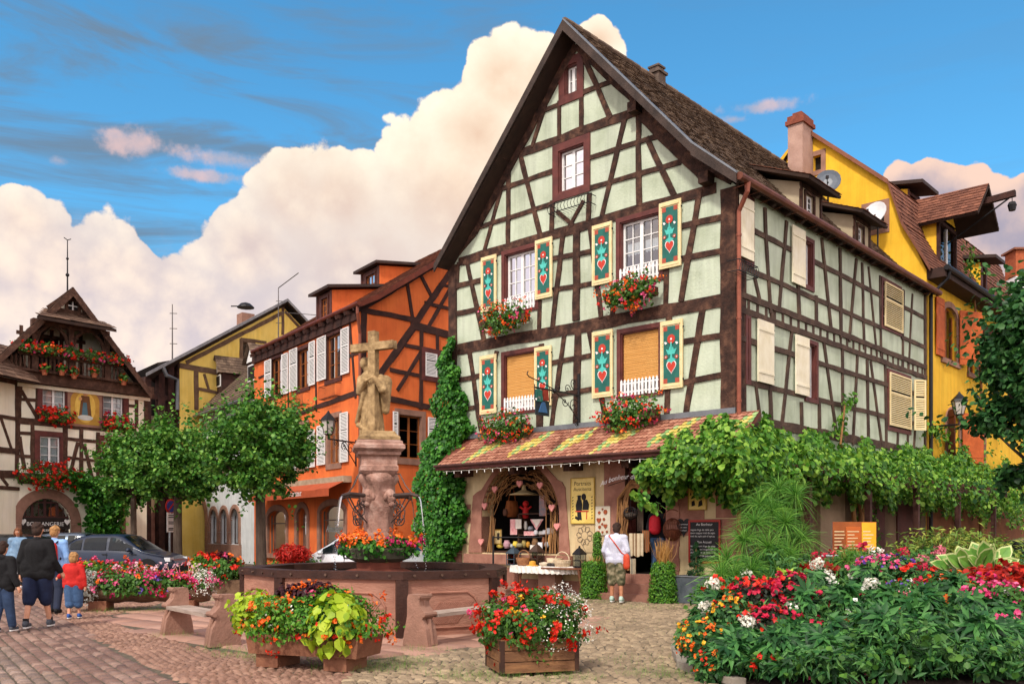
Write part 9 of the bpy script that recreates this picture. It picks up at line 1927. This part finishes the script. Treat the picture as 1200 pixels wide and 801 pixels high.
x=at(92,650,34).x; car('parked_car','grey-blue car just beyond the dark blue hatchback',(x,34.4,0),R(2),4.4,1.8,1.55,SIL)
x=at(28,650,34).x; car('parked_car','black car parked before the bakery arch at the left edge',(x-.2,33.0,0),R(168),4.3,1.8,1.5,BLK)
x=at(474,650,26).x; car('parked_car','silver-white car glimpsed between the fountain and the ivy',(x-1.5,27.2,0),R(150),4.2,1.78,1.5,WCP)
x=at(1196,640,19).x; car('parked_car','pale car half hidden behind the bed at the right edge',(x+1.6,19.5,0),R(14),4.3,1.8,1.5,pm('pale_green_paint','#9fb0ac','#b6c4c0',2,.25,metal=.3,coat=.8))

# ================= people
SKIN=pm('light_skin','#d9a487','#c98f72',12,.55,spec=.35,c3='#d29a7c'); SKIN2=pm('tanned_skin','#b9805f','#a87050',12,.55)
def person(label,x,y,face,h,pose,cl):
    """pose in metres for a 1.75 m adult facing +y, scaled to h; cl = clothing"""
    t=thing('person',label,'person',(x,y,.012)); k=h/1.75; hs=cl.get('headscale',1.); M_=Matrix.Rotation(face-PI/2,3,'Z')     # face: heading angle on the ground
    def G(p): q=M_@Vector((p[0]*k,p[1]*k,0)); return Vector((x+q.x,y+q.y,.012+p[2]*k))
    sd_=M_@Vector((1,0,0)); fd=M_@Vector((0,1,0))
    P={'pel':(0,0,.95),'wai':(0,0,1.08),'che':(0,-.01,1.30),'nek':(0,-.01,1.46),'hed':(0,.01,1.62),'shL':(-.18,0,1.40),'shR':(.18,0,1.40),'hiL':(-.09,0,.92),'hiR':(.09,0,.92),
       'knL':(-.10,.03,.50),'knR':(.10,.03,.50),'anL':(-.10,0,.09),'anR':(.10,0,.09),'elL':(-.24,-.03,1.12),'elR':(.24,-.03,1.12),'haL':(-.26,.04,.88),'haR':(.26,.04,.88)}
    P.update(pose); J={a:G(b_) for a,b_ in P.items()}; sk=cl.get('skin',SKIN); fat=cl.get('fat',1.)
    c=lambda a,b_,r0,r1,sx=None,side=sd_,o=0: cap(J[a] if isinstance(a,str) else a,J[b_] if isinstance(b_,str) else b_,(r0)*k+o,(r1)*k+o,sx,side)
    def torso(o=0): return [c('pel','wai',.115*fat,.115*fat,1.32,o=o),c('wai','che',.115*fat,.128*fat,1.30,o=o),c(J['che'],J['che']+(J['nek']-J['che'])*.45,.125*fat,.08,1.35,o=o),c('shL','shR',.062,.062,None,UPV,o=o)]
    def legs(o=0,cut=1.): 
        out=[]
        for s_ in 'LR':
            out.append(c('hi'+s_,'kn'+s_,.088*fat,.058*fat,o=o)); 
            if cut>0: a=J['kn'+s_]; e=a+(J['an'+s_]-a)*cut; out.append(c(a,e,.055,.055+(.038-.055)*cut,o=o))
        return out
    head=J['hed']; up=(head-J['nek']).normalized(); 
    body=torso()+legs()+[c('nek',J['nek']+(head-J['nek'])*.5,.052,.05),ballp(head+up*.01,(.078*k*hs,.095*k*hs,.112*k*hs)),ballp(head+fd*.03*k*hs-up*.05*k*hs,(.055*k*hs,.06*k*hs,.062*k*hs)),ballp(head+fd*.098*k*hs-up*.012*k*hs,.014*k*hs),ballp(head+sd_*.08*k*hs-up*.005,(.014*k,.022*k,.03*k)),ballp(head-sd_*.08*k*hs-up*.005,(.014*k,.022*k,.03*k))]
    for s_ in 'LR':
        sgn=-1 if s_=='L' else 1
        body+=[c('sh'+s_,'el'+s_,.05*fat,.038*fat),c('el'+s_,'ha'+s_,.038,.026)]
        hd=(J['ha'+s_]-J['el'+s_]).normalized(); w=J['ha'+s_]; pn=(sd_*sgn); wd=hd.cross(pn).normalized()
        body.append(cap(w,w+hd*.075*k,.026*k,.032*k,1.35,wd))      # palm
        for i,(o,ln) in enumerate(((-.030,.062),(-.010,.074),(.010,.068),(.028,.052))):
            b0=w+hd*.088*k+wd*o*k; m1=b0+(hd-pn*.25)*ln*.55*k; e=m1+(hd*.6-pn*.75)*ln*.5*k; body+=[cap(b0,m1,.0105*k,.0095*k),cap(m1,e,.0095*k,.0085*k)]
        tb=w+hd*.03*k-wd*.03*k; body+=[cap(tb,tb+(hd*.6-wd*.7-pn*.2)*.04*k,.012*k,.0105*k),cap(tb+(hd*.6-wd*.7-pn*.2)*.04*k,tb+(hd*1.2-wd*.75-pn*.5)*.052*k,.0105*k,.009*k)]
        an=J['an'+s_]; body.append(cap(an,an-UPV*.035*k+fd*.1*k,.036*k,.034*k))
    remesh(body,.0095 if h>1.3 else .0085,'body',t,sk,2)
    vx=.0125
    if 'top' in cl:
        m_=cl['top']; o=.018; pr=torso(o)+[c(J['hiL']+UPV*(.05-cl.get('hem',.02))*k,J['hiR']+UPV*(.05-cl.get('hem',.02))*k,.104*fat,.104*fat,o=o+.012)]
        for s_ in 'LR':
            pr.append(c('sh'+s_,'el'+s_,.054*fat,.046*fat,o=o)); L2=cl.get('sleeve',.9)
            if L2>0: pr.append(c(J['el'+s_],J['el'+s_]+(J['ha'+s_]-J['el'+s_])*L2,.046,.036,o=o*.9))
        # folds
        for i in range(5): a=J['wai']+UPV*(.02-.05*i)*k+fd*random.uniform(-.02,.02)*k; pr.append(cap(a-sd_*.13*k*fat,a+sd_*.13*k*fat+UPV*random.uniform(-.04,.04)*k,.09*k*fat+o,.09*k*fat+o))
        if cl.get('hood'): pr.append(ballp(J['nek']-fd*.05*k-UPV*.01,(.11*k,.08*k,.07*k)))
        else: pr.append(cap(J['nek']-UPV*.03*k,J['nek']+UPV*.005*k,.062*k+.006,.058*k+.006))
        tp=remesh(pr,vx,'jumper' if cl.get('sleeve',.9)>.5 else 'shirt',t,m_,2)
    if 'under' in cl: remesh([c('pel',J['pel']-UPV*.06*k,.122*fat,.13*fat,1.32,o=.02)],vx,'shirt_tail',t,cl['under'],1)
    if 'bot' in cl:
        L2=cl.get('leglen',.25); o=.016*cl.get('loose',1.3); pr=[c('pel','wai',.112*fat,.108*fat,1.3,o=.006),c('pel',J['pel']-UPV*.04,.113*fat,.11*fat,1.3,o=.008)]
        for s_ in 'LR':
            pr.append(c('hi'+s_,'kn'+s_,.092*fat,.07*fat,o=o))
            if L2>0: a=J['kn'+s_]; e=a+(J['an'+s_]-a)*L2; pr.append(c(a,e,.07,.07-.018*L2,o=o))
        remesh(pr,vx,'trousers' if L2>.6 else 'shorts',t,cl['bot'],2)
    for s_ in 'LR':
        an=J['an'+s_]; up_=fd; pr=[cap(an-UPV*.03*k-fd*.035*k,an-UPV*.045*k+fd*.135*k,.046*k,.04*k,None),cap(an-UPV*.0*k-fd*.01*k,an-UPV*.04*k+fd*.03*k,.05*k,.046*k)]
        remesh(pr,.01,'shoe',t,cl['shoe'],1); b=MB(cl.get('sole',WHITE)); lo=an.z-.088*k
        b.lathe([(.001,lo),(.13*k,lo),(.13*k,lo+.022*k),(.001,lo+.024*k)],Vector((an.x,an.y,0))+fd*.048*k,14,sx=.36,sy=1,rz=face-PI/2); b.build('shoe_sole',t)
        if cl.get('sock'): b=MB(cl['sock']); b.tube([an-UPV*.02*k,an+UPV*.07*k],[.05*k,.046*k],10); b.build('sock',t)
    hr=cl['hair']; ht=cl.get('hairtype','short'); bk=-fd
    pr=[ballp(head+up*.026*k*hs+bk*.012*k*hs,(.088*k*hs,.102*k*hs,.103*k*hs)),ballp(head+bk*.045*k*hs-up*.02*k*hs,(.08*k*hs,.07*k*hs,.085*k*hs))]
    for i in range(26):
        d=Vector((random.gauss(0,1),random.gauss(0,1),abs(random.gauss(0,.8))+.1)).normalized(); 
        if d.dot(fd)>.55 and d.z<.6: continue
        pr.append(ballp(head+up*.03*k*hs+Vector((d.x*.078,d.y*.09,d.z*.09))*k*hs+bk*.008,.026*k*hs))
    if ht=='bob': pr+=[cap(head+s*sd_*.075*k*hs,head+s*sd_*.08*k*hs-up*.08*k*hs+bk*.02,.04*k,.035*k) for s in (-1,1)]+[cap(head+bk*.07*k,head+bk*.07*k-up*.1*k,.06*k,.05*k)]
    ho=remesh(pr,.009,'hair',t,hr,1)
    # trim the hair off the face
    me=ho.data; bmh=bmesh.new(); bmh.from_mesh(me); org=WL[t.name]; kill=[v for v in bmh.verts if ((v.co+org-head).dot(fd)>.045*k*hs and (v.co+org-head).dot(up)<.055*k*hs)]; bmesh.ops.delete(bmh,geom=kill,context='VERTS'); bmh.to_mesh(me); bmh.free()
    for s_ in (-1,1):
        b=MB(WHITE); e=head+fd*.083*k*hs+sd_*s_*.031*k*hs+up*.012*k*hs; b.ball(e,.0125*k*hs,8,6); b.use(pm('dark_iris','#2a1c14')); b.ball(e+fd*.006*k*hs,.0088*k*hs,8,6); b.build('eye',t)
        b=MB(hr); b.tube([e+up*.021*k+sd_*s_*.018*k-fd*.004,e+up*.025*k-sd_*s_*.015*k],.004*k,4); b.build('eyebrow',t)
    b=MB(pm('lips','#a85a4c','#974c40')); q=head+fd*.092*k*hs-up*.05*k*hs; b.tube([q-sd_*.022*k-fd*.008,q,q+sd_*.022*k-fd*.008],.0055*k,5); b.build('mouth',t)
    return t,J,k,fd,sd_
blackw=pm('black_wool','#0e0e10','#17171a',20,.95,.3,60); navy=pm('navy_cotton','#131d38','#1b2848',12,.9,.3,50); jeans=pm('blue_denim','#22344f','#34496a',10,.9,.3,60); denim=pm('light_denim','#5f7f9e','#7d9ab5',10,.9,.3,60); jeansm=pm('mid_denim','#34527a','#4a6a92',14,.9,.4,60)
redh=pm('red_sweat','#b01f1c','#c92c26',10,.9,.2,50); greyw=pm('grey_fabric','#8f9298','#a5a8ad',12,.9); hairb=pm('brown_hair','#23150e','#3a2418',25,.8,.5,80); hairl=pm('blond_hair','#8a6238','#b58a58',25,.8,.5,80); hairm=pm('chestnut_hair','#5a3420','#7a4c30',25,.8,.5,80)
shoeg=pm('grey_shoe','#3a3e46','#59606a',10,.7); shoeb=pm('blue_shoe','#1d4f9a','#173f7c',8,.6)
def gp(px,py): p=gnd(px,py); return p.x,p.y
# man in black jumper, walking away
x,y=gp(44,736); person('man in a black jumper and navy shorts walking beside the child in red',x,y,R(97),1.74,dict(knL=(-.12,-.02,.5),anL=(-.13,-.14,.1),knR=(.1,.07,.5),anR=(.12,.2,.1),elR=(.25,-.02,1.12),haR=(.33,.1,.92),elL=(-.25,-.04,1.12),haL=(-.27,.02,.90)),dict(top=blackw,bot=navy,leglen=.12,hair=hairb,shoe=shoeg,skin=SKIN,sock=pm('dark_sock','#1a1a1c'),fat=1.12,hem=.07,loose=2.0))
# child in red
x,y=gp(86,725); person('small child in a red hoodie and denim shorts beside the man in black',x,y,R(98),1.18,dict(elL=(-.27,.02,1.22),haL=(-.40,.08,1.12),knR=(.1,.06,.5),anR=(.11,.12,.1),anL=(-.1,-.06,.1),elR=(.27,-.04,1.1),haR=(.3,-.02,.88)),dict(top=redh,bot=jeansm,leglen=.3,hair=hairl,shoe=shoeb,hood=1,headscale=1.32,fat=1.15,loose=2.2))
# partner in light blue with a red rucksack
x,y=at(64,700,17.7).x,17.45; tt,J,k,fd,sd_=person('blond walker in a light blue jacket and red rucksack beyond the man in black',x,y+.25,R(92),1.70,dict(knR=(.09,-.02,.5),anR=(.1,-.12,.1),knL=(-.09,.06,.5),anL=(-.1,.14,.1)),dict(top=pm('sky_blue_nylon','#6f9ad0','#8ab0e0',6,.7),bot=pm('dark_trousers','#1c2436','#27314a'),leglen=.95,hair=hairl,shoe=pm('black_shoe','#121214'),sole=IRON,loose=1.))
rk=thing('rucksack','red and blue rucksack on the back of the blond walker','rucksack',J['che']-fd*.2); remesh([cap(J['che']-fd*.19*k+UPV*.02,J['wai']-fd*.2*k,.12*k,.13*k,1.15,sd_)],.013,'pack',rk,redh,1); remesh([cap(J['che']-fd*.27*k-UPV*.1,J['wai']-fd*.27*k+UPV*.02,.07*k,.08*k,1.4,sd_)],.013,'front_pocket',rk,pm('rucksack_blue','#2a5a9a','#1f4880'),1)
b=MB(IRON)
for s_ in(-1,1): b.tube([J['che']-fd*.12*k+sd_*s_*.09*k+UPV*.1,J['nek']+sd_*s_*.1*k+UPV*.0,J['che']+fd*.14*k+sd_*s_*.1*k,J['wai']-fd*.1*k+sd_*s_*.16*k],.016,5)
b.build('shoulder_strap',rk)
# boy at the left edge
x,y=gp(3,741); person('boy in a black jacket and jeans walking at the left edge',x,y,R(84),1.42,dict(elR=(.25,-.06,1.14),haR=(.33,-.02,.90),knR=(.1,.06,.5),anR=(.11,.14,.1),anL=(-.1,-.1,.1)),dict(top=blackw,bot=jeans,leglen=.92,hair=hairb,shoe=shoeg,hood=1,headscale=1.1,loose=1.2))
# woman coming towards us
x,y=gp(21,690); person('woman in a light denim jacket over grey top walking towards the square',x,y,R(-72),1.68,dict(knL=(-.09,.05,.5),anL=(-.1,.12,.1),anR=(.1,-.08,.1)),dict(top=denim,bot=pm('black_leggings','#121316','#1c1d21'),leglen=.93,hair=hairm,shoe=pm('white_shoe','#e2e2e0','#f0f0ee'),skin=SKIN2,loose=.7,hem=.04,hairtype='bob'))
# man in white before the shop
x,y=gp(722,706); tt,J,k,fd,sd_=person('man in a white jumper and camouflage shorts looking into the shop doorway',x,y,R(70),1.80,dict(hed=(.0,.07,1.60),nek=(0,.02,1.45),elL=(-.27,.0,1.12),haL=(-.25,.16,.95),elR=(.26,-.03,1.12),haR=(.25,.1,.94),anL=(-.1,.02,.1),anR=(.12,-.03,.1)),dict(top=pm('white_jumper','#b9bdd0','#cdd1e0',12,.9,.3,50),bot=pm('camouflage','#2e3222','#9a8f74',9,.9,.2,50,detail=1,c3='#5c5a40'),leglen=.14,hair=hairb,shoe=pm('pale_green_shoe','#9ab8a8','#b6ccc0'),skin=SKIN2,fat=1.0,loose=2.0,hem=.04))
bg=thing('shoulder_bag','orange-red bag on a strap hanging at the hip of the man in white','bag',J['pel']+sd_*.2); orr=pm('orange_leather','#b83a1e','#cf4f2c',6,.5); h_=J['pel']+sd_*.25*k-fd*.09-UPV*.02; remesh([cap(h_+UPV*.06,h_-UPV*.14,.075,.08,.6,fd)],.012,'pouch',bg,orr,1)
b=MB(orr); b.tube([h_+UPV*.08,J['wai']+sd_*.15*k-fd*.12*k,J['che']-fd*.165*k,J['shL']-fd*.09*k+UPV*.05*k+sd_*.04,J['shL']+UPV*.075*k+sd_*.06*k,J['che']+fd*.15*k,J['wai']+fd*.13*k+sd_*.12*k,h_+UPV*.06],.014,5,closed=False); b.build('strap',bg)
# customer just inside the door
p=M1.P(771,640,-.35); tt,J,k,fd,sd_=person('customer in dark top and blue jeans with a red rucksack inside the shop door',p.x,p.y,R(60),1.68,dict(),dict(top=pm('dark_jersey','#16161a','#202026',10,.9),bot=jeansm,leglen=.95,hair=hairb,shoe=shoeg))
dzv=UPV*(dz0+.005); tt.location=tt.location+dzv
rk=thing('red_rucksack','plain red rucksack worn by the customer in the doorway','rucksack',J['che']-fd*.2+dzv); remesh([cap(J['che']-fd*.2*k-UPV*.0+dzv,J['wai']-fd*.2*k+dzv,.13*k,.14*k,1.1,sd_)],.013,'pack',rk,pm('bright_red_nylon','#c01c2c','#d62a38',6,.7),1)
